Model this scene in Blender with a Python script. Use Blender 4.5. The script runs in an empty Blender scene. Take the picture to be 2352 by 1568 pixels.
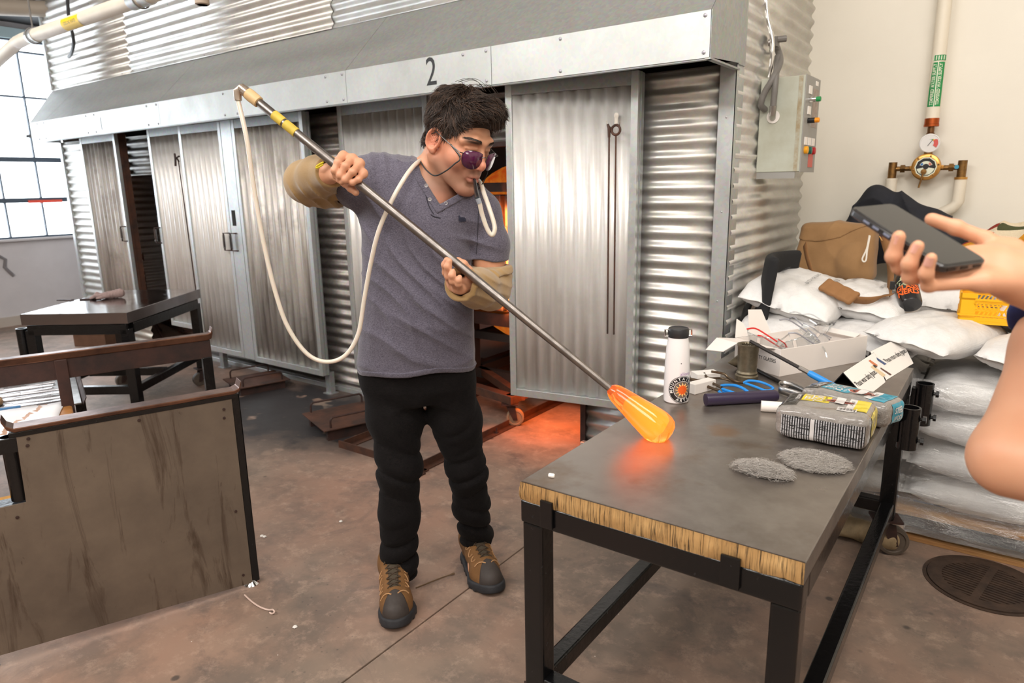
import bpy, bmesh, math, random
import numpy as np
from mathutils import Vector, Matrix, Euler
random.seed(7)
PI = math.pi
sc = bpy.context.scene
COL = sc.collection

# ---------------------------------------------------------------- camera, world, lights, exposure
cd = bpy.data.cameras.new('camera')
cam = bpy.data.objects.new('camera', cd); COL.objects.link(cam)
cd.sensor_width = 36; cd.lens = 24; cd.clip_start = .05
yaw, pit, rol = (math.radians(t) for t in (36.107, 12.8485, -1.0484))
cam.matrix_world = (Matrix.Translation((0, 0, 1.38)) @ Matrix.Rotation(yaw, 4, 'Z')
                    @ Matrix.Rotation(PI/2-pit, 4, 'X') @ Matrix.Rotation(rol, 4, 'Z'))
cd.dof.use_dof = True; cd.dof.focus_distance = 1.98; cd.dof.aperture_fstop = 4.5
sc.camera = cam
sc.view_settings.view_transform = 'Standard'; sc.view_settings.look = 'None'
sc.view_settings.gamma = 1; sc.view_settings.use_curve_mapping = False
sc.view_settings.exposure = 0.0
w = bpy.data.worlds.new('daylight'); sc.world = w; w.use_nodes = True
w.node_tree.nodes['Background'].inputs[0].default_value = (.86, .93, 1, 1)
w.node_tree.nodes['Background'].inputs[1].default_value = 7.0

def lamp(name, loc, aim, size, power, col):
    l = bpy.data.lights.new(name, 'AREA'); l.shape = 'RECTANGLE'; l.size, l.size_y = size
    l.energy = power; l.color = col
    o = bpy.data.objects.new(name, l); COL.objects.link(o); o.location = loc
    o.rotation_euler = (Vector(aim)-Vector(loc)).to_track_quat('-Z', 'Y').to_euler()
    return o
lamp('ceiling_lamp', (-2.6, -1.2, 4.0), (-2.4, 1.6, .6), (3.2, 1.2), 165, (1, .965, .92))
lamp('ceiling_lamp', (.6, .9, 4.05), (.2, 2.2, .8), (2.4, 1.0), 82, (1, .955, .90))
lamp('ceiling_lamp', (-5.2, .6, 4.05), (-5.0, 1.6, 0), (2.4, 1.0), 55, (1, .96, .92))
lamp('ceiling_lamp', (1.2, -2.2, 3.6), (-.8, 2.6, 1.0), (2.6, 1.4), 105, (1, .96, .91))

# ---------------------------------------------------------------- helpers
class MB:
    """collects shapes; build() links them as one mesh object"""
    def __init__(s): s.v = []; s.f = []; s.M = None
    def add(s, vs, fs):
        o = len(s.v)
        if s.M is not None: vs = [s.M @ Vector(v) for v in vs]
        s.v += [tuple(v) for v in vs]; s.f += [tuple(i+o for i in f) for f in fs]; return s
    def bb(s, p, q):
        (a, b, c), (d, e, f) = p, q
        return s.add([(a,b,c),(d,b,c),(d,e,c),(a,e,c),(a,b,f),(d,b,f),(d,e,f),(a,e,f)],
                     [(3,2,1,0),(4,5,6,7),(0,1,5,4),(1,2,6,5),(2,3,7,6),(3,0,4,7)])
    def box(s, c, d, R=None):
        h = Vector(d)/2; vs = []
        for z in (-1,1):
            for x, y in ((-1,-1),(1,-1),(1,1),(-1,1)):
                v = Vector((x*h.x, y*h.y, z*h.z))
                if R is not None: v = R @ v
                vs.append(v+Vector(c))
        return s.add(vs, [(3,2,1,0),(4,5,6,7),(0,1,5,4),(1,2,6,5),(2,3,7,6),(3,0,4,7)])
    def beam(s, a, b, wd, ht, up=(0,0,1)):
        a, b = Vector(a), Vector(b); d = (b-a).normalized(); r = d.cross(Vector(up)).normalized(); u = r.cross(d)
        vs = [p+r*x*wd/2+u*z*ht/2 for p in (a,b) for x, z in ((-1,-1),(1,-1),(1,1),(-1,1))]
        return s.add(vs, [(0,1,2,3),(7,6,5,4),(4,5,1,0),(5,6,2,1),(6,7,3,2),(7,4,0,3)])
    def tube(s, pts, r, n=8, cap=True):
        P = [Vector(p) for p in pts]; m = len(P); R = r if isinstance(r, (list, tuple)) else [r]*m
        T = [(P[min(i+1,m-1)]-P[max(i-1,0)]).normalized() for i in range(m)]
        ref = Vector((0,0,1)) if abs(T[0].z) < .9 else Vector((1,0,0))
        x = T[0].cross(ref).normalized(); vs = []
        for i in range(m):
            x = (x-T[i]*x.dot(T[i])).normalized(); y = T[i].cross(x)
            vs += [P[i]+(x*math.cos(2*PI*k/n)+y*math.sin(2*PI*k/n))*R[i] for k in range(n)]
        fs = [(i*n+k, i*n+(k+1)%n, (i+1)*n+(k+1)%n, (i+1)*n+k) for i in range(m-1) for k in range(n)]
        if cap: fs += [tuple(range(n-1,-1,-1)), tuple((m-1)*n+k for k in range(n))]
        return s.add(vs, fs)
    def lathe(s, prof, n=24, a=None, b=None, c=(0,0,0)):
        """prof [(r,z)] about z, or about the axis a->b when given (z is then the distance from a)"""
        if a is not None:
            a = Vector(a); d = (Vector(b)-a).normalized(); q = d.to_track_quat('Z','Y').to_matrix()
        else: a = Vector(c); q = Matrix.Identity(3)
        vs = [a+q@Vector((r*math.cos(2*PI*k/n), r*math.sin(2*PI*k/n), z)) for r, z in prof for k in range(n)]
        m = len(prof); fs = [(i*n+k, i*n+(k+1)%n, (i+1)*n+(k+1)%n, (i+1)*n+k) for i in range(m-1) for k in range(n)]
        if prof[0][0] > 1e-4: fs.append(tuple(range(n-1,-1,-1)))
        if prof[-1][0] > 1e-4: fs.append(tuple((m-1)*n+k for k in range(n)))
        return s.add(vs, fs)
    def prism(s, poly, h, M=None):
        """2-D polygon (x,y) extruded by h along z, placed by the matrix M"""
        n = len(poly); M = M or Matrix.Identity(4)
        vs = [M@Vector((x,y,0)) for x, y in poly]+[M@Vector((x,y,h)) for x, y in poly]
        return s.add(vs, [tuple(range(n-1,-1,-1)), tuple(range(n,2*n))]+[(i,(i+1)%n,n+(i+1)%n,n+i) for i in range(n)])
    def grid(s, fn, nu, nv, wrap=False):
        vs = [fn(i/nu, j/nv) for j in range(nv+1) for i in range(nu if wrap else nu+1)]; m = nu if wrap else nu+1
        return s.add(vs, [(j*m+i, j*m+(i+1)%m, (j+1)*m+(i+1)%m, (j+1)*m+i) for j in range(nv) for i in range(nu)])
    def build(s, name, mat, parent=None, smooth=35, bevel=0, solid=0, seg=2):
        me = bpy.data.meshes.new(name); me.from_pydata(s.v, [], s.f); me.validate()
        return link(name, me, mat, parent, smooth, bevel, solid, seg)

def link(name, me, mat, parent=None, smooth=35, bevel=0, solid=0, seg=2):
    if smooth:
        me.polygons.foreach_set('use_smooth', [True]*len(me.polygons))
        if smooth < 180: me.set_sharp_from_angle(angle=math.radians(smooth))
    if mat: me.materials.append(mat)
    o = bpy.data.objects.new(name, me); COL.objects.link(o)
    if parent: o.parent = parent
    if solid:
        m = o.modifiers.new('thick', 'SOLIDIFY'); m.thickness = solid; m.offset = 0
    if bevel:
        m = o.modifiers.new('edge', 'BEVEL'); m.width = bevel; m.segments = seg; m.limit_method = 'ANGLE'; m.angle_limit = .6
    return o
def thing(name, label, cat, loc=(0,0,0), rz=0, group=None):
    o = bpy.data.objects.new(name, None); COL.objects.link(o); o.location = loc; o.rotation_euler = (0,0,rz); o.empty_display_size = .05
    return tag(o, label, cat, group)
def tag(o, label, cat, group=None):
    o['label'] = label; o['category'] = cat
    if group: o['group'] = group
    return o
def struct(o): o['kind'] = 'structure'; return o
def dup(root, loc, rz=None, label=None):
    def rec(o, par):
        c = o.copy(); COL.objects.link(c)
        if par: c.parent = par
        for ch in list(o.children): rec(ch, c)
        return c
    r = rec(root, None); r.location = loc
    if rz is not None: r.rotation_euler = (0,0,rz)
    if label: r['label'] = label
    return r
def spline(pts, n=8):
    """Catmull-Rom through pts"""
    P = [Vector(p) for p in pts]; P = [P[0]*2-P[1]]+P+[P[-1]*2-P[-2]]; out = []
    for i in range(1, len(P)-2):
        a, b, c, d = P[i-1:i+3]
        for k in range(n):
            t = k/n; out.append(.5*((2*b)+(c-a)*t+(2*a-5*b+4*c-d)*t*t+(3*b-a-3*c+d)*t**3))
    return out+[P[-2]]

def srgb(r, g, b): return tuple(((c/255)/12.92 if c/255 <= .04045 else ((c/255+.055)/1.055)**2.4) for c in (r, g, b))
class NT:
    """small node-tree writer"""
    def __init__(s, m): m.use_nodes = True; s.t = m.node_tree; s.n = s.t.nodes; s.bs = s.n['Principled BSDF']; s._c = None
    def co(s):
        if not s._c: s._c = s.n.new('ShaderNodeTexCoord').outputs['Object']
        return s._c
    def put(s, sock, v):
        if hasattr(v, 'is_output') or isinstance(v, bpy.types.NodeSocket): s.t.links.new(v, sock)
        elif isinstance(v, (tuple, list)): sock.default_value = tuple(v)+((1,) if len(v) == 3 and len(sock.default_value) == 4 else ())
        else: sock.default_value = v
    def map(s, scale=(1,1,1), rot=(0,0,0), loc=(0,0,0)):
        m = s.n.new('ShaderNodeMapping'); s.put(m.inputs[0], s.co()); m.inputs[1].default_value = loc; m.inputs[2].default_value = rot; m.inputs[3].default_value = scale; return m.outputs[0]
    def noise(s, scale, detail=4, rough=.55, vec=None, dist=0):
        m = s.n.new('ShaderNodeTexNoise'); s.put(m.inputs['Vector'], vec or s.co()); m.inputs['Scale'].default_value = scale
        m.inputs['Detail'].default_value = detail; m.inputs['Roughness'].default_value = rough; m.inputs['Distortion'].default_value = dist; return m.outputs[0]
    def voro(s, scale, vec=None, feat='F1', out='Distance'):
        m = s.n.new('ShaderNodeTexVoronoi'); m.feature = feat; s.put(m.inputs['Vector'], vec or s.co()); m.inputs['Scale'].default_value = scale; return m.outputs[out]
    def wave(s, scale, vec=None, dist=0, dirn='X', dscale=1):
        m = s.n.new('ShaderNodeTexWave'); m.bands_direction = dirn; s.put(m.inputs['Vector'], vec or s.co()); m.inputs['Scale'].default_value = scale; m.inputs['Distortion'].default_value = dist; m.inputs['Detail Scale'].default_value = dscale; return m.outputs['Fac']
    def ramp(s, fac, stops):
        m = s.n.new('ShaderNodeValToRGB'); s.put(m.inputs[0], fac); e = m.color_ramp.elements
        while len(e) < len(stops): e.new(.5)
        for k, (p, c) in enumerate(stops):
            e[k].position = p; e[k].color = (c, c, c, 1) if isinstance(c, (int, float)) else tuple(c)+(1,)
        return m.outputs[0]
    def mix(s, fac, a, b, mode='MIX'):
        m = s.n.new('ShaderNodeMix'); m.data_type = 'RGBA'; m.blend_type = mode; s.put(m.inputs[0], fac); s.put(m.inputs[6], a); s.put(m.inputs[7], b); return m.outputs[2]
    def math(s, op, a, b=0.0, c=None):
        m = s.n.new('ShaderNodeMath'); m.operation = op; s.put(m.inputs[0], a); s.put(m.inputs[1], b)
        if c is not None: s.put(m.inputs[2], c)
        return m.outputs[0]
    def xyz(s):
        m = s.n.new('ShaderNodeSeparateXYZ'); s.put(m.inputs[0], s.co()); return m.outputs
    def attr(s, name):
        m = s.n.new('ShaderNodeAttribute'); m.attribute_name = name; return m.outputs['Color']
    def bump(s, h, strength=.3, dist=.01):
        m = s.n.new('ShaderNodeBump'); s.put(m.inputs['Height'], h); m.inputs['Strength'].default_value = strength; m.inputs['Distance'].default_value = dist
        s.t.links.new(m.outputs[0], s.bs.inputs['Normal'])
    def set(s, **k):
        for a, v in k.items(): s.put(s.bs.inputs[a.replace('_', ' ')], v)
def mat(name, col, rough=.5, metal=0, var=0, vscale=6, bump=0, bscale=60, col2=None, vsc=(1,1,1), emit=None, alpha=None, trans=0, spec=None, sheen=0, coat=0, lo=.35, hi=.68):
    """principled with optional two-tone noise variation and fine relief"""
    m = bpy.data.materials.new(name); t = NT(m); t.set(Base_Color=col, Roughness=rough, Metallic=metal)
    if var or col2:
        c2 = col2 or tuple(c*(1-var) for c in col)
        f = t.ramp(t.noise(vscale, 6, .6, t.map(vsc)), [(lo, 0), (hi, 1)])
        t.set(Base_Color=t.mix(f, col, c2))
        t.set(Roughness=t.math('MULTIPLY_ADD', f, .12, rough-.05))
    if bump: t.bump(t.noise(bscale, 5, .6, t.map(vsc)), bump, .004)
    if emit: t.set(Emission_Color=emit[0], Emission_Strength=emit[1])
    if trans: t.set(Transmission_Weight=trans)
    if spec is not None: t.bs.inputs['Specular IOR Level'].default_value = spec
    if sheen: t.bs.inputs['Sheen Weight'].default_value = sheen
    if coat: t.bs.inputs['Coat Weight'].default_value = coat; t.bs.inputs['Coat Roughness'].default_value = .08
    if alpha is not None: t.set(Alpha=alpha)
    return m

def text(name, body, size, M, mat, parent, depth=.0006, align='CENTER', wrap=None, sx=1, bold=0):
    """flat lettering as a thin mesh; wrap=(radius) bends it round a vertical cylinder"""
    c = bpy.data.curves.new(name, 'FONT'); c.body = body; c.size = size; c.align_x = align; c.align_y = 'CENTER'; c.extrude = depth; c.offset = bold; c.resolution_u = 3
    o = bpy.data.objects.new(name, c); COL.objects.link(o); bpy.context.view_layer.update()
    me = bpy.data.meshes.new_from_object(o.evaluated_get(bpy.context.evaluated_depsgraph_get()))
    bpy.data.objects.remove(o); bpy.data.curves.remove(c)
    for v in me.vertices:
        x, y, z = v.co; x *= sx
        if wrap: v.co = M @ Vector((math.sin(x/wrap)*(wrap+z), y, math.cos(x/wrap)*(wrap+z)-wrap))
        else: v.co = M @ Vector((x, y, z))
    return link(name, me, mat, parent, smooth=0)
def frame(o, x, y):
    """matrix with origin o, local x along x, y as near as possible to y"""
    x = Vector(x).normalized(); z = x.cross(Vector(y)).normalized(); y = z.cross(x)
    return Matrix(((x.x,y.x,z.x,o[0]),(x.y,y.y,z.y,o[1]),(x.z,y.z,z.z,o[2]),(0,0,0,1)))

# ---------------------------------------------------------------- signed-distance modelling (bodies, cloth, soft goods)
def smin(a, b, k):
    h = np.clip(.5+.5*(b-a)/k, 0, 1); return b+(a-b)*h-k*h*(1-h)
def smax(a, b, k): return -smin(-a, -b, k)
def s_ell(P, c, r, R=None):
    q = P-np.array(c, np.float32)
    if R is not None: q = q@np.array(R, np.float32)
    r = np.array(r, np.float32); k = np.linalg.norm(q/r, axis=1); return (k-1)*k/np.maximum(np.linalg.norm(q/(r*r), axis=1), 1e-6)
def s_cap(P, a, b, ra, rb=None):
    a = np.array(a, np.float32); b = np.array(b, np.float32); rb = ra if rb is None else rb
    d = b-a; h = np.clip((P-a)@d/max(float(d@d), 1e-9), 0, 1); return np.linalg.norm(P-a-h[:,None]*d, axis=1)-(ra+(rb-ra)*h)
def s_chain(P, pts, rs, k=.01):
    d = None
    for i in range(len(pts)-1):
        e = s_cap(P, pts[i], pts[i+1], rs[i], rs[i+1]); d = e if d is None else smin(d, e, k)
    return d
def s_box(P, c, h, rd=.01, R=None):
    q = P-np.array(c, np.float32)
    if R is not None: q = q@np.array(R, np.float32)
    q = np.abs(q)-(np.array(h, np.float32)-rd); return np.linalg.norm(np.maximum(q, 0), axis=1)+np.minimum(q.max(1), 0)-rd
def s_loft(P, rings, p=2.3):
    """stack of super-ellipses along z: (z, cx, cy, rx, ry), closed by flat ends"""
    A = np.array(rings, np.float32); z = P[:,2]; I = [np.interp(z, A[:,0], A[:,k]) for k in (1,2,3,4)]
    u = np.abs(P[:,0]-I[0])/I[2]; v = np.abs(P[:,1]-I[1])/I[3]
    d = ((u**p+v**p)**(1/p)-1)*np.minimum(I[2], I[3]); return np.maximum(d, np.maximum(A[0,0]-z, z-A[-1,0]))
_rg = np.random.default_rng(3)
def snoise(P, freq, seed=0, n=6):
    g = np.random.default_rng(seed); o = 0
    for _ in range(n):
        k = g.normal(size=3); k = k/np.linalg.norm(k)*freq*g.uniform(.6, 1.5); o = o+np.sin(P@k.astype(np.float32)+g.uniform(0, 6.28))
    return o/n
def sdf_mesh(fn, lo, hi, step, smooth=1, name='m'):
    """naive surface nets on a narrow band"""
    lo = np.array(lo, np.float32); hi = np.array(hi, np.float32); c = 4
    n = (np.ceil((hi-lo)/(step*c)).astype(int))*c+1; nc = (n-1)//c+1
    g = [lo[i]+np.arange(nc[i])*step*c for i in range(3)]
    Pc = np.stack(np.meshgrid(*g, indexing='ij'), -1).reshape(-1, 3).astype(np.float32)
    dc = fn(Pc).reshape(nc); near = np.abs(dc) < step*c*2.2
    ia = [np.minimum((np.arange(n[i])+c//2)//c, nc[i]-1) for i in range(3)]
    ix = np.ix_(*ia); vol = dc[ix].astype(np.float32); idx = np.argwhere(near[ix])
    P = (lo+idx*step).astype(np.float32); out = np.empty(len(P), np.float32)
    for k in range(0, len(P), 400000): out[k:k+400000] = fn(P[k:k+400000])
    vol[idx[:,0], idx[:,1], idx[:,2]] = out
    for ax in range(3):                                    # close whatever reaches the border
        s = [slice(None)]*3
        for e in (0, -1): s[ax] = e; vol[tuple(s)] = np.maximum(vol[tuple(s)], step*.5)
    S = vol < 0; m = np.zeros(tuple(n-1), np.int8)
    cor = [(i,j,k) for i in (0,1) for j in (0,1) for k in (0,1)]
    for i,j,k in cor: m += S[i:n[0]-1+i, j:n[1]-1+j, k:n[2]-1+k]
    cell = np.argwhere((m > 0) & (m < 8)); vid = np.full(tuple(n-1), -1, np.int64); vid[cell[:,0],cell[:,1],cell[:,2]] = np.arange(len(cell))
    val = {q: vol[cell[:,0]+q[0], cell[:,1]+q[1], cell[:,2]+q[2]] for q in cor}
    acc = np.zeros((len(cell), 3)); cnt = np.zeros(len(cell))
    for q in cor:
        for ax in range(3):
            if q[ax] == 0:
                r = list(q); r[ax] = 1; r = tuple(r); a, b = val[q], val[r]; e = (a < 0) != (b < 0)
                t = np.where(e, a/np.where(a == b, 1, a-b), 0); p = np.array(q, float)[None].repeat(len(cell), 0); p[:,ax] = t
                acc[e] += p[e]; cnt[e] += 1
    V = lo+(cell+acc/cnt[:,None])*step; F = []
    for ax in range(3):
        b, d = [(1,2),(2,0),(0,1)][ax]; s0 = [slice(None)]*3; s1 = [slice(None)]*3; s0[ax] = slice(0, -1); s1[ax] = slice(1, None)
        ed = np.argwhere(S[tuple(s0)] != S[tuple(s1)]); ed = ed[(ed[:,b] > 0) & (ed[:,d] > 0) & (ed[:,b] < n[b]-1) & (ed[:,d] < n[d]-1)]
        if not len(ed): continue
        def at(ob, od):
            q = ed.copy(); q[:,b] -= ob; q[:,d] -= od; return vid[q[:,0],q[:,1],q[:,2]]
        Q = np.stack([at(1,1), at(0,1), at(0,0), at(1,0)], 1); flip = ~S[ed[:,0],ed[:,1],ed[:,2]]; Q[flip] = Q[flip][:,::-1]; F.append(Q)
    F = np.concatenate(F); F = F[(F >= 0).all(1)]
    for _ in range(smooth):
        A = np.zeros_like(V); N = np.zeros(len(V))
        for k in range(4):
            i, j = F[:,k], F[:,(k+1)%4]
            for x, y in ((i,j),(j,i)):
                for a in range(3): A[:,a] += np.bincount(x, V[y,a], len(V))
                N += np.bincount(x, minlength=len(V))
        V = V*.4+.6*A/np.maximum(N,1)[:,None]
    return V, F
def np_mesh(name, V, F, col=None):
    me = bpy.data.meshes.new(name); me.vertices.add(len(V)); me.vertices.foreach_set('co', np.asarray(V, np.float32).ravel())
    k = F.shape[1]; me.loops.add(F.size); me.loops.foreach_set('vertex_index', F.ravel().astype(np.int32)); me.polygons.add(len(F))
    me.polygons.foreach_set('loop_start', np.arange(0, F.size, k, dtype=np.int32)); me.update(calc_edges=True); me.validate()
    if col is not None:
        a = me.color_attributes.new('tone', 'FLOAT_COLOR', 'POINT'); c = np.ones((len(V), 4), np.float32); c[:,:3] = col; a.data.foreach_set('color', c.ravel())
    return me
def sdf_obj(name, fn, lo, hi, step, mat, parent=None, smooth=1, colfn=None, M=None):
    V, F = sdf_mesh(fn, lo, hi, step, smooth)
    col = colfn(V) if colfn else None
    if M is not None: V = V@np.array(M.to_3x3()).T+np.array(M.translation)
    return link(name, np_mesh(name, V, F, col), mat, parent, smooth=180)
# ---------------------------------------------------------------- materials of the place
def m_floor():
    m = bpy.data.materials.new('concrete'); t = NT(m); co = t.co(); x, y, z = t.xyz()
    n1 = t.noise(1.3, 7, .62, dist=.4); n2 = t.noise(5, 7, .65); n3 = t.noise(26, 4, .6)
    base = t.mix(t.ramp(n1, [(.32,0),(.68,1)]), srgb(150,128,112), srgb(116,103,92))
    base = t.mix(t.ramp(t.noise(.8, 5, .6, t.map(loc=(4,2,0))), [(.42,0),(.62,.75)]), base, srgb(158,122,104))
    base = t.mix(t.math('MULTIPLY', t.ramp(n2, [(.46,0),(.62,1)]), .5), base, srgb(92,84,78))
    base = t.mix(t.math('MULTIPLY', t.ramp(t.noise(2.1, 8, .72, t.map(loc=(7,3,0)), 1.2), [(.54,0),(.66,1)]), .55), base, srgb(84,76,74))
    base = t.mix(t.math('MULTIPLY', t.ramp(t.noise(14, 6, .75), [(.52,0),(.70,1)]), .4), base, srgb(196,168,148))
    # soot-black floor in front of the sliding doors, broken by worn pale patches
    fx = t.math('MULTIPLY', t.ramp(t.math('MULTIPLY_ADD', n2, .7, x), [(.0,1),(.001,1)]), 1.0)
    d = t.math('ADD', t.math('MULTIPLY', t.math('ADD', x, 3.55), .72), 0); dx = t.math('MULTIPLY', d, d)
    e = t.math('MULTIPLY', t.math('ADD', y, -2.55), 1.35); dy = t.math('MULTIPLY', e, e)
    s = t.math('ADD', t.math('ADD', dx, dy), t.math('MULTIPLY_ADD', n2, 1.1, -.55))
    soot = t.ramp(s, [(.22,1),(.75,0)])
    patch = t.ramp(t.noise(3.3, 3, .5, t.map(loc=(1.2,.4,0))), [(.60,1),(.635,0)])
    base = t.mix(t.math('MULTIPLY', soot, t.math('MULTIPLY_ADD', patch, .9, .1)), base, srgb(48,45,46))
    # small dark drops and pale paint specks
    base = t.mix(t.ramp(t.voro(5.5), [(.05,.85),(.085,0)]), base, srgb(74,66,62))
    base = t.mix(t.math('MULTIPLY', t.ramp(t.voro(31), [(.06,.5),(.14,0)]), t.ramp(n1, [(.5,0),(.6,1)])), base, srgb(62,58,62))
    base = t.mix(t.ramp(t.voro(9, t.map(loc=(.3,.7,0))), [(.014,.8),(.022,0)]), base, srgb(215,205,195))
    t.set(Base_Color=base, Roughness=t.math('MULTIPLY_ADD', n2, .25, .42)); t.bump(t.math('ADD', n3, n2), .12, .004); return m
def m_galv(name, col=(.62,.64,.65), dirt=None, amt=.5, streak=(14,14,1.2), metal=.75, rough=.42):
    m = bpy.data.materials.new(name); t = NT(m)
    sp = t.voro(70, out='Color'); b = t.mix(.10, col, sp, 'OVERLAY')
    b = t.mix(t.math('MULTIPLY', t.ramp(t.noise(3, 6, .65), [(.4,0),(.7,1)]), .22), b, tuple(c*.72 for c in col))
    if dirt:
        f = t.math('MULTIPLY', t.ramp(t.noise(1, 6, .62, t.map(streak)), [(.38,0),(.66,1)]), amt)
        f2 = t.math('MULTIPLY', t.ramp(t.noise(2.6, 5, .6), [(.47,0),(.62,1)]), amt*.8)
        b = t.mix(t.math('MAXIMUM', f, f2), b, dirt)
    t.set(Base_Color=b, Roughness=t.math('MULTIPLY_ADD', t.noise(9, 5), .25, rough-.12), Metallic=metal); t.bump(t.noise(40, 3), .05, .002); return m
FLOOR = m_floor()
GALV = m_galv('galvanised_steel', (.60,.62,.62))
GALV_D = m_galv('dark_galvanised_steel', (.42,.44,.44), rough=.5)  # darker zinc tone; also paints in the shade on door side returns
SHEET = m_galv('corrugated_steel', (.72,.71,.68), srgb(150,138,124), .35, (3,3,10))
SHEET_DIRTY_SHADED = m_galv('dirty_shaded_corrugated_steel', (.40,.37,.35), srgb(66,56,50), .7, (2,2,8), rough=.5)  # darker sheet: dirt, and the shade behind the doors put into the colour
DOORS = m_galv('corrugated_door_steel', (.84,.83,.81), srgb(186,174,164), .38, (16,16,1.1), metal=.35, rough=.40)
DOORS_D = m_galv('scorched_door_steel', (.70,.67,.63), srgb(108,96,88), .75, (13,13,1.0), metal=.4, rough=.45)
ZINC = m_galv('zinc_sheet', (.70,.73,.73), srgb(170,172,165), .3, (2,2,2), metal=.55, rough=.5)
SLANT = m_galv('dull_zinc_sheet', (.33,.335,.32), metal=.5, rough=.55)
CREAM = mat('cream_paint', srgb(236,230,217), .6, var=.05, vscale=1.4, bump=.15, bscale=35)
LILAC = mat('old_white_paint', srgb(200,196,198), .7, var=.12, vscale=2, bump=.1)
BLACK = mat('black_paint', (.0045,.0045,.005), .24, var=-2.2, vscale=55, bump=.30, bscale=40, lo=.66, hi=.72)
DARK = mat('hollow_black', (.012,.011,.01), .85)  # near-black painting the darkness of hollows: hood underside, slots, drain pit
RUST = mat('rusty_steel', srgb(92,58,42), .62, .25, col2=srgb(58,42,36), vscale=9, bump=.25, bscale=70)
RUSTDARK = mat('dark_rusted_steel', srgb(70,46,40), .6, .3, col2=srgb(44,34,32), vscale=12, bump=.2)
STEEL = mat('brushed_steel', (.46,.44,.42), .32, 1, var=.25, vscale=18, bump=.04)
CHROME = mat('polished_steel', (.8,.8,.8), .12, 1)
BRASS = mat('brass', srgb(158,118,66), .38, .85, col2=srgb(96,72,46), vscale=22)
WHITEPVC = mat('white_pipe_jacket', srgb(232,222,204), .45, var=.06)
PINE = None

# ---------------------------------------------------------------- the setting
fl = struct(MB().bb((-8.65,-4.2,-.12),(2.6,4.3,-.02)).build('floor', mat('joint_filler', srgb(58,52,48), .9), smooth=0))
for a, b in ((-8.65,-1.409),(-1.403,2.6)):
    MB().bb((a,-4.2,-.02),(b,4.3,0)).build('slab', FLOOR, fl, smooth=0, bevel=.002)
struct(MB().bb((-1.1,4.27,0),(2.6,4.42,4.2)).build('wall_back', CREAM, smooth=0))
struct(MB().bb((-8.65,4.27,0),(-1.1,4.42,4.2)).build('wall_rear', LILAC, smooth=0))
struct(MB().bb((2.6,-4.2,0),(2.75,4.42,4.2)).build('wall_right', CREAM, smooth=0))
struct(MB().bb((-8.85,-4.35,0),(2.75,-4.2,4.2)).build('wall_front', CREAM, smooth=0))
struct(MB().bb((-8.85,-4.35,4.2),(2.75,4.42,4.35)).build('ceiling', mat('ceiling_paint', srgb(205,200,192), .8), smooth=0))
wl = MB().bb((-8.85,-4.2,0),(-8.65,4.3,.915)).bb((-8.85,-4.2,3.06),(-8.65,4.3,4.2)).bb((-8.85,-4.2,.915),(-8.65,-.3,3.06)).bb((-8.85,4.21,.915),(-8.65,4.3,3.06))
struct(wl.build('wall_left', LILAC, smooth=0))
struct(MB().bb((-8.7,-.3,.895),(-8.6,4.21,.92)).build('trim_1', LILAC, smooth=0, bevel=.004))
struct(MB().bb((-8.65,-4.2,3.12),(-8.2,4.26,3.55)).build('beam', mat('dark_beam_paint', (.03,.03,.032), .7), smooth=0))
struct(MB().bb((-8.68,-.3,2.955),(-8.6,4.21,3.06)).build('trim_2', mat('pale_blue_paint', srgb(176,198,204), .6), smooth=0))
struct(MB().bb((-8.65,-4.2,0),(-8.62,3.0,.10)).build('baseboard_left', mat('scuffed_base', srgb(176,166,156), .8), smooth=0))
# soot marks of old hand lettering on the low window wall
mk = MB()
for pts in (((.02,.78),(.07,.74),(.05,.66),(.09,.60),(.12,.56)),((.02,.78),(-.03,.73),(-.01,.66),(-.06,.60))):
    mk.tube([(-8.648,2.66+a,b-.03) for a,b in pts], .018, 6)
mk.build('smudge', mat('soot_smudge', srgb(120,116,118), .9), bpy.data.objects['wall_left'])
# window: steel frame, mullions, panes
FRAME = mat('window_frame_paint', srgb(66,78,92), .5)
wf = MB(); zs = [.925, 1.32, 1.745, 2.385, 2.84, 2.955]; ys = [-.3+.3469*k for k in range(14)]
for z, h in zip(zs, (.03,.05,.05,.018,.018,.03)): wf.bb((-8.70,-.3,z-h/2),(-8.64,4.21,z+h/2))
win = struct(wf.build('window_1', FRAME, smooth=0))
mu = MB()
for k, y in enumerate(ys): mu.bb((-8.69,y-.007,.925),(-8.65,y+.007,2.955))
mu.build('mullion', FRAME, win, smooth=0)
gl = bpy.data.materials.new('window_glass'); t = NT(gl); tr = t.n.new('ShaderNodeBsdfTransparent'); gg = t.n.new('ShaderNodeBsdfGlossy'); gg.inputs['Roughness'].default_value = .02
mx = t.n.new('ShaderNodeMixShader'); mx.inputs[0].default_value = .06
t.t.links.new(tr.outputs[0], mx.inputs[1]); t.t.links.new(gg.outputs[0], mx.inputs[2]); t.t.links.new(mx.outputs[0], t.n['Material Output'].inputs[0])
for i in range(5):
    me = None
    for k in range(13):
        if me is None:
            p = MB().bb((-8.672,.008,zs[i]+.01),(-8.668,.339,zs[i+1]-.01)).build('pane', gl, win, smooth=0); me = p
        else: p = me.copy(); COL.objects.link(p)
        p.location.y = ys[k]
MB().bb((-8.638,3.03,1.29),(-8.630,3.36,1.32)).build('red_strip', mat('red_paint', srgb(232,84,62), .5), win, smooth=0)
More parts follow.
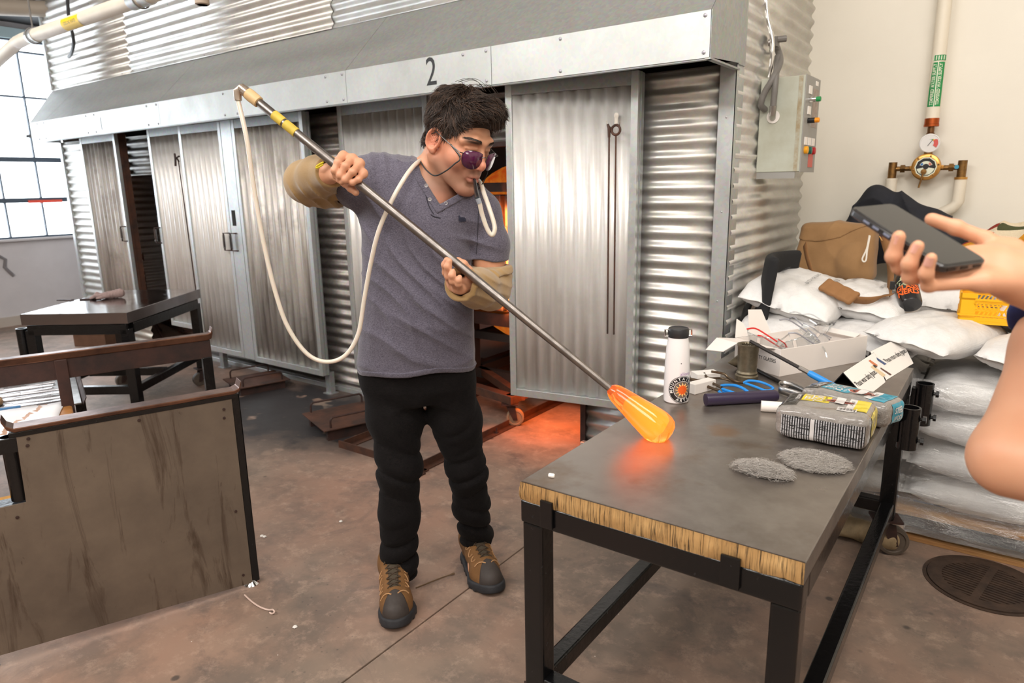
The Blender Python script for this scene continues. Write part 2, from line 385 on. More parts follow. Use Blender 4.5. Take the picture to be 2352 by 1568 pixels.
# ---------------------------------------------------------------- furnace enclosure
def corr(w, h, vertical=True, amp=.009, pitch=.068, seg=8, ph=0.):
    """corrugated sheet in the x-z plane, waves along y"""
    L = w if vertical else h; n = max(2, int(round(L/pitch*seg))); b = MB()
    def f(u, v):
        s = u*L; y = -amp*math.cos(2*PI*s/pitch+ph); return (s, y, v*h) if vertical else (v*w, y, s)
    b.grid(f, n, 1); return b
def sheet(name, o, w, h, vertical, m, parent, rz=0, **k):
    q = corr(w, h, vertical, **k).build(name, m, parent, smooth=80, solid=.0012); q.location = o; q.rotation_euler = (0,0,rz); return q
enc = thing('furnace_enclosure', 'grey corrugated metal enclosure behind the sliding doors and under the hood', 'enclosure', (-4.3,3.05,0))
def E(o): o.parent = enc; o.matrix_parent_inverse = Matrix.Translation((4.3,-3.05,0)); return o
for x0, x1, z0, z1, m in ((-7.64,-6.36,0,1.87,SHEET),(-6.36,-5.55,1.525,1.85,SHEET),(-5.55,-3.0,0,1.86,SHEET_DIRTY_SHADED),(-3.0,-1.745,1.6,1.86,SHEET_DIRTY_SHADED),(-1.745,-1.085,0,1.87,SHEET)):
    E(sheet('corrugated_sheet', (x0,3.05,z0), x1-x0, z1-z0, False, m, None, ph=.4))
for k, (x0, x1) in enumerate(((-7.64,-6.1),(-6.1,-3.6),(-3.6,-1.02))):
    E(sheet('corrugated_sheet', (x0,3.05-.004*(k==1),2.345), x1-x0+.05, .95, False, SHEET, None))
for z0, z1 in ((0,1.5),(1.48,3.3)):
    E(sheet('corrugated_sheet', (-1.02-.003*(z0>0),3.06,z0), 1.21, z1-z0, False, SHEET, None, rz=PI/2))
E(sheet('corrugated_sheet', (-7.64,4.26,0), 1.2, 3.3, False, SHEET, None, rz=-PI/2))
E(MB().bb((-1.088,3.036,0),(-1.016,3.04,1.872)).bb((-1.02,3.036,0),(-1.0155,3.13,1.872)).build('corner_trim', GALV, smooth=0))
E(MB().bb((-1.018,3.035,1.86),(-1.008,3.115,3.3)).build('corner_trim', GALV_D, smooth=0))
E(MB().bb((-7.66,3.03,0),(-7.615,3.06,1.87)).bb((-7.66,3.03,2.35),(-7.63,3.06,3.3)).build('corner_trim', GALV, smooth=0))
E(MB().bb((-1.765,3.03,0),(-1.735,3.09,1.6)).bb((-3.02,3.03,0),(-2.99,3.09,1.6)).bb((-3.0,3.03,1.585),(-1.745,3.09,1.61)).build('opening_frame', RUSTDARK, smooth=0))
E(MB().bb((-7.6,3.1,3.28),(-1.03,4.26,3.3)).bb((-7.6,3.4,1.9),(-1.05,3.42,3.28)).build('dark_inner_sheet', DARK, smooth=0))
rv = MB()
for k in range(9):
    for z in (.4,.8,1.2,1.6): 
        if k in (0,): rv.lathe([(.004,0),(.0035,.003),(0,.004)], 8, (-1.052,3.036,z+.05), (-1.052,3,z+.05))
for x in np.arange(-7.5,-1.1,.42):
    for z in (2.36,2.565,2.77,2.97): rv.lathe([(.005,0),(.004,.004),(0,.005)], 6, (x,3.041,z), (x,3,z))
E(rv.build('screw_heads', GALV_D, None))['kind'] = 'stuff'

# hood: fascia panels, sloping panels, end caps, screws, painted numbers
hood = thing('exhaust_hood', 'long zinc exhaust hood with sloping top running above the sliding doors', 'hood', (-4.2,2.7,1.844))
def H(o): o.parent = hood; o.matrix_parent_inverse = Matrix.Translation((4.2,-2.7,-1.844)); return o
xs = [-7.36,-7.03,-6.06,-5.08,-4.09,-3.07,-2.06,-1.012]
for i in range(7):
    a, b = xs[i], xs[i+1]; g = .0015
    H(MB().bb((a+g,2.700,1.844),(b-g,2.703-.0012*(i%2),2.013)).build('fascia_panel', ZINC, smooth=0))
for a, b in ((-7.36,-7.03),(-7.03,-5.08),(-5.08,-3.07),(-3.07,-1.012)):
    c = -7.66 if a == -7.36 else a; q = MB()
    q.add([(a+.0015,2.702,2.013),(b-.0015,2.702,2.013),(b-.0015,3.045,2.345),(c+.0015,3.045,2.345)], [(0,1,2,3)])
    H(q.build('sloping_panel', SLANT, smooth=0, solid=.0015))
for x, m in ((-1.010,GALV_D),):
    H(MB().add([(x,2.70,1.844),(x,3.052,1.866),(x,3.052,2.36),(x,2.70,2.013)], [(0,1,2,3)]).build('end_cap', m, smooth=0, solid=.002))
H(MB().add([(-7.36,2.70,1.844),(-7.64,3.05,1.866),(-7.66,3.05,2.345),(-7.36,2.70,2.013)], [(3,2,1,0)]).build('end_cap', ZINC, smooth=0, solid=.002))
H(MB().bb((-7.36,2.704,1.838),(-1.01,2.73,1.845)).bb((-1.03,2.7,1.838),(-1.008,3.05,1.845)).build('bottom_lip', GALV_D, smooth=0))
H(MB().bb((-7.6,2.74,1.90),(-1.03,3.03,1.925)).build('dark_inner_sheet', DARK, smooth=0))  # flat black sheet paints the dark of the open hood underside
scr = H(MB().lathe([(.008,0),(.0075,.003),(.004,.005),(0,.0055)], 10).build('screw', GALV_D)); scr.rotation_euler = (PI/2,0,0); first = True
for x in xs[1:-1]+[-1.036]:
    for dx in (-.03, -.17) if x != -1.036 else (0,-.645):
        for z in (1.864,1.996):
            o = scr if first else scr.copy()
            if not first: COL.objects.link(o)
            first = False; o.location = (x+dx,2.7005,z)
NUM = mat('black_stencil_paint', (.03,.032,.035), .6)
H(text('lettering', '2', .19, frame((-2.437,2.6995,1.935),(1,0,0),(0,0,1)), NUM, None, .0004, sx=.82))
H(text('lettering', '1', .14, frame((-5.985,2.6995,1.915),(1,0,0),(0,0,1)), NUM, None, .0004, sx=.6))

# ---------------------------------------------------------------- sliding doors
def coil_handle(name, c, parent, side=1):
    """square steel C handle, its grip wound with wire"""
    q = MB(); x, y, z = c; h = .062; d = .05*side
    q.tube([(x,y,z+h),(x-d,y-.02,z+h),(x-d,y-.02,z-h),(x,y,z-h)], .006, 6)
    o = q.build(name, RUSTDARK, parent, smooth=0)
    q = MB(); n = 90
    q.tube([(x-d+.010*math.cos(i*.9), y-.02+.010*math.sin(i*.9), z+(i/n-.5)*.098) for i in range(n+1)], .0022, 4)
    q.build('wire_grip', STEEL, o); return o
def door(label, x0, x1, z0, z1, y0, dep, m, mr, rz=0, handle=None, plate=0, sl=.034):
    t = thing('sliding_door', label, 'door', (x0,y0,z0), rz, 'sliding furnace doors'); W = x1-x0; Hh = z1-z0
    MB().bb((0,0,0),(sl,.03,Hh)).build('left_stile', GALV, t, smooth=0, bevel=.002)
    MB().bb((W-sl,0,0),(W,.03,Hh)).build('right_stile', GALV, t, smooth=0, bevel=.002)
    MB().bb((sl,.001,Hh-.06),(W-sl,.03,Hh)).build('top_rail', GALV_D, t, smooth=0, bevel=.002)
    MB().bb((sl,-.001,0),(W-sl,.03,.04)).build('bottom_rail', GALV, t, smooth=0, bevel=.002)
    MB().bb((W-.004,.03,0),(W,dep,Hh)).bb((W-.006,.045,0),(W+.003,.052,Hh)).build('right_return', mr, t, smooth=0)  # GALV_D here carries the shade of the side in its colour
    MB().bb((0,.03,0),(.004,dep,Hh)).build('left_return', GALV_D, t, smooth=0)
    MB().bb((.004,dep-.004,0),(W-.004,dep,Hh)).build('back_sheet', DARK, t, smooth=0)
    sheet('corrugated_sheet', (sl+.001,.018,.041), W-2*sl-.002, Hh-.102, True, m, t, amp=.0095)
    if plate:
        p = MB().bb((W+.003,.002,0),(W+plate,.012,Hh)).build('latch_plate', GALV, t, smooth=0)
        MB().bb((W+.03,.001,.98),(W+.075,.0025,1.09)).build('slot', DARK, p, smooth=0)
    if handle:
        for hx, hz, s in handle: coil_handle('handle', (hx,0,hz), t, s)
    return t
door('grey corrugated sliding door at the far end beside the dark gap', -6.775,-6.13,.30,1.865,2.85,.095,DOORS_D,RUST, handle=[(.63,.737,1)])
door('pale corrugated sliding door just right of the dark gap with a wire-wound handle', -5.63,-5.02,.29,1.865,2.87,.06,DOORS,GALV_D, handle=[(.02,.747,1)])
door('pale corrugated sliding door with flat latch plate and two wire-wound handles', -5.118,-4.565,.155,1.855,2.842,.06,DOORS,GALV, handle=[(.535,.865,1),(.62,.865,1)], plate=.128)
door('smoke-streaked brown corrugated door hanging behind the loop of hose', -4.43,-3.66,.146,1.855,2.842,.058,DOORS_D,GALV_D)
door('pale corrugated sliding door hanging directly behind the man', -3.475,-2.72,.20,1.88,2.965,.05,DOORS,GALV_D, sl=.038)
door('bright corrugated sliding door right of the man, two rods hanging on it', -2.058,-1.398,.296,1.865,2.80,.10,DOORS,GALV_D, rz=.165)
# leg stubs under the long door and the white channel behind it
st = thing('door_guide_post', 'short grey steel post under the corner of the smoke-streaked door', 'post', (-3.70,2.93,0))
MB().bb((-.025,-.02,0),(.025,.02,.155)).build('upright', GALV_D, st, smooth=0, bevel=.002); MB().bb((-.04,-.035,0),(.04,.035,.006)).build('foot_plate', GALV_D, st, smooth=0)
st2 = dup(st, (-5.0,2.93,0), 0, 'short grey steel post under the door with the latch plate')
fc = MB().bb((-5.55,2.995,.0),(-3.0,3.03,.035)).bb((-1.745,2.995,0),(-1.09,3.03,.035)).build('floor_channel', GALV, smooth=0, bevel=.003)
tag(fc, 'grey steel floor channel along the foot of the corrugated wall', 'channel')

# two rusty rods hanging from a double hook on the right door
hk = thing('double_hook', 'small white double coat hook screwed to the right-hand door stile', 'hook', (-1.5,2.885,1.659))
q = MB(); q.lathe([(.012,0),(.012,.003),(.006,.005),(0,.005)], 16, (0,0,.02), (0,-1,.02)); q.box((0,-.002,0),(.016,.004,.05)); q.build('back_plate', mat('cream_enamel', srgb(222,214,202), .4), hk)
for s in (-1,1): MB().tube(spline([(0,-.004,-.018),(s*.015,-.018,-.03),(s*.03,-.028,-.022),(s*.034,-.03,-.002)],5), .0032, 8).build('prong', CHROME, hk)
for px, lab, ring in ((-.020,'thin rusty rod with flat eye hanging left on the double hook',0),(.014,'thin rusty rod with ring eye hanging right on the double hook',1)):
    q = thing('hanging_rod', lab, 'rod', (-1.5,2.885,1.659), 0, 'rods on the double hook'); L = .98
    b = MB(); b.tube([(px,-.03,-.065),(px+.003,-.026,-L)], .0042, 8); b.build('shaft', RUST, q)
    b = MB()
    if ring: b.tube([(px+.021*math.sin(a*PI/8),-.031,-.045+.021*math.cos(a*PI/8)) for a in range(17)], .006, 8, False)
    else: b.tube([(px-.008,-.03,-.018),(px,-.031,-.035),(px,-.03,-.075)], [.006,.008,.006], 8)
    b.build('eye', RUST, q)
q = thing('hanging_rod', 'thin dark rod with twisted top hanging between the two pale far doors', 'rod', (-5.11,2.82,1.628), 0, 'rods on the double hook')
MB().tube([(0,-.004,-.02),(.02,0,-1.15)], .005, 6).build('shaft', RUSTDARK, q)
MB().tube([(-.03,-.01,.03),(-.01,-.02,-.01),(-.02,-.02,-.06)], .008, 6).tube([(.03,-.01,.01),(0,-.015,.0),(0,0,-.03)], .007, 6).build('hook', RUSTDARK, q)
# black iron stand in the dark gap with rollers
st = thing('pipe_stand', 'dark iron pipe stand with a forked head standing in the dark gap', 'stand', (-6.713,3.2,.488))
zb = -st.location.z; z0 = (-6.673,3.2,.783)[2]-st.location.z
MB().tube([(0,0,zb),(0,0,-.02+z0*.6)], .03, 12).build('post', RUSTDARK, st)
MB().tube([(0,0,z0*.6-.02),(-.01,0,z0-.03)], .018, 12).build('inner_tube', RUSTDARK, st)
MB().box((-.012,0,z0-.02),(.10,.05,.05)).box((-.055,0,z0+.015),(.02,.05,.05)).box((.03,0,z0+.015),(.02,.05,.05)).build('fork', RUST, st, smooth=0, bevel=.006)
for a in range(3): 
    an = a*2.1; MB().tube([(0,0,zb+.25),(.25*math.cos(an),.2*math.sin(an),zb+.012)], .012, 8).build('leg', RUSTDARK, st)
MB().tube([(0,-.03,.05),(-.09,-.06,.09)], .006, 6).build('clamp_bar', RUSTDARK, st)

# ---------------------------------------------------------------- glory hole behind the man
FIRE = bpy.data.materials.new('firebrick_glow'); t = NT(FIRE)
v = t.noise(22, 4, .6); t.set(Base_Color=t.mix(v, srgb(150,60,16), srgb(110,36,8)), Roughness=.5, Emission_Color=t.mix(t.ramp(v,[(.35,0),(.7,1)]), (.75,.10,.01), (1,.33,.03)), Emission_Strength=.42); t.bump(v, .5, .01)
HOT = mat('white_hot_fire', (1,.6,.25), .5, emit=((1,.50,.14), 14))
gh = thing('glory_hole', 'glowing orange drum reheating furnace behind the man with a bright slit', 'furnace', (-2.4,3.45,0))
MB().lathe([(.54,0),(.54,.62),(.02,.62)], 40, (0,0,.97), (0,1,.97)).build('drum', RUSTDARK, gh)
MB().lathe([(.20,.0),(.30,-.035),(.52,-.03),(.545,0),(.545,.02),(.2,.02),(.2,0)], 40, (0,0,.97), (0,1,.97)).build('fibre_ring', FIRE, gh)
MB().lathe([(0,.3),(.2,.3),(.2,0)], 32, (0,0,.97), (0,1,.97)).build('fire_chamber', HOT, gh)
for s in (-1,1):
    d = MB().bb((s*.014-.075 if s > 0 else -.40,-.13,.62),(.30 if s > 0 else s*.014-.075,-.06,1.33)); d = d.build('furnace_door', RUSTDARK, gh, smooth=0, bevel=.008)
    for z in (.74,1.10): MB().bb((s*.02-.075 if s>0 else -.125,-.145,z),(.02 if s>0 else -.095,-.13,z+.04)).build('hinge', RUST, d, smooth=0)
for z0, z1 in ((.52,.60),(1.345,1.40)): MB().bb((-.62,-.10,z0),(.62,-.02,z1)).build('door_track', RUSTDARK, gh, smooth=0)
fr = MB()
for x in (-.45,.45):
    for y in (.02,.55): fr.beam((x,y,.16),(x,y,.55),.06,.06,(0,1,0))
    fr.beam((x,0,.40),(x,.6,.40),.05,.05); fr.beam((x,-.1,.16),(x,.65,.16),.06,.06)
for y in (.02,.55): fr.beam((-.5,y,.42),(.5,y,.42),.05,.05); fr.beam((-.5,y,.16),(.5,y,.16),.06,.06)
fr.build('stand', mat('black_iron', (.02,.018,.017), .6), gh, smooth=0)
def caster(name, loc, rz, parent, m=BLACK, r=.05, rim=None):
    """swivel caster: top plate, fork, wheel"""
    b = MB(); b.M = Matrix.Translation(loc) @ Matrix.Rotation(rz, 4, 'Z'); h = r*2+.035
    b.bb((-.05,-.04,h-.008),(.05,.04,h)); b.tube([(0,0,h-.02),(0,0,h-.006)], .026, 14)
    for s in (-1,1): b.add([(-.02,s*.024-.002,h-.02),(.03,s*.024-.002,h-.02),(.045,s*.024-.002,r-.015),(.02,s*.024-.002,r-.015),(-.02,s*.024+.002,h-.02),(.03,s*.024+.002,h-.02),(.045,s*.024+.002,r-.015),(.02,s*.024+.002,r-.015)], [(0,1,2,3),(7,6,5,4),(0,4,5,1),(1,5,6,2),(2,6,7,3),(3,7,4,0)])
    b.tube([(.03,-.028,r),(.03,.028,r)], .008, 8)
    o = b.build(name, m, parent)
    q = MB(); q.M = b.M; q.lathe([(.012,-.018),(r*.72,-.016),(r*.78,-.02),(r*.97,-.018),(r,-.010),(r,.010),(r*.97,.018),(r*.78,.02),(r*.72,.016),(.012,.018)], 24, (.03,0,r), (.03,1,r))
    q.build('wheel', rim or mat('worn_wheel', srgb(96,84,74), .6, var=.4, vscale=20), o); return o
# low cart carrying it on casters
cart = thing('furnace_cart', 'low dark steel cart on casters under the glory hole', 'cart', (-2.4,3.2,0))
q = MB(); q.beam((-.5,.0,.165),(.17,-.13,.165),.06,.05); q.beam((-.5,.35,.165),(.17,-.06,.165),.05,.05); q.beam((-.5,-.02,.165),(-.5,.9,.165),.06,.05); q.beam((.14,-.14,.165),(.14,.9,.165),.06,.05); q.beam((-.5,.85,.165),(.14,.85,.165),.05,.05)
q.build('frame', RUST, cart, smooth=0, bevel=.003)
for x, y in ((.13,-.12),(.13,.8),(-.48,.02),(-.48,.8)): caster('caster', (x,y,0), .6 if y < 0 else .2, cart, RUSTDARK, .052, mat('tan_wheel', srgb(138,116,92), .6))
gl = bpy.data.lights.new('furnace_glow', 'AREA'); gl.shape = 'DISK'; gl.size = .30; gl.energy = 6; gl.color = (1,.22,.05)
go = bpy.data.objects.new('furnace_glow', gl); COL.objects.link(go); go.location = (-2.05,3.12,.36); go.rotation_euler = (.55,0,.1)
g3 = bpy.data.lights.new('furnace_spill', 'AREA'); g3.shape = 'RECTANGLE'; g3.size = .06; g3.size_y = .6; g3.energy = 13; g3.color = (1,.30,.07)
xo = bpy.data.objects.new('furnace_spill', g3); COL.objects.link(xo); xo.location = (-2.47,3.29,.95); xo.rotation_euler = (PI/2,0,.15)
# ---------------------------------------------------------------- big marver table
def drape(V, fn, d, off=.0008, n=14):
    """march points along d onto the surface fn = 0"""
    P = np.array(V, np.float32); d = np.array(d, np.float32); d /= np.linalg.norm(d)
    for _ in range(n): P = P+d*np.clip(fn(P), -.05, .05)[:,None]
    return P-d*off
def decal(name, fn, o, x, y, w, h, m, parent, off=.0008, nu=16, nv=16, cut=None):
    """thin printed patch lying on the surface fn: centre o, local axes x, y, marched along -(x cross y)"""
    M = frame(o, x, y); d = -np.array(M.to_3x3().col[2]); V = []; F = []
    for j in range(nv+1):
        for i in range(nu+1): V.append(M@Vector(((i/nu-.5)*w, (j/nv-.5)*h, 0)))
    F = np.array([(j*(nu+1)+i, j*(nu+1)+i+1, (j+1)*(nu+1)+i+1, (j+1)*(nu+1)+i) for j in range(nv) for i in range(nu)])
    P = drape(V, fn, d, off); ok = np.abs(fn(P.astype(np.float32))) < off+.003; F = F[ok[F].all(1)]
    return link(name, np_mesh(name, P, F), m, parent, smooth=180)
def dtext(body, fn, o, x, y, size, m, parent, off=.0015, sx=1, bold=0):
    """lettering draped on the surface fn"""
    M = frame(o, x, y); q = text('lettering', body, size, M, m, parent, 0, sx=sx, bold=bold)
    co = [v.co for v in q.data.vertices]; P = drape(co, fn, -np.array(M.to_3x3().col[2]), off)
    for v, p in zip(q.data.vertices, P): v.co = p
    return q
TOP = bpy.data.materials.new('worn_steel_plate'); t = NT(TOP)
n = t.noise(2.2, 7, .6); n2 = t.noise(9, 6, .65); x, y, z = t.xyz()
b = t.mix(t.ramp(n, [(.38,0),(.60,1)]), (.34,.305,.275), (.215,.185,.165)); b = t.mix(t.math('MULTIPLY', t.ramp(n2, [(.45,0),(.62,1)]), .4), b, (.40,.37,.34))
b = t.mix(t.math('MULTIPLY', t.ramp(t.noise(4.2, 5, .6, t.map(loc=(3,1,0))), [(.56,0),(.68,1)]), .5), b, srgb(122,92,62))
st = t.ramp(t.math('ADD', t.math('ADD', t.math('POWER', t.math('MULTIPLY', t.math('ADD', x, .575), 13), 2), t.math('POWER', t.math('MULTIPLY', t.math('ADD', y, -1.755), 11), 2)), t.math('MULTIPLY', t.noise(16, 4), 1.1)), [(.55,.55),(1.05,0)])
b = t.mix(st, b, srgb(150,104,52))
t.set(Base_Color=b, Metallic=.82, Roughness=t.math('MULTIPLY_ADD', n2, .26, .20)); t.bump(t.noise(55, 4), .03, .002)
CUT = bpy.data.materials.new('torch_cut_edge'); t = NT(CUT)
f = t.ramp(t.math('MULTIPLY_ADD', t.noise(1, 4, .75, t.map((430,1,11)), .5), .75, t.math('MULTIPLY', t.noise(1, 3, .6, t.map((95,1,6))), .25)), [(.40,0),(.50,1)])
t.set(Base_Color=t.mix(f, srgb(38,28,20), t.mix(t.noise(14), srgb(222,184,126), srgb(160,116,66))), Roughness=.6, Metallic=.25)
EDGE = mat('plate_edge', (.30,.275,.25), .42, .8, var=.4, vscale=7)
mt = thing('marver_table', 'big black-framed table with brown steel top and ragged cut front edge', 'table', (-.54,1.95,0))
def T(o): o.parent = mt; o.matrix_parent_inverse = Matrix.Translation((.54,-1.95,0)); return o
x0, x1, y0, y1, zt = -.846, -.228, 1.182, 2.742, .72
T(MB().bb((x0,y0+.004,zt-.042),(x1,y1,zt)).build('steel_top', TOP, smooth=0, bevel=.0015))
q = MB(); rn = np.random.default_rng(5); nn = 150; zz = 6
pr = rn.normal(0, .0011, nn+1); pr = pr+np.repeat(rn.normal(0,.0012,nn//6+1),6)[:nn+1]
low = np.cumsum(rn.normal(0, .0012, nn+1)); low -= np.linspace(low[0], low[-1], nn+1)
q.grid(lambda u, v: (x0+u*(x1-x0), y0-.001-abs(pr[int(u*nn+.5)])*math.sin(PI*min(1,v*1.15))*1.6, zt-.0005-(1-v)*(.043+low[int(u*nn+.5)]*.35)), nn, zz)
T(q.build('cut_edge', CUT, smooth=50))
T(MB().bb((x1-.0005,y0,zt-.042),(x1+.0008,y1,zt-.0005)).build('side_edge', EDGE, smooth=0))
for name, p, r in (('top_rail',(x0,y0-.002,.620),(x1,y0+.05,.676)),('top_rail',(x0,y1-.05,.620),(x1,y1,.676)),('top_rail',(x0,y0+.05,.620),(x0+.05,y1-.05,.676)),('top_rail',(x1-.05,y0+.05,.620),(x1,y1-.05,.676))):
    T(MB().bb(p, r).build(name, BLACK, smooth=0, bevel=.006, seg=3))
for x in (x0+.002, x1-.056):
    for y in (y0+.002, y1-.056): T(MB().bb((x,y,.145),(x+.054,y+.054,.622)).build('leg', BLACK, smooth=0, bevel=.007, seg=3))
for p, r in (((x0+.05,y0+.006,.165),(x1-.05,y0+.052,.215)),((x0+.05,y1-.052,.165),(x1-.05,y1-.006,.215)),((x0+.006,y0+.05,.165),(x0+.052,y1-.05,.215)),((x1-.052,y0+.05,.165),(x1-.006,y1-.05,.215))):
    T(MB().bb(p, r).build('lower_rail', BLACK, smooth=0, bevel=.006, seg=3))
for xa, xb in ((-.786,-.754),(-.376,-.338)): T(MB().bb((xa,y0-.011,.628),(xb,y0-.0035,.694)).build('stop_tab', BLACK, smooth=0, bevel=.002))
for x in (x0+.03, x1-.03):
    for y in (y0+.03, y1-.03): T(caster('caster', (x,y,0), .4 if y > 2 else 2.2, None, RUSTDARK, .055))
for (sx, sy, za, zb) in ((-.195,2.41,.535,.672),(-.19,2.80,.50,.655)):
    s = T(MB().lathe([(.030,0),(.030,zb-za),(.024,zb-za),(.024,.01),(0,.01)], 24, c=(sx,sy,za)).build('pipe_socket', BLACK))
    for hz in (.03, zb-za-.035):
        b = MB().tube([(sx+.02,sy,za+hz),(sx+.044,sy,za+hz)], .006, 8); b.lathe([(0,0),(.012,0),(.012,.010),(0,.010)], 6, (sx+.036,sy,za+hz), (sx+1,sy,za+hz)); b.build('bolt', BLACK, s)
    MB().bb((x1-.002,sy-.02,za+.02),(sx-.026,sy+.02,zb-.02)).build('bracket', BLACK, s, smooth=0)

WHITE = mat('white_card', srgb(240,234,228), .6)
def onT(px, py): return None
# bottle
bt = thing('water_bottle', 'white metal water bottle with black loop cap and round sun badge standing on the table', 'bottle', (-.785,1.935,.72))
WB = mat('white_enamel', srgb(240,238,238), .3, coat=.3)
MB().lathe([(.034,0),(.0375,.003),(.0385,.02),(.0383,.07),(.0372,.13),(.034,.175),(.0305,.197),(.030,.204),(.02,.204)], 48).build('body', WB, bt)
cp = MB().lathe([(.0305,.203),(.0315,.206),(.0315,.226),(.0295,.231),(.027,.229),(0,.229)], 40).build('cap', mat('black_plastic', (.02,.02,.022), .45), bt)
for s in (-1,1):
    q = MB(); a = .62; c, e = math.cos(a)*s, math.sin(a)*s
    q.tube([(c*.031,e*.031,.226),(c*.040,e*.040,.226),(c*.041,e*.041,.207),(c*.031,e*.031,.207)], .0032, 8); q.build('loop', CHROME, cp)
az = math.atan2(-1.935, .785)                       # the badge looks towards the room
def cyl(o, R, s0, z0):                              # wraps flat (x,y,h) meshes round the bottle
    for v in o.data.vertices:
        x, y, h = v.co; a = az+(s0+x)/R; v.co = ((R+h)*math.cos(a), (R+h)*math.sin(a), z0+y)
    return o
def disc(name, r0, r1, h, m, parent, n=40, star=None):
    q = MB(); 
    R = lambda k: r1 if not star else (r1 if k % 2 == 0 else star)
    if r0 > 0: q.grid(lambda u, v: ((r0+(R(int(u*n+.5))-r0)*v)*math.cos(2*PI*u), (r0+(R(int(u*n+.5))-r0)*v)*math.sin(2*PI*u), h), n, 2)
    else: q.grid(lambda u, v: (R(int(u*n+.5))*(v+.001)*math.cos(2*PI*u), R(int(u*n+.5))*(v+.001)*math.sin(2*PI*u), h), n, 5)
    return q.build(name, m, parent, smooth=0)
PB = mat('black_print', (.012,.012,.014), .4); PW = mat('white_print', (.85,.84,.82), .5); PG = mat('grey_print', srgb(112,100,92), .5)
SUN = mat('orange_print', srgb(232,98,30), .5); SUN2 = mat('pale_yellow_print', srgb(250,214,140), .5)
S0, ZC, BR = .0185, .046, .0388
bd = cyl(disc('badge', 0, .043, .0004, PB, bt), BR, S0, ZC)
for a in (disc('badge_ring', .0405, .0415, .0007, PW, bd), disc('badge_ring', .0262, .0275, .0007, PW, bd), disc('badge_centre', 0, .0262, .0006, PG, bd, 40), disc('sun_rays', 0, .024, .0009, SUN2, bd, 24, .013), disc('sun', 0, .0175, .0011, SUN, bd, 28, .012)): cyl(a, BR, S0, ZC)
def arc_text(word, rad, a0, a1, size, flip=False):
    for k, ch in enumerate(word):
        a = a0+(a1-a0)*k/(len(word)-1); M = Matrix.Translation((rad*math.cos(a), rad*math.sin(a), .0008)) @ Matrix.Rotation(a-PI/2+(PI if flip else 0), 4, 'Z')
        cyl(text('lettering', ch, size, M, PW, bd, 0, bold=.0002), BR, S0, ZC)
arc_text('MOUNTAIN', .034, 3.35, .75, .0125); arc_text('ARTS', .034, 4.28, 5.25, .0125, True)
cyl(text('lettering', 'alliance', .014, Matrix.Translation((.012,.049,.0004)), mat('mauve_print', srgb(176,140,190), .5), bt, 0), BR-.0006, S0, ZC)
disc('scuff', 0, .0025, .0005, PB, bt, 8, .0012).location = (0,0,0); cyl(bpy.data.objects['scuff'], .0368, .012, .128)
# white blocks
for (cx, cy, sx, sy, sz, rz, lab) in ((-.757,2.075,.034,.10,.034,-.35,'narrow white block lying behind the white bottle'),(-.795,2.215,.05,.085,.026,-.75,'white block lying under the bent jaws near the metal cup')):
    q = thing('white_block', lab, 'block', (cx,cy,.72), rz, 'white blocks on the table')
    MB().bb((-sx/2,-sy/2,0),(sx/2,sy/2,sz)).build('body', mat('chalky_white', srgb(236,230,224), .8, var=.06), q, smooth=0, bevel=.002)
# shears with blue dipped handles
BLUE = mat('blue_dip', srgb(38,140,222), .38); TOOLST = mat('tool_steel', srgb(120,108,92), .4, .9, col2=srgb(84,62,44), vscale=40)
def loop_handle(c, ax, L, W, z, m, parent, n=20, r=.0036):
    a = math.atan2(*ax[::-1]); P = []
    for k in range(n+1):
        th = PI+2*PI*k/n; x = L/2*(1+math.cos(th)); y = W/2*math.sin(th)*(.55+.45*(x/L)); P.append((c[0]+x*math.cos(a)-y*math.sin(a), c[1]+x*math.sin(a)+y*math.cos(a), z))
    return MB().tube(P, r, 8, False).build('handle', m, parent)
s1 = thing('glass_shears', 'open steel shears with two bright blue loop handles nearest the purple rod', 'shears', (-.75,2.13,.72))
def loc1(p, t): return tuple(Vector(p)-t.location)
for pts in (((-.82,2.102,.75),(-.781,2.098,.745),(-.766,2.132,.742),(-.69,2.074,.742)),((-.816,2.107,.742),(-.778,2.098,.738),(-.713,2.069,.735),(-.693,2.06,.735))):
    MB().tube([loc1(p, s1) for p in pts], [.0025,.006,.0048,.0044], 8).build('blade', TOOLST, s1)
MB().lathe([(.008,0),(.008,.012),(0,.013)], 12, loc1((-.785,2.112,.735), s1), loc1((-.584,1.572,.9), s1)).build('pivot', TOOLST, s1)
MB().tube([loc1(p, s1) for p in spline(((-.699,2.091,.742),(-.679,2.091,.748),(-.647,2.085,.752),(-.617,2.077,.746),(-.599,2.063,.737),(-.61,2.05,.733),(-.654,2.06,.737),(-.688,2.07,.739)),4)], .0048, 8).build('handle', BLUE, s1)
MB().tube([loc1(p, s1) for p in spline(((-.701,2.066,.735),(-.684,2.052,.73),(-.662,2.028,.727),(-.632,2.036,.726),(-.617,2.057,.727),(-.641,2.063,.73),(-.684,2.068,.733)),4)], .0045, 8).build('handle', BLUE, s1)
s2 = thing('bent_tongs', 'bent rusty tongs with one blue loop handle in front of the metal cup', 'tongs', (-.70,2.23,.72))
for pts in (((-.794,2.197,.745),(-.772,2.182,.735),(-.737,2.219,.73),(-.691,2.206,.728),(-.656,2.206,.732)),((-.763,2.179,.76),(-.729,2.202,.752),(-.714,2.202,.742),(-.684,2.192,.734),(-.659,2.206,.73))):
    MB().tube([loc1(p, s2) for p in spline(pts,4)], .0042, 8).build('jaw', TOOLST, s2)
MB().tube([loc1(p, s2) for p in spline(((-.66,2.198,.732),(-.641,2.199,.742),(-.6,2.193,.744),(-.566,2.202,.728),(-.579,2.172,.725),(-.618,2.187,.728),(-.654,2.199,.731)),5)], .0042, 8).build('handle', BLUE, s2)
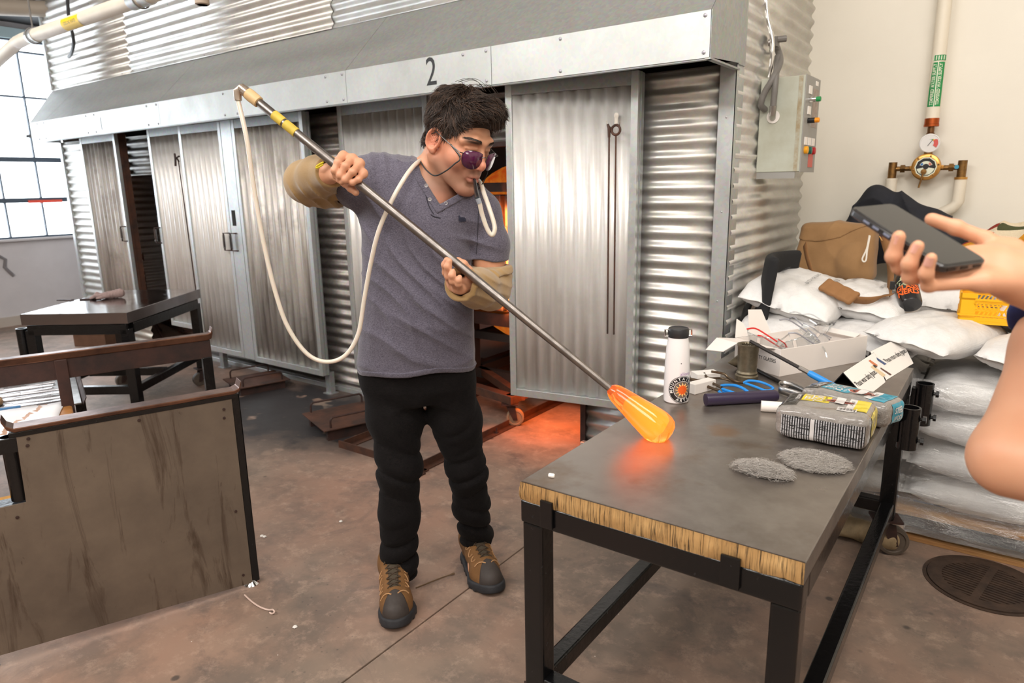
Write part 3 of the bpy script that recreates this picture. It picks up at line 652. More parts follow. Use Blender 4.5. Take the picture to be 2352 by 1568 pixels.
# optic mould cup and cone
PEW = mat('pewter', srgb(138,128,108), .45, .85, var=.45, vscale=26, bump=.2, bscale=120)
cu = thing('optic_mould', 'pewter coloured ribbed metal cup mould standing on the table', 'mould', (-.677,2.285,.72))
MB().lathe([(.037,0),(.038,.004),(.038,.016),(.034,.020),(.0345,.026),(.0315,.031),(.031,.034),(.0345,.115),(.0365,.119),(.0365,.125),(.030,.125),(.026,.12),(.022,.03),(0,.03)], 40).build('body', PEW, cu)
q = MB()
for k in range(18): a = k*PI/9; q.box((.0265*math.cos(a),.0265*math.sin(a),.112),(.006,.003,.022),Matrix.Rotation(a,3,'Z'))
q.build('ribs', PEW, cu, smooth=0)
cn = thing('cone_weight', 'pointed pewter cone lying behind the metal cup', 'weight', (-.745,2.40,.72))
MB().lathe([(0,0),(.003,.004),(.030,.045),(.030,.058),(.024,.062),(.012,.075),(0,.077)], 28, (-.03,-.02,.024), (.05,.035,.031)).build('body', PEW, cn)
# long dark rod with blue grip and paddle end
pd = thing('graphite_paddle', 'long steel rod with bright blue grip and brown paddle leaning past the white box', 'paddle', (-.6,2.4,.72))
A, B = Vector((-.666,2.263,.86)), Vector((-.376,2.218,.752)); dv = B-A
w = lambda f: loc1(A+dv*f, pd)
MB().tube([w(0),w(.58)], .0058, 10).build('rod', mat('dark_steel', (.055,.05,.048), .4, .7), pd)
MB().tube([w(.575),w(.70)], .0075, 10).build('ferrule', STEEL, pd)
MB().tube([w(.68),w(.71),w(.98),w(1.0)], [.009,.0105,.0105,.009], 12).build('grip', BLUE, pd)
e = loc1((-.228,2.141,.728), pd); dd = (Vector(e)-Vector(w(1))).normalized()
MB().beam(w(.99), w(1.12), .016, .012).beam(w(1.12), e, .062, .012).build('paddle_blade', mat('oiled_wood', srgb(88,74,58), .6, var=.3, vscale=12), pd, smooth=0, bevel=.004)
# black rod and steel band loop
br = thing('black_punty_rod', 'thin black rod lying behind the steel wool packs', 'rod', (-.578,2.322,.72))
A = Vector((-.683,2.405,.727))-br.location; B = Vector((-.414,2.136,.727))-br.location
MB().tube([A,B], .0065, 10).build('shaft', mat('black_iron_rod', (.03,.028,.027), .4, .6), br)
MB().tube([B+(A-B)*.55, B+(A-B)*.2], .0085, 10).build('sleeve', mat('black_iron_rod2', (.02,.02,.02), .5, .3), br)
bl = thing('steel_band', 'polished steel band bent into a long loop beside the purple rod', 'band', (-.46,2.16,.72))
P = [Vector(p)-bl.location for p in spline(((-.419,2.105,.722),(-.472,2.143,.722),(-.524,2.168,.722),(-.545,2.188,.722),(-.55,2.23,.722),(-.522,2.237,.722),(-.463,2.185,.722),(-.415,2.143,.722)),5)]
q = MB(); n = len(P); q.grid(lambda u, v: P[int(u*(n-1)+.5)]+Vector((0,0,.026*v)), n-1, 1); q.build('strip', STEEL, bl, smooth=60, solid=.0016)
# purple colour rod
pr_ = thing('purple_colour_rod', 'thick dark purple glass rod lying on the table in front of the blue handles', 'rod', (-.61,2.03,.72))
A = Vector((-.692,1.935,.739))-pr_.location; B = Vector((-.524,2.095,.738))-pr_.location
MB().lathe([(.012,0),(.0185,.001),(.0188,.004),(.0188,(B-A).length-.012),(.016,(B-A).length-.003),(.011,(B-A).length)], 28, A, B).build('rod', mat('dark_purple_glass', srgb(52,42,66), .35, bump=.1, bscale=30), pr_)
# white rolled card stub under the packs
q = thing('card_roll', 'short white roll of card poking out under the yellow labelled pack', 'roll', (-.488,1.986,.72))
A = Vector((-.05,-.012,.016)); B = Vector((.045,.02,.016))
MB().lathe([(.016,0),(.016,.10),(.0145,.10),(.0145,.002),(0,.002)], 20, A, B).build('roll', WHITE, q)
q = thing('chalk_stub', 'tiny white chalk stub alone near the front left corner of the table', 'chalk', (-.797,1.237,.72))
MB().lathe([(.004,0),(.0052,.002),(.0052,.012),(.004,.014)], 8, (-.007,0,.0052), (1,.25,.0052)).build('stub', WHITE, q)

# ---------------------------------------------------------------- box of safety glasses
CB = mat('white_cardboard', srgb(238,230,224), .65, var=.04, vscale=4); CBI = mat('box_inside', srgb(226,212,198), .75)
th = math.atan2(.39,.206); L, W_, Hb = .44, .215, .096
bx = thing('safety_glasses_box', 'open white cardboard box of clear safety glasses on the table', 'box', (-.593,2.377,.72), th)
for nm, p, r in (('front_side',(0,0,0),(L,.003,Hb)),('back_side',(0,W_-.003,0),(L,W_,Hb)),('left_side',(0,.003,0),(.003,W_-.003,Hb)),('right_side',(L-.003,.003,0),(L,W_-.003,Hb)),('bottom',(.003,.003,0),(L-.003,W_-.003,.003))):
    MB().bb(p, r).build(nm, CB, bx, smooth=0, bevel=.0008)
def flap(nm, poly, M): return MB().prism(poly, .0022, M).build(nm, CB, bx, smooth=0)
flap('flap', [(0,0),(.185,0),(.17,.10),(.10,.135),(.02,.11)], frame((.001,W_-.005,Hb), (0,-1,0), (-.92,0,.16)))
flap('flap', [(.01,.0),(.11,.0),(.10,.06),(.03,.075)], frame((-.128,W_-.03,Hb+.024), (0,-1,0), (-.75,.1,-.35)))
flap('flap', [(0,0),(.11,0),(.085,.092),(.02,.098)], frame((.07,W_+.003,Hb), (1,0,0), (0,.35,1)))
flap('flap', [(0,0),(.07,0),(.055,.05),(.03,.07)], frame((.0,W_+.002,Hb), (1,0,0), (0,.45,1)))
flap('flap', [(0,0),(.15,0),(.15,.03),(0,.03)], frame((L-.001,.03,Hb), (0,1,0), (-.9,0,-.35)))
text('lettering', 'SAFETY GLASSES', .019, frame((-.0006,.075,.050), (0,-1,0), (0,0,1)), PB, bx, .0002, sx=.8)
CLEAR = bpy.data.materials.new('clear_plastic'); t = NT(CLEAR); tr = t.n.new('ShaderNodeBsdfTransparent'); tr.inputs[0].default_value = (.93,.95,.96,1); gg = t.n.new('ShaderNodeBsdfGlossy'); gg.inputs['Roughness'].default_value = .06
lw = t.n.new('ShaderNodeLayerWeight'); lw.inputs[0].default_value = .35; mx = t.n.new('ShaderNodeMixShader'); mr = t.math('MULTIPLY_ADD', lw.outputs['Facing'], .55, .10)
t.t.links.new(mr, mx.inputs[0]); t.t.links.new(tr.outputs[0], mx.inputs[1]); t.t.links.new(gg.outputs[0], mx.inputs[2]); t.t.links.new(mx.outputs[0], t.n['Material Output'].inputs[0])
SMOKE = mat('grey_plastic', srgb(150,150,158), .3, trans=0, coat=.4); REDP = mat('red_plastic', srgb(206,40,36), .35)
def spectacles(loc, rot, tm, lab):
    g = thing('safety_glasses', lab, 'glasses', loc, 0, 'safety glasses in the white box'); g.rotation_euler = rot
    for s in (-1,1):
        q = MB(); q.grid(lambda u, v: (s*(.006+.058*u), .022*((.006+.058*u)/.064)**2, (v-.5)*.042*(1-.5*max(0,u-.55)**1.2)-(.006 if u<.3 and v<.5 else 0)), 8, 5)
        q.build('lens', CLEAR, g, smooth=180, solid=.0016)
        MB().tube(spline([(s*.064,.022,.008),(s*.068,.06,.008),(s*.066,.11,.006),(s*.062,.135,-.012)],4), [.003]*13, 6).build('temple', tm, g)
    MB().tube(spline([(-.066,.024,.017),(-.03,.004,.02),(0,-.001,.016),(.03,.004,.02),(.066,.024,.017)],4), .0022, 6).build('brow_bar', tm, g)
    return g
ux = Vector((math.cos(th), math.sin(th), 0)); uy = Vector((-ux.y, ux.x, 0)); ob = Vector((-.593,2.377,.72))
for k, (a, b, z, r, m, lab) in enumerate(((.07,.17,.095,(.15,.1,th-1.2),CLEAR,'clear safety glasses perched on the back left rim of the box'),(.10,.08,.075,(.5,.4,th+.6),REDP,'safety glasses with red arms lying front left in the box'),
     (.19,.11,.082,(-.2,.3,th+2.6),CLEAR,'clear safety glasses lying in the middle of the box'),(.27,.09,.080,(.6,-.2,th+1.0),SMOKE,'safety glasses with dark grey arms lying right of the middle in the box'),
     (.34,.14,.088,(.2,.5,th-.4),SMOKE,'safety glasses with grey arms resting near the right end of the box'),(.37,.12,.112,(.45,.2,th+.3),CLEAR,'clear safety glasses standing up above the right end of the box'))):
    spectacles(ob+ux*a+uy*b+Vector((0,0,z-.01)), r, m, lab)

# ---------------------------------------------------------------- folded warning cards
CARDK = mat('black_card', (.018,.018,.022), .6)
def tent(label, tl, tr_, br_, bl_, back, words, wpos, pic):
    g = thing('tent_card', label, 'sign', tuple((Vector(bl_)+Vector(br_))/2), 0, 'folded safety notices'); o = Vector(g.location)
    tl, tr_, br_, bl_ = (Vector(p)-o for p in (tl,tr_,br_,bl_)); bk = Vector(back)-o; bk2 = bk+(tr_-tl)
    nrm = (tr_-tl).cross(bl_-tl).normalized(); nrm = nrm if nrm.y < 0 or nrm.x > 0 else -nrm
    q = MB().add([tl-nrm*.0015,tr_-nrm*.0015,br_-nrm*.0015,bl_-nrm*.0015], [(0,1,2,3)]).add([tl-nrm*.0015,tr_-nrm*.0015,bk2,bk], [(3,2,1,0)])
    q.build('black_backing', CARDK, g, smooth=0, solid=.0025)
    e = .0; fc = MB().add([tl,tr_,br_,bl_], [(0,1,2,3)]).build('white_face', WHITE, g, smooth=0, solid=.0008)
    ex = (br_-bl_+tr_-tl)/2; ey = (tl-bl_+tr_-br_)/2; c = (tl+tr_+br_+bl_)/4; n2 = ex.cross(ey).normalized()
    if n2.dot(nrm) < 0: nrm = -nrm
    M = frame(tuple(c+nrm*.0012+ex*wpos[0]+ey*wpos[1]), ex, ey)
    text('lettering', words, .030, M, PB, fc, .0001, sx=.66)
    for (a, b, w_, h_, m) in pic:
        MB().prism([(-w_/2,-h_/2),(w_/2,-h_/2),(w_/2*.7,h_/2),(-w_/2*.7,h_/2)], .0003, frame(tuple(c+nrm*.0009+ex*a+ey*b), ex, ey)).build('picture', m, fc, smooth=0)
FX = mat('orange_print_2', srgb(206,120,76), .6); TN = mat('tan_print', srgb(222,198,160), .6); NV = mat('blue_print', srgb(62,82,124), .6); BN = mat('brown_print', srgb(96,64,56), .6)
z0 = .7205
tent('folded white card reading Please wear safety glasses beside the steel wool packs', (-.387,2.338,.775),(-.349,2.679,.775),(-.283,2.495,.72),(-.307,2.28,.72),(-.423,2.388,.72),'Please wear safety glasses',(-.09,-.04),((.36,-.08,.034,.05,TN),(.36,.22,.026,.03,FX),(.36,.10,.026,.012,PB)))
tent('folded white card reading Please return safety glasses at the far corner of the table', (-.363,2.686,.775),(-.307,2.999,.775),(-.236,2.814,.72),(-.284,2.519,.721),(-.382,2.753,.72),'Please return safety glasses',(.09,.0),((-.40,.10,.022,.045,NV),(-.39,-.28,.018,.04,BN)))

# ---------------------------------------------------------------- steel wool packs and loose wool
WOOL = bpy.data.materials.new('wool_under_film'); t = NT(WOOL); t.set(Base_Color=t.mix(t.noise(1, 5, .7, t.map((60,220,220))), srgb(120,114,108), srgb(176,170,164)), Roughness=.45); t.bs.inputs['Coat Weight'].default_value = .9; t.bs.inputs['Coat Roughness'].default_value = .06; t.bump(t.noise(38, 5, .7, dist=1.5), .75, .008)
def m_print(name, col, ink, sc, thr=.5):
    m = bpy.data.materials.new(name); t = NT(m); wv = t.wave(sc, t.map((0,1,.0)) if False else t.co(), 0, 'X'); br = t.noise(1, 3, .8, t.map((30,260,260)))
    f = t.math('MULTIPLY', t.ramp(wv, [(.5,0),(.55,1)]), t.ramp(br, [(.42,0),(.46,1)])); t.set(Base_Color=t.mix(f, col, ink), Roughness=.3); t.bs.inputs['Coat Weight'].default_value = .6; return m
FINE = m_print('fine_print', (.012,.012,.013), srgb(200,200,204), 52)
YEL = mat('yellow_print', srgb(236,212,22), .3, coat=.6); TEAL = mat('teal_print', srgb(10,150,178), .3, coat=.6); BKP = mat('black_film', (.014,.014,.015), .25, coat=.8, bump=.6, bscale=45); WHP = mat('white_film', srgb(226,222,220), .3, coat=.6); REDB = mat('brick_print', srgb(160,78,62), .4)
def wool_pack(label, loc, rz, L, Wd, Hh, LABC, big):
    g = thing('steel_wool_pack', label, 'packet', loc, rz, 'packs of steel wool')
    def fn(P):
        q = P.copy(); taper = np.clip((-q[:,0]-L*.30)/(L*.25), 0, 1); q[:,2] = q[:,2]-.0
        d = s_box(q, (0,0,Hh/2), (L/2,Wd/2,Hh/2), .022)
        d = d+taper*.012+.0022*snoise(P, 90, 5)+.0012*snoise(P, 240, 6); return smax(d, .001-P[:,2], .004)
    sdf_obj('wrapped_wool', fn, (-L/2-.02,-Wd/2-.02,-.006), (L/2+.02,Wd/2+.02,Hh+.02), .0035, WOOL, g)
    X, Y, Z = Vector((1,0,0)), Vector((0,1,0)), Vector((0,0,1)); up = (0,.02,Hh+.04)
    bkw = Wd*.5 if big else Wd*.8; by = Wd*.18 if big else 0
    lb = decal('label', fn, (-L*.13,by,Hh+.04), -Y, X, bkw*.72, L*.32, LABC, g)
    dtext('STEEL', fn, (-L*.20,by,Hh+.05), -Y, X, .030, WHP, lb, .0018, sx=.62, bold=.0006)
    dtext('WOOL', fn, (-L*.10,by,Hh+.05), -Y, X, .030, WHP, lb, .0018, sx=.66, bold=.0006)
    dtext('LANA DE ACERO', fn, (-L*.025,by,Hh+.05), -Y, X, .009, PB if big else WHP, lb, .0018, sx=.7)
    hd = decal('header', fn, (-L*.37,by*.6,Hh+.04), -Y, X, Wd*.8, L*.20, BKP, g, .0010)
    dtext('RHODES', fn, (-L*.315,by-.004,Hh+.05), -Y, X, .014, WHP, hd, .002, sx=.8, bold=.0005)
    for k in (0,1):
        for r_, m in ((.024,WHP),(.021,REDB),(.012,PB),(.007,REDB)):
            cx = L*(.085+.10*k); V_ = [(cx+r_*1.1*math.cos(a*PI/12), by+r_*.62*math.sin(a*PI/12), Hh+.04) for a in range(24)]+[(cx,by,Hh+.04)]
            link('pad_picture', np_mesh('pad_picture', drape(V_, fn, (0,0,-1), .0014+.0005*(.024-r_)/.006), np.array([(k2,(k2+1)%24,24) for k2 in range(24)])), m, g, smooth=0)
    w4 = decal('grade_patch', fn, (L*.135,by,Hh+.04), X, Y, .022, bkw*.6, WHP, g, .0034)
    e1 = decal('end_label', fn, (L*.36,by,Hh+.04), X, Y, L*.16, Wd*.74, LABC, g, .0012); w5 = decal('end_band', fn, (L*.26,by,Hh+.04), X, Y, L*.075, Wd*.7, WHP, g, .0014)
    decal('end_label', fn, (L/2+.04,Wd*.12,Hh*.5), Y, Z, Wd*.62, Hh*.8, LABC, g, .0012)
    dtext('STEEL', fn, (L/2+.05,Wd*.1,Hh*.62), Y, Z, .024, WHP, g, .002, sx=.7, bold=.0006); dtext('WOOL', fn, (L/2+.05,Wd*.1,Hh*.32), Y, Z, .018, WHP, g, .002, sx=.7, bold=.0005)
    dtext('DO IT RIGHT', fn, (L*.26,by,Hh+.05), -Y, X, .010, PB, w5, .002, sx=.7)
    if big:
        decal('fine_print_panel', fn, (.01,-Wd/2-.04,Hh*.42), X, Z, L*.86, Hh*.70, FINE, g, .0012, 24, 10)
        decal('white_stripe', fn, (-.012,-Wd/2-.04,Hh*.42), X, Z, .010, Hh*.68, WHP, g, .0018, 4, 10)
        bc = decal('barcode_label', fn, (L*.25,-Wd*.30,Hh+.03), Vector((1,.05,0)), Vector((0,.8,.6)), .046, .026, WHP, g, .0016)
        for k in range(15):
            wv = (.0006,.0012,.0018)[k*7%3]; decal('bar', fn, (L*.25-.018+k*.0026,-Wd*.30,Hh+.03), Vector((1,.05,0)), Vector((0,.8,.6)), wv, .017, PB, bc, .0022, 1, 4)
    return g
wool_pack('clear pack of grey steel wool with yellow label lying nearest the loose wool', (-.345,1.868,.721), .02, .230, .175, .086, YEL, True)
wool_pack('clear pack of grey steel wool with teal label lying behind the yellow labelled pack', (-.322,2.075,.721), -.30, .26, .115, .072, TEAL, False)
FIB = mat('steel_fibre', srgb(206,200,194), .35, .5)
def tuft(label, loc, rx, ry, rz_, n, flat, seed, swirl):
    g = thing('steel_wool_tuft', label, 'steel wool', loc, 0, 'loose steel wool'); r = random.Random(seed); q = MB()
    for k in range(n):
        a = r.uniform(0, 2*PI); rad = math.sqrt(r.random()); c = Vector((rx*rad*math.cos(a), ry*rad*math.sin(a), 0)); hz = rz_*math.sqrt(max(0,1-rad*rad))
        c.z = .004+r.uniform(.2,1)*hz; d = Vector((r.gauss(1,.5), r.gauss(swirl,.6), r.gauss(0,.35*flat))).normalized()*r.uniform(.012,.034); cr = Vector((r.gauss(0,1),r.gauss(0,1),r.gauss(0,.5)))*.007
        p = [c-d*.5, c-d*.15+cr, c+d*.2+cr*.6, c+d*.5]
        for v in p: v.z = max(v.z, .0015)
        q.tube(p, [.00015,.0003,.0003,.00014], 3, False)
    o = q.build('fibres', FIB, g, smooth=180); o['kind'] = 'stuff'
    def fn(P): return smax(s_ell(P, (0,0,rz_*.35), (rx*.8,ry*.78,rz_*.55))+.004*snoise(P, 160, seed), -P[:,2]+.001, .003)
    sdf_obj('core', fn, (-rx,-ry,-.004), (rx,ry,rz_*1.3), .004, mat('wool_core', srgb(158,150,143), .6, bump=.9, bscale=220, var=.35, vscale=120), g)
tuft('tight pale wad of steel wool lying loose on the table front', (-.402,1.527,.7205), .062, .028, .024, 3600, 1, 1, .45)
tuft('spread-out grey tuft of steel wool lying in front of the packs', (-.318,1.655,.7205), .075, .062, .012, 4200, .5, 2, .9)
# ---------------------------------------------------------------- pallet of white batch bags by the cream wall
WOOD = bpy.data.materials.new('pallet_pine'); t = NT(WOOD); f = t.noise(1, 6, .65, t.map((3,26,26)), .6)
t.set(Base_Color=t.mix(t.ramp(f,[(.3,0),(.7,1)]), srgb(206,160,104), srgb(150,104,62)), Roughness=.7); t.bump(f, .2, .003)
pal = thing('pallet', 'pine pallet under the wrapped white bags by the floor drain', 'pallet', (-.28,3.45,0))
X0, X1, Y0, Y1 = -.80, .34, 2.865, 4.12
def PL(p, r, nm): return MB().bb((p[0]+.28,p[1]-3.45,p[2]),(r[0]+.28,r[1]-3.45,r[2])).build(nm, WOOD, pal, smooth=0, bevel=.002)
for k in range(3): y = Y0+.005+k*(Y1-Y0-.10)/2; PL((X0,y,0),(X1,y+.095,.017),'bottom_board')
for k in range(3): x = X0+k*(X1-X0-.04)/2; PL((x,Y0+.004,.017),(x+.04,Y1,.104),'stringer')
for k in range(8): y = Y0+k*(Y1-Y0-.10)/7; PL((X0,y,.104),(X1,y+.105,.122),'deck_board')
bb_ = MB().bb((X0,Y0-.003,.062),(X1-.06,Y0+.012,.100)).build('black_skirt_strip', mat('black_strip', (.03,.032,.036), .4, coat=.3), smooth=0, bevel=.002)
bb_.parent = pal; bb_.matrix_parent_inverse = Matrix.Translation((.28,-3.45,0))
BAG = bpy.data.materials.new('woven_white_sack'); t = NT(BAG); wv = t.math('MULTIPLY', t.wave(130, None, .2, 'X'), t.wave(130, None, .2, 'Y'))
t.set(Base_Color=t.mix(t.ramp(t.noise(7, 5, .65),[(.4,0),(.72,.6)]), srgb(236,234,232), srgb(200,198,198)), Roughness=.42); t.bs.inputs['Subsurface Weight'].default_value = .0
t.bump(t.math('MULTIPLY_ADD', t.noise(22, 6, .68, None, .7), 1.0, t.math('MULTIPLY', wv, .06)), .55, .012)
INK = mat('grey_ink', srgb(88,88,92), .6)
def pillow_mesh(a, b, h, seed, nu=36, nv=30):
    """stuffed sack: stitched flat ends at x = +-a, creased belly"""
    r = np.random.default_rng(seed); ph = r.uniform(0, 6.28, 12); V = []; F = []
    def pt(u, v, s):
        x = u*2-1; y = v*2-1; e = abs(x)
        prof = max(0, (1-min(1, e/.93)**3.6))**.6*max(0, 1-abs(y)**4)**.55
        z = s*h*prof; n = math.sin(7*x+ph[0]+2*y)*math.sin(5*y+ph[1])+.6*math.sin(13*x+ph[2]-6*y)+.5*math.sin(17*y+ph[3]+4*x)
        n2 = math.sin(21*x+ph[8]+9*math.sin(2.2*y+ph[9]))*math.exp(-((e-.72)/.2)**2)+.5*math.sin(31*y+ph[10]+6*x)*math.exp(-((abs(y)-.75)/.2)**2)
        z += (.0032*n+.0034*n2)*prof**.4*s+(.005*math.sin(5*y+ph[4])+.002*math.sin(13*y+ph[5]))*(e > .88)*(e-.88)/.12
        cr = .006*math.sin(14*y+ph[6])*max(0, e-.55)*prof
        return (a*x*(1-.05*(1-y*y)*0), b*y*(1-.10*e**2+.02*math.sin(5*x+ph[7])), z+cr)
    V = [pt(i/nu, j/nv, 1) for j in range(nv+1) for i in range(nu+1)]; m = len(V)
    V += [pt(i/nu, j/nv, -.8) for j in range(nv+1) for i in range(nu+1)]
    for o, fl in ((0,0),(m,1)):
        for j in range(nv):
            for i in range(nu):
                q = (o+j*(nu+1)+i, o+j*(nu+1)+i+1, o+(j+1)*(nu+1)+i+1, o+(j+1)*(nu+1)+i); F.append(q[::-1] if fl else q)
    me = bpy.data.meshes.new('sack'); me.from_pydata(V, [], F); bm = bmesh.new(); bm.from_mesh(me); bmesh.ops.remove_doubles(bm, verts=bm.verts, dist=.0008); bm.to_mesh(me); bm.free(); return me
def sack(label, loc, rot, a, b, h, seed, print_=None, grp='white batch bags'):
    o = link('white_sack', pillow_mesh(a, b, h, seed), BAG, smooth=180); o.location = loc; o.rotation_euler = rot; o.data.name = 'white_sack'
    tag(o, label, 'bag', grp)
    if print_:
        for (w_, px, py, sz) in print_:
            q = text('lettering', w_, sz, Matrix.Translation((px,py,0)), INK, o, 0)
            for v in q.data.vertices:
                x, y = v.co.x/a, v.co.y/b; v.co.z = h*max(0,1-min(1,abs(x)/.93)**3.2)**.55*max(0,1-abs(y)**3.4)**.6+.010
    return o
# wrapped lower layers: four layers, two sacks deep and two wide
names = ('bottom','second','third','fourth'); sd = 20
for k in range(4):
    for i in range(2):
        for j in range(2):
            sack('white sack in the %s layer of the film-wrapped pallet, %s %s sack' % (names[k], ('rear','front')[j == 0], ('left-hand','right-hand')[i]), (-.51+i*.56,3.16+j*.60,.122+.064+k*.130), (0,.015*(-1)**k,.02*(i-j)), .285, .292, .080, sd, None, 'wrapped white batch bags'); sd += 1
FILM = bpy.data.materials.new('stretch_film'); t = NT(FILM); tr = t.n.new('ShaderNodeBsdfTransparent'); tr.inputs[0].default_value = (.95,.955,.955,1); gg = t.n.new('ShaderNodeBsdfGlossy'); gg.inputs['Roughness'].default_value = .14; gg.inputs[0].default_value = (.9,.9,.9,1)
df = t.n.new('ShaderNodeBsdfDiffuse'); df.inputs[0].default_value = (.8,.81,.81,1)
n = t.noise(1, 6, .7, t.map((2.5,2.5,16)), 1.4); bp = t.n.new('ShaderNodeBump'); bp.inputs['Strength'].default_value = .9; bp.inputs['Distance'].default_value = .03; t.put(bp.inputs['Height'], n); t.t.links.new(bp.outputs[0], gg.inputs['Normal'])
m1 = t.n.new('ShaderNodeMixShader'); t.put(m1.inputs[0], t.math('MULTIPLY_ADD', t.ramp(n,[(.4,0),(.75,1)]), .30, .12)); t.t.links.new(tr.outputs[0], m1.inputs[1]); t.t.links.new(gg.outputs[0], m1.inputs[2])
m2 = t.n.new('ShaderNodeMixShader'); m2.inputs[0].default_value = .10; t.t.links.new(m1.outputs[0], m2.inputs[1]); t.t.links.new(df.outputs[0], m2.inputs[2]); t.t.links.new(m2.outputs[0], t.n['Material Output'].inputs[0])
def film(u, v):
    a = u*2*PI; p = 7; c, s = math.cos(a), math.sin(a); k = (abs(c)**p+abs(s)**p)**(-1/p)
    z = .045+v*.61; bul = .012*abs(math.sin((z-.122)/.13*PI))**.6-.004+.006*math.sin(23*a+9*v)*(.4+abs(v-.5)); ex = .02*max(0,.12-v)/.12
    return (-.23+(X1-X0+.012)/2*1.0*k*c*(1+bul*1.2+ex), (Y0+Y1)/2+((Y1-Y0)/2+.006)*k*s*(1+bul*.6+ex), z)
q = MB().grid(film, 150, 40, True).build('stretch_wrap', FILM, smooth=180); tag(q, 'clear glossy stretch film wrapped round the stacked white sacks and pallet', 'film')
tp = [('potassium',.02,.10,.030),('BATCH FOR GLASS',-.02,-.04,.022),('50 lb',.06,-.12,.03)]
sack('plump white sack leaning on the tan bag strap, beside the black chair back', (-.755,3.30,.865), (.20,-.10,1.50), .27, .215, .088, 51, tp)
sack('plump white sack under the rounded shoulder pad of the tan bag', (-.475,3.42,.835), (.16,.02,1.50), .29, .175, .085, 52, tp)
sack('white sack under the plump one beside the black chair back', (-.735,3.27,.735), (.06,-.05,1.6), .30, .235, .075, 53, [('et',-.22,-.1,.05)])
sack('white sack under the one holding the shoulder pad, hidden behind the open box', (-.43,3.30,.715), (.03,.0,1.52), .33, .21, .075, 54, [('3t',-.2,.14,.05)])
sack('white sack with stitched end at the front edge of the pallet, behind the table corner', (-.185,3.17,.765), (.10,.04,1.22), .31, .17, .074, 55, [('sodium',.13,-.02,.03)])
sack('white sack at the front right of the pallet below the yellow crate', (.165,3.14,.725), (.06,.06,1.35), .30, .19, .072, 56)
sack('white sack lying behind the yellow crate', (.18,3.60,.80), (0,.02,1.5), .30, .19, .085, 57)
sack('white sack at the rear left under the tan bag', (-.68,3.86,.78), (.0,.0,.05), .26, .23, .10, 58)
sack('white sack at the rear under the dark jacket', (-.28,3.88,.80), (.0,.0,1.6), .26, .2, .11, 59)
sack('white sack at the rear right under the knitted blanket', (.16,3.90,.86), (0,0,.1), .24, .2, .11, 60)

# tan messenger bag
TAN = mat('tan_canvas', srgb(158,120,78), .85, var=.22, vscale=5, bump=.35, bscale=260, sheen=.15); TAN2 = mat('tan_webbing', srgb(148,104,62), .8, var=.2, vscale=6, bump=.3, bscale=300)
bg = thing('messenger_bag', 'tan canvas messenger bag with shoulder strap sitting on the white sacks', 'bag', (-.70,3.74,.89), -.12)
def fbag(P):
    q = P.copy(); q[:,0] = q[:,0]-.10*q[:,2]*0; q[:,1] = q[:,1]-.12*q[:,2]
    h = np.clip(q[:,2]/.28, 0, 1); q[:,0] = q[:,0]/(1.08-.10*h)
    d = s_box(q, (-.01,0,.140), (.185,.060,.145), .04); d = d+.022*h*(1-np.abs(q[:,0])/.3)*0
    d = smin(d, s_ell(q, (.09,-.055,.10), (.075,.035,.095)), .02)
    f = np.abs(np.sin(15*q[:,0]+12*q[:,2]+1.8*np.sin(11*q[:,2])))**.7; return d+.013*f*np.clip(h*1.4-.2,0,1)+.005*snoise(P, 24, 4)+.0025*snoise(P, 60, 8)
sdf_obj('body', fbag, (-.25,-.14,-.01), (.25,.16,.33), .006, TAN, bg)
def fflap(P):
    d = np.maximum(fbag(P)-.006, -fbag(P)-.006); lim = .205+.02*np.sin(P[:,0]*14)+.05*(P[:,0] > .02)*np.clip((P[:,0]-.02)*8,0,1); return smax(d, lim-P[:,2], .004)
sdf_obj('flap', fflap, (-.26,-.15,.15), (.26,.17,.34), .005, TAN, bg)
def band(name, pts, wd, m, parent, up=(0,0,1), th_=.0025):
    P = spline(pts, 6); q = MB(); n = len(P)
    T = [(P[min(i+1,n-1)]-P[max(i-1,0)]).normalized() for i in range(n)]
    q.grid(lambda u, v: P[int(u*(n-1)+.5)]+T[int(u*(n-1)+.5)].cross(Vector(up)).normalized()*(v-.5)*wd, n-1, 2); return q.build(name, m, parent, smooth=180, solid=th_)
LB = lambda p: tuple(Matrix.Rotation(.12,3,'Z')@(Vector(p)-Vector((-.70,3.74,.89))))
band('strap', [LB((-.837,3.66,1.068)),LB((-.79,3.55,.994)),LB((-.724,3.42,.928)),LB((-.664,3.26,.916))], .035, TAN2, bg, (0,1,.4))
band('strap', [LB((-.508,3.14,.887)),LB((-.45,3.14,.888)),LB((-.408,3.18,.898)),LB((-.389,3.24,.906))], .042, TAN2, bg, (0,.8,.6))
band('strap', [LB((-.392,3.25,.888)),LB((-.411,3.42,.948)),LB((-.447,3.6,1.026)),LB((-.493,3.7,1.118))], .042, TAN2, bg, (0,1,.2))
def fpad(P): return s_box(P, (0,0,0), (.078,.034,.009), .009)-.003*np.abs(np.sin(P[:,0]*62))
sdf_obj('shoulder_pad', fpad, (-.095,-.05,-.02), (.095,.05,.02), .003, TAN2, bg, M=frame(LB((-.568,3.15,.916)), Vector(LB((-.498,3.13,.891)))-Vector(LB((-.642,3.19,.941))), (0,.75,.65)))
MB().tube([LB(p) for p in spline(((-.542,3.62,1.122),(-.547,3.615,1.061),(-.561,3.61,1.014),(-.556,3.61,.999),(-.545,3.61,1.006),(-.545,3.615,1.051),(-.54,3.62,1.12)),4)], .004, 6).build('white_cord', mat('white_cord', srgb(228,222,210), .8), bg)
MB().tube([LB((-.5,3.62,1.119)),LB((-.486,3.615,1.098))], .0035, 6).build('zip_pull', BRASS, bg)
MB().box(LB((-.385,3.28,.938)), (.02,.006,.035)).build('strap_buckle', mat('black_buckle', (.02,.02,.02), .4), bg, smooth=0, bevel=.002)
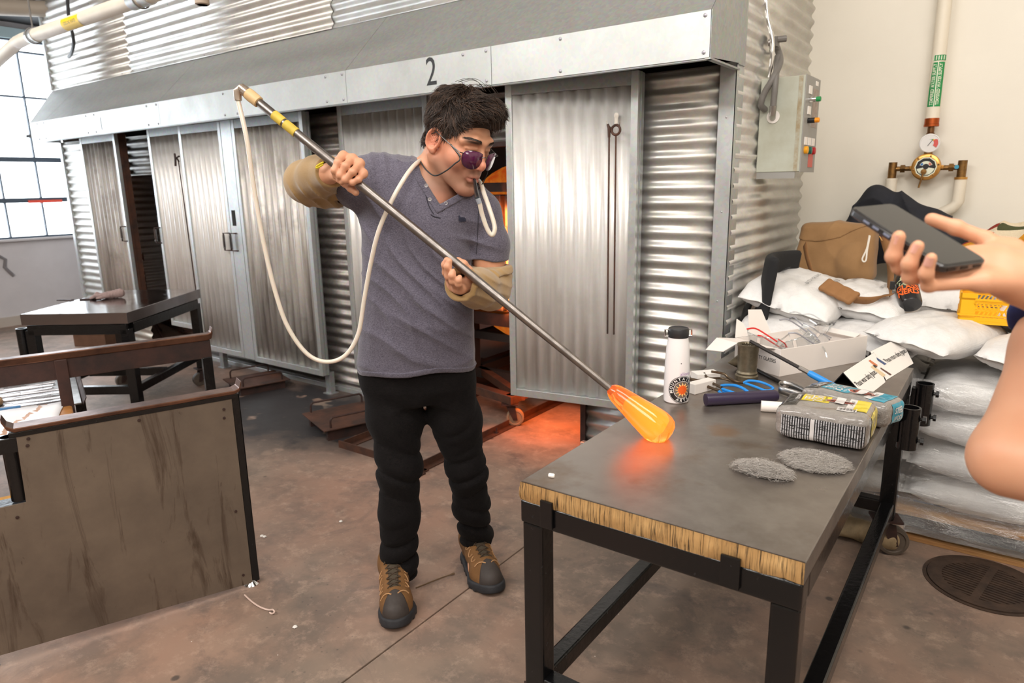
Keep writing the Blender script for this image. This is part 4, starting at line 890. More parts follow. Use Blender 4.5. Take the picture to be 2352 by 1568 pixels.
# dark jacket heap
JK = mat('dark_navy_cloth', (.012,.013,.018), .9, var=-.7, vscale=20, bump=.3, bscale=140)
def fj(P):
    d = s_chain(P, [(-.23,.0,-.02),(-.12,.02,.15),(.0,.03,.10),(.14,.02,.04),(.27,.0,-.04)], [.05,.06,.055,.05,.035], .04)
    d = smin(d, s_ell(P, (0,-.02,-.08), (.30,.12,.11)), .06); return d+.020*np.abs(np.sin(P[:,0]*13+P[:,2]*19+1.4*np.sin(P[:,0]*17)))**.6+.005*snoise(P, 45, 2)-.016
q = sdf_obj('jacket', fj, (-.38,-.18,-.2), (.38,.16,.27), .007, JK); q.location = (-.475,4.06,1.135); tag(q, 'crumpled dark navy jacket heaped on the sacks against the cream wall', 'jacket')
# black bottle with orange lettering
dk = thing('drink_bottle', 'black drink bottle with orange words lying on the white sacks', 'bottle', (-.302,3.22,.867))
ax = (Vector((-.356,3.36,.981))-dk.location).normalized(); q = MB()
q.lathe([(.034,0),(.040,.003),(.043,.012),(.0435,.13),(.040,.155),(.026,.178),(.024,.20),(0,.20)], 36, (0,0,0), ax); q.build('body', mat('black_gloss', (.012,.012,.014), .25, coat=.4), dk)
def fdk(P): h = np.clip(P@np.array(ax, np.float32), .015, .13); return np.linalg.norm(P-h[:,None]*np.array(ax, np.float32), axis=1)-.0436
tow = (Vector((0,0,1.38))-dk.location).normalized(); tow = (tow-ax*tow.dot(ax)).normalized(); sx_ = ax.cross(tow)
OR_ = mat('bright_orange_print', srgb(240,104,36), .5)
for wd_, h in (('GLASS',.070),('NERD',.042)): dtext(wd_, fdk, tuple(ax*h+tow*.07), sx_, ax, .036, OR_, dk, .0012, sx=.82, bold=.0012)
V_ = [tuple(ax*.105+tow*.08+sx_*(.030+.005*math.sin(a*7))*math.cos(a)*(1) + ax*(.024+.004*math.sin(a*7))*math.sin(a)) for a in [k*2*PI/42 for k in range(42)]]+[tuple(ax*.105+tow*.08)]
link('sticker', np_mesh('sticker', drape(V_, fdk, -tow, .001), np.array([(k,(k+1)%42,42) for k in range(42)])), mat('pale_flower_print', srgb(212,216,184), .5, col2=srgb(150,166,112), vscale=40), dk, smooth=180)
# yellow folding crate
CR = mat('yellow_plastic', srgb(244,178,20), .4); ct = thing('folding_crate', 'bright yellow plastic crate with slanting slots on the front sacks', 'crate', (-.135,3.20,.818), .05)
Lc, Dc, Hc = .36, .26, .118
def side(nm, L, M):
    q = MB(); q.M = M
    q.bb((0,0,0),(L,.006,.026)); q.bb((0,0,.092),(L*.16,.006,Hc)); q.bb((L*.84,0,.092),(L,.006,Hc)); q.bb((L*.14,0,.082),(L*.86,.006,.098))
    q.bb((0,-.004,.0),(L,.0,.010)); q.bb((0,-.003,.03),(L,0,.036)); q.bb((L*.14,-.003,.09),(L*.86,0,.098))
    for x in (0, L-.055): q.bb((x,0,.02),(x+.055,.006,.10))
    q.bb((.05,0,.050),(L-.05,.006,.056)); q.bb((.05,0,.078),(L-.05,.006,.084))
    n = int((L-.11)/.0145)
    for k in range(n):
        x = .058+k*.0145; s = 1 if (k//6) % 2 == 0 else -1
        for z0_, z1_, sg in ((.026,.052,s),(.054,.080,-s)): q.add([(x,0,z0_),(x+.006,0,z0_),(x+.006+.012*sg,0,z1_),(x+.012*sg,0,z1_),(x,.005,z0_),(x+.006,.005,z0_),(x+.006+.012*sg,.005,z1_),(x+.012*sg,.005,z1_)], [(0,1,2,3),(7,6,5,4),(1,5,6,2),(4,0,3,7)])
    return q.build(nm, CR, ct, smooth=0)
side('front_panel', Lc, Matrix.Identity(4)); side('left_panel', Dc, Matrix.Translation((0,Dc,0))@Matrix.Rotation(-PI/2,4,'Z')); side('right_panel', Dc, Matrix.Translation((Lc,0,0))@Matrix.Rotation(PI/2,4,'Z')); side('back_panel', Lc, Matrix.Translation((Lc,Dc,0))@Matrix.Rotation(PI,4,'Z'))
MB().bb((.003,.003,.002),(Lc-.003,Dc-.003,.006)).build('crate_floor', CR, ct, smooth=0)
# knitted patchwork blanket
KN = bpy.data.materials.new('patchwork_knit'); t = NT(KN); vv = t.voro(15, t.map((1,1.2,1.4),(.5,.4,.3)), 'F1', 'Color'); sx3 = t.n.new('ShaderNodeSeparateColor'); t.put(sx3.inputs[0], vv)
c = t.ramp(sx3.outputs[0], [(0,srgb(228,212,182)),(.52,srgb(150,44,26)),(.66,srgb(74,78,46)),(.78,srgb(208,142,32)),(.9,srgb(232,218,190))]); t.n[c.node.name].color_ramp.interpolation = 'CONSTANT'
t.set(Base_Color=c, Roughness=.9); t.bump(t.math('MULTIPLY', t.wave(60, None, .6, 'X'), t.wave(60, None, .6, 'Z')), .6, .004)
def fk(P):
    d = s_chain(P, [(-.17,0,-.04),(-.05,.02,.01),(.14,.02,.05),(.30,.0,.02)], [.06,.075,.095,.10], .05); d = smin(d, s_ell(P, (.05,0,-.10), (.27,.15,.10)), .05)
    return d+.022*np.abs(np.sin(P[:,0]*15-P[:,2]*15+1.5*np.sin(P[:,0]*9)))**.6+.004*snoise(P, 60, 12)-.012
q = sdf_obj('blanket', fk, (-.34,-.2,-.24), (.46,.2,.22), .008, KN); q.location = (.02,3.92,1.075); tag(q, 'knitted patchwork blanket in cream, rust, green and mustard on the rear sacks', 'blanket')
# office chair edge-on between the enclosure and the sacks
CHB = mat('black_upholstery', (.010,.010,.011), .85, bump=.2, bscale=300); ch = thing('office_chair', 'black office chair seen edge-on between corrugated wall and sacks', 'chair', (-.93,3.24,0))
def fcb(P):
    q = P.copy(); q[:,0] = q[:,0]-.13*(q[:,2]-.62)-.07*((q[:,1])/.2)**2; return s_box(q, (0,0,.86), (.022,.20,.20), .02)
sdf_obj('backrest', fcb, (-.12,-.26,.60), (.16,.26,1.1), .008, CHB, ch)
MB().tube(spline([(-.02,-.03,.85),(-.055,-.04,.72),(-.05,-.04,.58),(.0,-.02,.44),(.06,0,.40)],6), [.016]*25, 10).build('back_bar', mat('black_plastic_2', (.02,.02,.02), .4), ch)
sdf_obj('seat', lambda P: s_box(P, (.03,0,.44), (.075,.19,.035), .03), (-.08,-.24,.38), (.14,.24,.5), .008, CHB, ch)
MB().tube([(.03,0,.41),(.03,0,.06)], .025, 14).build('column', BLACK, ch)
for s in (-1,1): MB().beam((.03,0,.08),(.03,s*.25,.05),.045,.03).tube([(.015,s*.25,.028),(.045,s*.25,.028)], .028, 14).build('base_leg', BLACK, ch)
# work glove under the table
GLV = mat('dirty_tan_leather', srgb(168,146,112), .85, var=.45, vscale=14, bump=.4, bscale=60)
def fgl(P):
    d = s_ell(P, (.04,0,.035), (.075,.05,.034)); d = smin(d, s_cap(P, (.08,0,.035), (.17,.02,.05), .04, .05), .03)
    for k, y in enumerate((-.036,-.013,.012,.034)): d = smin(d, s_chain(P, [(0,y*.9,.035),(-.055,y*1.25,.035+.006*k),(-.095-.008*(k%2),y*1.35,.018)], [.017,.016,.013], .01), .006)
    d = smin(d, s_chain(P, [(.07,-.04,.03),(.02,-.075,.025),(-.025,-.08,.02)], [.02,.017,.014], .01), .01); return d+.003*snoise(P, 70, 3)+.004*np.abs(np.sin(P[:,0]*90))*(P[:,0] > .09)
q = sdf_obj('work_glove', fgl, (-.13,-.11,-.01), (.23,.09,.12), .004, GLV); q.location = (-.405,2.80,.006); q.rotation_euler = (0,0,-.5); tag(q, 'worn tan leather work glove lying on the floor under the table', 'glove')
# round cast-iron floor drain
IR = mat('cast_iron', srgb(84,66,54), .7, .4, col2=srgb(60,48,42), vscale=14, bump=.3, bscale=90); dr = thing('floor_drain', 'round brown cast iron drain cover with long slots in the floor', 'drain', (.065,2.675,0))
MB().lathe([(.128,.001),(.128,.006),(.172,.006),(.172,.0015)], 56).build('rim', IR, dr); MB().lathe([(.186,0),(.186,.003),(.174,.003),(.174,0)], 56).build('frame_ring', IR, dr)
MB().lathe([(.17,.0006),(0,.0006)], 40).build('pit', DARK, dr)
ang = math.atan2(*(Vector((.065,2.644,0))-Vector((-.079,2.672,0))).yx)
for k in range(-7,8):
    y = k*.0165; L = math.sqrt(max(.128**2-y*y, 0)); q = MB(); q.M = Matrix.Rotation(ang,4,'Z'); q.bb((-L,y-.0048,.001),(L,y+.0048,.0055)); q.build('bar', IR, dr, smooth=0)
q = MB(); q.M = Matrix.Rotation(ang,4,'Z'); q.bb((-.012,-.128,.001),(.012,.128,.006)); q.build('cross_bar', IR, dr, smooth=0)

# ---------------------------------------------------------------- mixing valve and pipes on the cream wall
PX = -.395; wp = thing('wall_water_pipe', 'white insulated wall pipe with green label leading down to brass mixing valve', 'pipe', (PX,4.2,1.43))
MB().tube([(0,0,.245),(-.012,0,2.7)], .0315, 24).build('pipe_jacket', WHITEPVC, wp)
MB().lathe([(.0345,.205),(.0345,.216),(.02,.218)], 24).lathe([(.033,.217),(.033,.245)],24).build('copper_collar', mat('copper', srgb(170,84,42), .35, .9), wp)
MB().lathe([(.0165,.10),(.0165,.155),(.019,.158),(.019,.172),(.0155,.176),(.0155,.215)], 20).build('riser', mat('bronze', srgb(118,84,56), .35, .9), wp)
def ftag(P): return np.linalg.norm(P[:,:2], axis=1)-.0317
GRN = mat('green_print', srgb(28,140,74), .5); WPR = mat('white_label', srgb(224,228,206), .55); vw = Vector((PX,4.2,0)).normalized(); vx = Vector((vw.y,-vw.x,0))
g1 = decal('green_label', ftag, tuple(-vw*.08+Vector((0,0,.405))), vx, (0,0,1), .056, .21, GRN, wp, .0006)
for dx in (-.013,.013):
    q = dtext('TEMPERED WATER SUPPLY', ftag, tuple(-vw*.08+vx*dx+Vector((0,0,.405))), (0,0,1), -vx, .019, WPR, g1, .0012, sx=.86, bold=.0006)
decal('label_stripe', ftag, tuple(-vw*.08+Vector((0,0,.405))), vx, (0,0,1), .004, .21, WPR, g1, .001)
g2 = decal('arrow_band', ftag, tuple(-vw*.08+Vector((0,0,.53))), vx, (0,0,1), .060, .026, GRN, wp, .0006)
for k in range(-2,3): decal('arrow', ftag, tuple(-vw*.08+vx*(k*.011)+Vector((0,0,.53))), vx, (0,0,1), .0045, .02, WPR, g2, .0012, 4, 4)
mv = thing('mixing_valve', 'brass water mixing valve with round dial and pressure gauge on the cream wall', 'valve', (PX,4.17,1.43))
BR2 = mat('polished_brass', srgb(202,152,82), .3, .85)
MB().lathe([(.020,.03),(.021,.06),(.018,.10)], 16, c=(0,.03,0)).lathe([(.03,-.03),(.03,.05)], 20, c=(0,.03,0)).build('body', BRASS, mv)
gd = -Vector((PX,4.15,.15)).normalized(); gd = Vector((.18,-.97,-.1)).normalized()
ga = MB().lathe([(.044,0),(.046,.004),(.046,.026),(.042,.028),(.0405,.026),(0,.026)], 32, (0,.02,.125), tuple(Vector((0,.02,.125))+gd)).build('gauge', mat('white_gauge', srgb(228,226,224), .4), mv)
def wedge(a0, a1, r0, r1, m, base, dd, par, nm='dial_mark', h=.0275):
    Mx = frame(tuple(Vector(base)+dd*h), Vector((0,0,1)).cross(dd)*-1 if False else dd.cross(Vector((0,0,1)))*-1, (0,0,1)); q = MB(); q.M = Mx
    q.grid(lambda u, v: ((r0+(r1-r0)*v)*math.cos(a0+(a1-a0)*u), (r0+(r1-r0)*v)*math.sin(a0+(a1-a0)*u), .0004), 10, 1); return q.build(nm, m, par, smooth=0)
wedge(1.0,1.7,.018,.037,GRN,(0,.02,.125),gd,ga); wedge(.72,1.0,.018,.037,YEL,(0,.02,.125),gd,ga); wedge(-.62,.72,.018,.037,mat('red_print', srgb(206,82,74), .5),(0,.02,.125),gd,ga)
q = MB(); q.tube([tuple(Vector((0,.02,.125))+gd*.029+Vector((-.008,0,-.012))), tuple(Vector((0,.02,.125))+gd*.029+Vector((.014,0,.02)))], .0012, 5); q.build('needle', PB, ga)
dl = MB().lathe([(.064,-.03),(.066,-.026),(.066,.012),(.060,.016),(.047,.016),(.045,.012),(0,.012)], 44, (0,0,.005), (0,-1,.005)).build('dial_housing', BR2, mv)
fd = Vector((0,-1,0)); ctr = (0,0,.005)
wedge(0,2*PI-.001,0,.045,PB,ctr,fd,dl,'dial_plate',.0130); wedge(.35,PI-.35,.016,.030,WPR,ctr,fd,dl,'scale',.0135); wedge(PI-.9,PI-.4,.018,.028,mat('blue_print_2', srgb(44,112,178), .5),ctr,fd,dl,'cold_mark',.014); wedge(.4,1.0,.018,.028,mat('red_print_2', srgb(202,120,104), .5),ctr,fd,dl,'hot_mark',.014)
wedge(PI+.2,2*PI-.2,.012,.04,WPR,ctr,fd,dl,'scale',.0135); wedge(0,2*PI-.001,.045,.050,WPR,ctr,fd,dl,'dial_rim',.0165)
for k in range(6): a = k*PI/3+.2; MB().lathe([(.0045,0),(.0045,.004),(0,.0045)], 8, (.0565*math.cos(a),-.016,.005+.0565*math.sin(a)), (.0565*math.cos(a),-1,.005+.0565*math.sin(a))).build('screw', BRASS, dl)
MB().lathe([(.013,0),(.013,.022),(0,.023)], 16, (-.006,-.012,-.018), (-.006,-1,-.018)).tube([(-.006,-.03,-.02),(-.02,-.034,-.098)], .0045, 8).build('handle', BRASS, mv)
for s in (-1,1):
    a = MB().tube([(s*.05,.03,.0),(s*.15,.03,.0)], .0125, 12).lathe([(.022,0),(.022,.02)], 6, (s*.098,.03,0), (s*2,.03,0)).tube([(s*.155,.03,.034),(s*.155,.03,-.052)], .0205, 16); a.build('arm', BRASS, mv)
    MB().box((s*.062,.016,.004),(.03,.01,.018)).build('tab', BR2, mv, smooth=0, bevel=.004)
MB().lathe([(.010,0),(.010,.002),(0,.002)], 16, (.132,.016,.002), (.132,-1,.002)).build('blue_dot', mat('blue_print_3', srgb(58,146,176), .5), mv)
for s, lab, pts in ((-1,'white pipe dropping from the left arm of the brass mixing valve',[(0,0,-.055),(0,0,-.34)]),(1,'white pipe bending away below the right arm of the brass mixing valve',[(0,0,-.055),(0,0,-.17),(-.02,0,-.20),(-.09,0,-.24),(-.16,0,-.29)])):
    q = thing('drop_pipe', lab, 'pipe', (PX+s*.155,4.2,1.43)); MB().tube(pts, .0275, 20).build('pipe_jacket', WHITEPVC, q); MB().tube([(0,0,-.048),(0,0,-.06)], .0288, 20).build('collar', BR2 if s > 0 else WHITEPVC, q)

# ---------------------------------------------------------------- control box on the enclosure side
BOXG = mat('grey_green_enamel', srgb(190,194,182), .45, col2=srgb(170,168,150), vscale=5); BOXF = mat('grey_enamel', srgb(152,150,146), .5)
yb = 3.36; cb = thing('control_box', 'grey-green electrical control box on the corrugated side wall with coloured buttons', 'control box', (-1.01,yb,1.42))
wbx = (-.816,3.36,1.837)[0]+1.01
MB().bb((.0,0,0),(wbx,.26,.415)).build('body', BOXG, cb, smooth=0, bevel=.003); fp = MB().bb((wbx,-.001,-.003),(wbx+.004,.262,.418)).build('front_plate', BOXF, cb, smooth=0, bevel=.001)
MB().bb((wbx-.028,-.0012,.002),(wbx-.010,-.0004,.413)).build('rust_line', mat('rust_stain', srgb(156,138,106), .7, col2=srgb(184,184,170), vscale=22), cb, smooth=0)
FX_ = lambda y, z: (wbx+.004, y, z)
for (y, z, m, m2) in ((.068,.315,GRN,CHROME),(.072,.225,mat('amber', srgb(240,150,20), .4),PB)):
    q = MB().lathe([(.012,0),(.012,.03),(.0105,.031)], 16, FX_(y,z), (9,y,z)); o = q.build('switch_collar', m2, fp); MB().lathe([(.011,.03),(.011,.048),(.008,.05),(0,.05)], 16, FX_(y,z), (9,y,z)).build('switch_cap', m, o)
for k, m in enumerate((mat('amber_2', srgb(236,164,20), .4), mat('dark_green', srgb(10,92,76), .4), mat('dark_red', srgb(176,26,34), .4))):
    y = .052+k*.07; MB().lathe([(.017,0),(.017,.014),(.013,.016),(0,.016)], 18, FX_(y,.095), (9,y,.095)).build('push_button', m, fp); MB().bb((wbx+.004,y-.02,.118),(wbx+.008,y+.026,.152)).build('button_tag', WHITE, fp, smooth=0)
for z in (.34,.252): MB().bb((wbx+.004,.05,z),(wbx+.008,.10,z+.035)).build('switch_tag', WHITE, fp, smooth=0)
MB().bb((wbx+.004,.13,.02),(wbx+.0065,.21,.085)).build('red_sticker', mat('red_sticker', srgb(204,98,88), .5), fp, smooth=0); MB().bb((wbx+.004,.135,.20),(wbx+.0052,.235,.37)).build('notice', mat('pinkish_notice', srgb(166,150,140), .6, var=.25, vscale=40), fp, smooth=0); MB().bb((wbx+.004,.17,.385),(wbx+.006,.215,.405)).build('plate_tag', WHITE, fp, smooth=0)
hb = MB().tube([(.0,.0,0),(.0,.0,0)], .01, 4) if False else None
MB().bb((.002,.004,-.03),(wbx-.02,.012,0)).build('mounting_lip', BOXF, cb, smooth=0)
GC = mat('grey_conduit', srgb(112,108,104), .5)
c0 = Vector((-1.01,yb,1.42)); rl = lambda p: tuple(Vector(p)-c0)
MB().tube([rl(p) for p in spline(((-.988,3.5,1.985),(-.943,3.4,1.91),(-.943,3.32,1.836),(-.979,3.31,1.765),(-.992,3.315,1.719),(-.983,3.35,1.699)),6)], .0145, 12).build('flexible_conduit', GC, cb)
MB().tube([rl(p) for p in spline(((-.961,3.42,1.934),(-.935,3.32,1.826),(-.937,3.315,1.706)),6)], .0135, 12).build('flexible_conduit', GC, cb)
MB().tube([rl((-.937,3.315,1.71)),rl((-.94,3.32,1.675)),rl((-.948,3.358,1.659))], [.016,.015,.013], 12).build('conduit_elbow', STEEL, cb)
MB().lathe([(.029,0),(.029,.003),(0,.003)], 24, rl((-.946,3.358,1.666)), rl(((-.946,3.358,1.666)[0],-9,(-.946,3.358,1.666)[2]))).build('white_washer', WHITE, cb)
cdt = thing('steel_conduit', 'thin bent steel conduit running down the corrugated side above the control box', 'conduit', (-1.004,3.36,2.168))
rl2 = lambda p: tuple(Vector(p)-cdt.location)
MB().tube([rl2(p) for p in spline(((-1.017,3.36,2.276),(-1.007,3.36,2.15),(-.994,3.36,2.076),(-.972,3.36,2),(-.969,3.36,1.927),(-.976,3.37,1.84)),6)], .0095, 12).build('tube', CHROME, cdt)
wb = thing('round_junction_plate', 'small round steel plate with dark bracket on the corrugated side wall', 'plate', (-1.018,3.4,1.994)); MB().lathe([(.045,0),(.045,.004),(.014,.006),(.014,.012),(0,.012)], 24, (.03,0,0), (-1,-.25,0)).build('disc', STEEL, wb); MB().box((.045,.0,0),(.03,.05,.04)).tube([(.05,0,.01),(.09,.02,.012)], .014, 10).build('bracket', GC, wb)
# ---------------------------------------------------------------- glassblower's bench (x runs along the rails to the left, y away from the camera)
PANEL = bpy.data.materials.new('stained_steel_panel'); t = NT(PANEL); n = t.noise(3.2, 7, .65)
b = t.mix(t.ramp(n, [(.3,0),(.7,1)]), srgb(124,110,96), srgb(96,84,74)); dr_ = t.noise(1, 6, .68, t.map((17,17,2.2)), .8); sp = t.noise(1, 5, .7, t.map((30,30,7)), .5)
b = t.mix(t.math('MULTIPLY', t.ramp(dr_, [(.56,0),(.68,1)]), .75), b, srgb(66,50,38)); b = t.mix(t.ramp(sp, [(.66,0),(.72,.8)]), b, srgb(58,42,32))
t.set(Base_Color=b, Metallic=.35, Roughness=.5); t.bump(t.noise(30, 5), .06, .003)
RAIL = mat('worn_brown_rail', srgb(120,84,66), .36, .8, col2=srgb(78,54,44), vscale=10, bump=.08)
e1 = Vector((-.33405,-.94256,0)); bench = thing('glass_bench', 'glassblower bench with two upturned steel rails and stained metal side panel', 'bench', (-2.05,1.237,0))
bench.rotation_euler = (0,0,math.atan2(e1.y, e1.x))     # local y then points away from the camera with sign -1
S = -1
def BX(p, r, nm, m, bev=.002, par=None): 
    (a,b_,c),(d,e,f) = p, r; return MB().bb((a,min(S*b_,S*e),c),(d,max(S*b_,S*e),f)).build(nm, m, par or bench, smooth=0, bevel=bev)
sp_ = MB(); sp_.prism([(.022,.014),(.80,.045),(.80,.498),(.618,.50),(.612,.712),(.022,.702)], .004, Matrix(((1,0,0,0),(0,0,-1*S*-1,0.0),(0,1,0,0),(0,0,0,1))))
spn = sp_.build('side_panel', PANEL, bench, smooth=0); spn.location = (0,.004,0)
q = MB()
for x, z in ((.05,.67),(.052,.64),(.30,.685),(.585,.69),(.59,.67),(.645,.46),(.05,.30),(.05,.055)): q.lathe([(.005,0),(.0045,.002),(0,.0025)], 8, (x,.006,z), (x,1,z))
o = q.build('screw_heads', RUSTDARK, bench); o['kind'] = 'stuff'
BX((-.005,.0,.012),(.024,.045,.715),'corner_post',BLACK,.004)
BX((0,-.006,.700),(.63,.04,.716),'rail_bed',BLACK)
def rail(nm, x0_, x1_, y0_, wd, z, h=.012):
    P = [(x0_-.012,z+.030),(x0_-.004,z+.006),(x0_+.012,z),(x1_-.02,z),(x1_-.004,z+.010),(x1_+.006,z+.034)]; q = MB(); n = len(P)
    vs = [(x,S*y,zz+dz) for x, zz in P for y, dz in ((y0_,0),(y0_+wd,0),(y0_+wd,h),(y0_,h))]
    fs = [(4*i+k,4*i+(k+1)%4,4*i+4+(k+1)%4,4*i+4+k) for i in range(n-1) for k in range(4)]+[(3,2,1,0),(4*n-4,4*n-3,4*n-2,4*n-1)]
    return q.add(vs, fs).build(nm, RAIL, bench, smooth=0, bevel=.003)
rail('front_rail', 0, .635, -.012, .062, .717); rail('back_rail', -.12, .80, 1.035, .05, .70, .03)
BX((-.118,1.04,.615),(.80,1.052,.70),'rail_web',RUSTDARK); 
MB().tube([(.632,S*.02,.505),(.632,S*.02,.70)], .021, 16).build('pipe_post', BLACK, bench); BX((.605,-.002,.655),(.66,.045,.70),'post_cap',BLACK)
BX((.452,1.03,.05),(.498,1.075,.70),'back_post',RUSTDARK,.003); BX((.60,.0,.49),(.80,.06,.50),'ledge',BLACK,.001)
BX((.46,.74,.478),(.80,1.13,.497),'seat_board',mat('oiled_oak', srgb(176,118,58), .5, var=.3, vscale=9),.012)
pp_ = MB(); pp_.grid(lambda u, v: (.50+.30*u+.012*math.sin(5*v), S*(.735+.385*v), .4985+.0022*math.sin(7*u+3*v)), 10, 10); pp_.build('paper_sheet', mat('soft_white_paper', srgb(232,230,232), .7, bump=.2, bscale=20), bench, smooth=180, solid=.001)
BX((.50,.70,.44),(.80,.75,.478),'seat_rail',RUSTDARK); BX((.45,.70,.05),(.49,.74,.478),'seat_leg',RUSTDARK)
foot = MB().lathe([(.008,.0),(.027,0),(.027,.004),(.012,.020),(.009,.022),(.009,.05)], 20, c=(.022,S*.012,0)).build('levelling_foot', CHROME, bench)
for x, y in ((.78,.02),(.78,1.05),(-.10,1.05)): MB().lathe([(.027,0),(.012,.02),(.009,.05)], 12, c=(x,S*y,0)).build('levelling_foot', CHROME, bench)
BX((-.118,1.035,.05),(-.075,1.075,.62),'back_post',BLACK,.003)
BX((.62,.03,.46),(.80,.10,.495),'yellow_block',mat('yellow_wood', srgb(200,140,30), .6, var=.35, vscale=16),.004)
# tool shelf behind the bench
ts = thing('tool_shelf', 'steel tool shelf behind the bench heaped with hand tools', 'shelf', (-2.05,1.237,0), bench.rotation_euler[2])
def TS(p, r, nm, m, bev=.002): (a,b_,c),(d,e,f) = p, r; return MB().bb((a,min(S*b_,S*e),c),(d,max(S*b_,S*e),f)).build(nm, m, ts, smooth=0, bevel=bev)
TS((.42,1.27,.432),(.90,2.10,.44),'shelf_plate',STEEL); q = MB().add([(.415,S*1.27,.43),(.42,S*2.10,.43),(.405,S*2.10,.50),(.40,S*1.27,.46)], [(0,1,2,3)]); q.build('end_lip', RUSTDARK, ts, smooth=0, solid=.004)
TS((.40,1.50,0),(.445,1.545,.432),'leg',BLACK,.003); TS((.85,1.3,0),(.89,1.34,.432),'leg',BLACK,.003); TS((.85,2.03,0),(.89,2.07,.432),'leg',BLACK,.003); TS((.46,1.18,.425),(.90,1.28,.438),'wood_ledge',mat('worn_wood', srgb(120,92,70), .6, var=.35, vscale=10),.003)
rr = random.Random(4); bl2w = lambda x, y, z: bench.matrix_basis@Vector((x,S*y,z)); TBL = mat('tool_blue', srgb(34,104,158), .4); TRD = mat('tool_red', srgb(146,22,38), .4); BRT = mat('bright_tool_steel', srgb(190,190,196), .25, .95, var=.3, vscale=30)
kinds = ['steel tweezers','steel jacks with long blades','steel rod','straight steel shears','flat steel file']
k = 0
for row in range(13):
    y = 1.335+row*.056; x = .48+rr.uniform(0,.05); kd = row % 5
    lab = ('%s lying in row %s of the shelf counted from the seat' % (kinds[kd], ['one','two','three','four','five','six','seven','eight','nine','ten','eleven','twelve','thirteen'][row]))
    tl = thing('hand_tool', lab, 'tool', tuple(bl2w(x, y, .441)), bench.rotation_euler[2]+rr.uniform(-.12,.12), 'hand tools on the bench shelf'); L = rr.uniform(.26,.38)
    hm = TRD if row == 9 else BRT
    if kd in (0,1,3):
        for s in (-1,1): MB().tube(spline([(0,s*.003,.008),(L*.35,s*.012,.008),(L*.7,s*.016,.008),(L,s*.003,.008)],4), [.004]*4+[.005]*4+[.006]*4+[.006], 6).build('arm', hm if s > 0 else BRT, tl)
        if kd == 3: MB().tube([(L+.02*math.cos(a*PI/6),.02*math.sin(a*PI/6),.008) for a in range(13)], .004, 6).build('handle', hm, tl)
    else:
        MB().tube([(0,0,.008),(L*.6,0,.008)], .006, 8).build('shank', BRT, tl); MB().tube([(L*.58,0,.010),(L,0,.010)], .010, 8).build('handle', hm, tl)
tl = thing('blue_handled_spatula', 'flat brown paddle with blue handle lying in front of the tool rows', 'paddle', tuple(bl2w(.50,1.30,.440)), bench.rotation_euler[2]-.05)
MB().bb((-.03,-.035,.002),(.10,.035,.010)).build('blade', RUSTDARK, tl, smooth=0, bevel=.002); MB().tube([(.09,0,.008),(.16,0,.009)], .006, 8).build('neck', STEEL, tl); MB().tube([(.15,0,.012),(.30,0,.012)], .012, 10).build('grip', TBL, tl); MB().tube([(.30,0,.012),(.40,0,.01)], .006, 8).build('tail', STEEL, tl)
def frag(P): return s_ell(P, (0,0,.02), (.11,.085,.035))+.006*snoise(P, 50, 9)+.003*np.abs(np.sin(P[:,0]*70))
q = sdf_obj('leather_pad', frag, (-.14,-.12,-.02), (.14,.12,.07), .006, mat('pale_leather', srgb(206,174,138), .85, col2=srgb(150,118,84), vscale=16, bump=.3)); q.location = tuple(bl2w(.80,1.42,.452)); tag(q, 'pale crumpled leather pad on the tool shelf at the left edge', 'pad')
# rolled wood block under the left end of the bench
q = thing('wooden_roll', 'dark brown wooden roll stored under the left end of the bench rail', 'block', tuple(bl2w(.78,.10,.555)), bench.rotation_euler[2]); MB().lathe([(.05,0),(.055,.01),(.055,.16),(.05,.17)], 20, (0,0,0), (0,-1,0)).build('roll', mat('dark_brown_wood', srgb(92,58,40), .6, var=.3), q)

# ---------------------------------------------------------------- small marver table at the far left
FR, FLc, RRc = Vector((-4.118,1.845,0)), Vector((-4.628,1.482,0)), Vector((-4.635,2.633,0)); ex = (FLc-FR).normalized(); LX = (FLc-FR).length; LY = (RRc-FR).length
lt = thing('small_marver_table', 'small black wheeled table with thick steel slab top behind the bench', 'table', tuple(FR), math.atan2(ex.y, ex.x))
sgn = -1 if (Matrix.Rotation(-lt.rotation_euler[2],3,'Z')@(RRc-FR)).y < 0 else 1
def LT(p, r, nm, m, bev=.003): (a,b_,c),(d,e,f) = p, r; return MB().bb((a,min(sgn*b_,sgn*e),c),(d,max(sgn*b_,sgn*e),f)).build(nm, m, lt, smooth=0, bevel=bev)
SLAB = mat('dark_slab_steel', (.34,.32,.33), .13, 1, col2=(.26,.23,.23), vscale=5); LT((0,0,.635),(LX,LY,.70),'steel_top',SLAB,.002)
for p, r in (((.02,.01,.57),(LX-.02,.06,.63)),((.02,LY-.06,.57),(LX-.02,LY-.01,.63)),((.0,.06,.57),(.05,LY-.06,.63)),((LX-.05,.06,.57),(LX,LY-.06,.63))): LT(p, r, 'top_rail', BLACK)
for x in (.005,LX-.06):
    for y in (.01,LY-.065): LT((x,y,.13),(x+.055,y+.055,.60),'leg',BLACK)
for p, r in (((.06,.015,.20),(LX-.06,.055,.25)),((.06,LY-.055,.20),(LX-.06,LY-.015,.25)),((.01,.06,.20),(.05,LY-.06,.25)),((LX-.05,.06,.20),(LX-.01,LY-.06,.25)),((.06,.44,.20),(LX-.06,.48,.25))): LT(p, r, 'lower_rail', BLACK)
for x in (.03,LX-.03):
    for y in (.04,LY-.04): caster('caster', (x,sgn*y,0), .8, lt, RUSTDARK, .048)
MB().lathe([(.03,0),(.03,.16),(.024,.16),(.024,.01)], 20, c=(LX+.035,sgn*.04,.45)).build('pipe_socket', BLACK, lt)
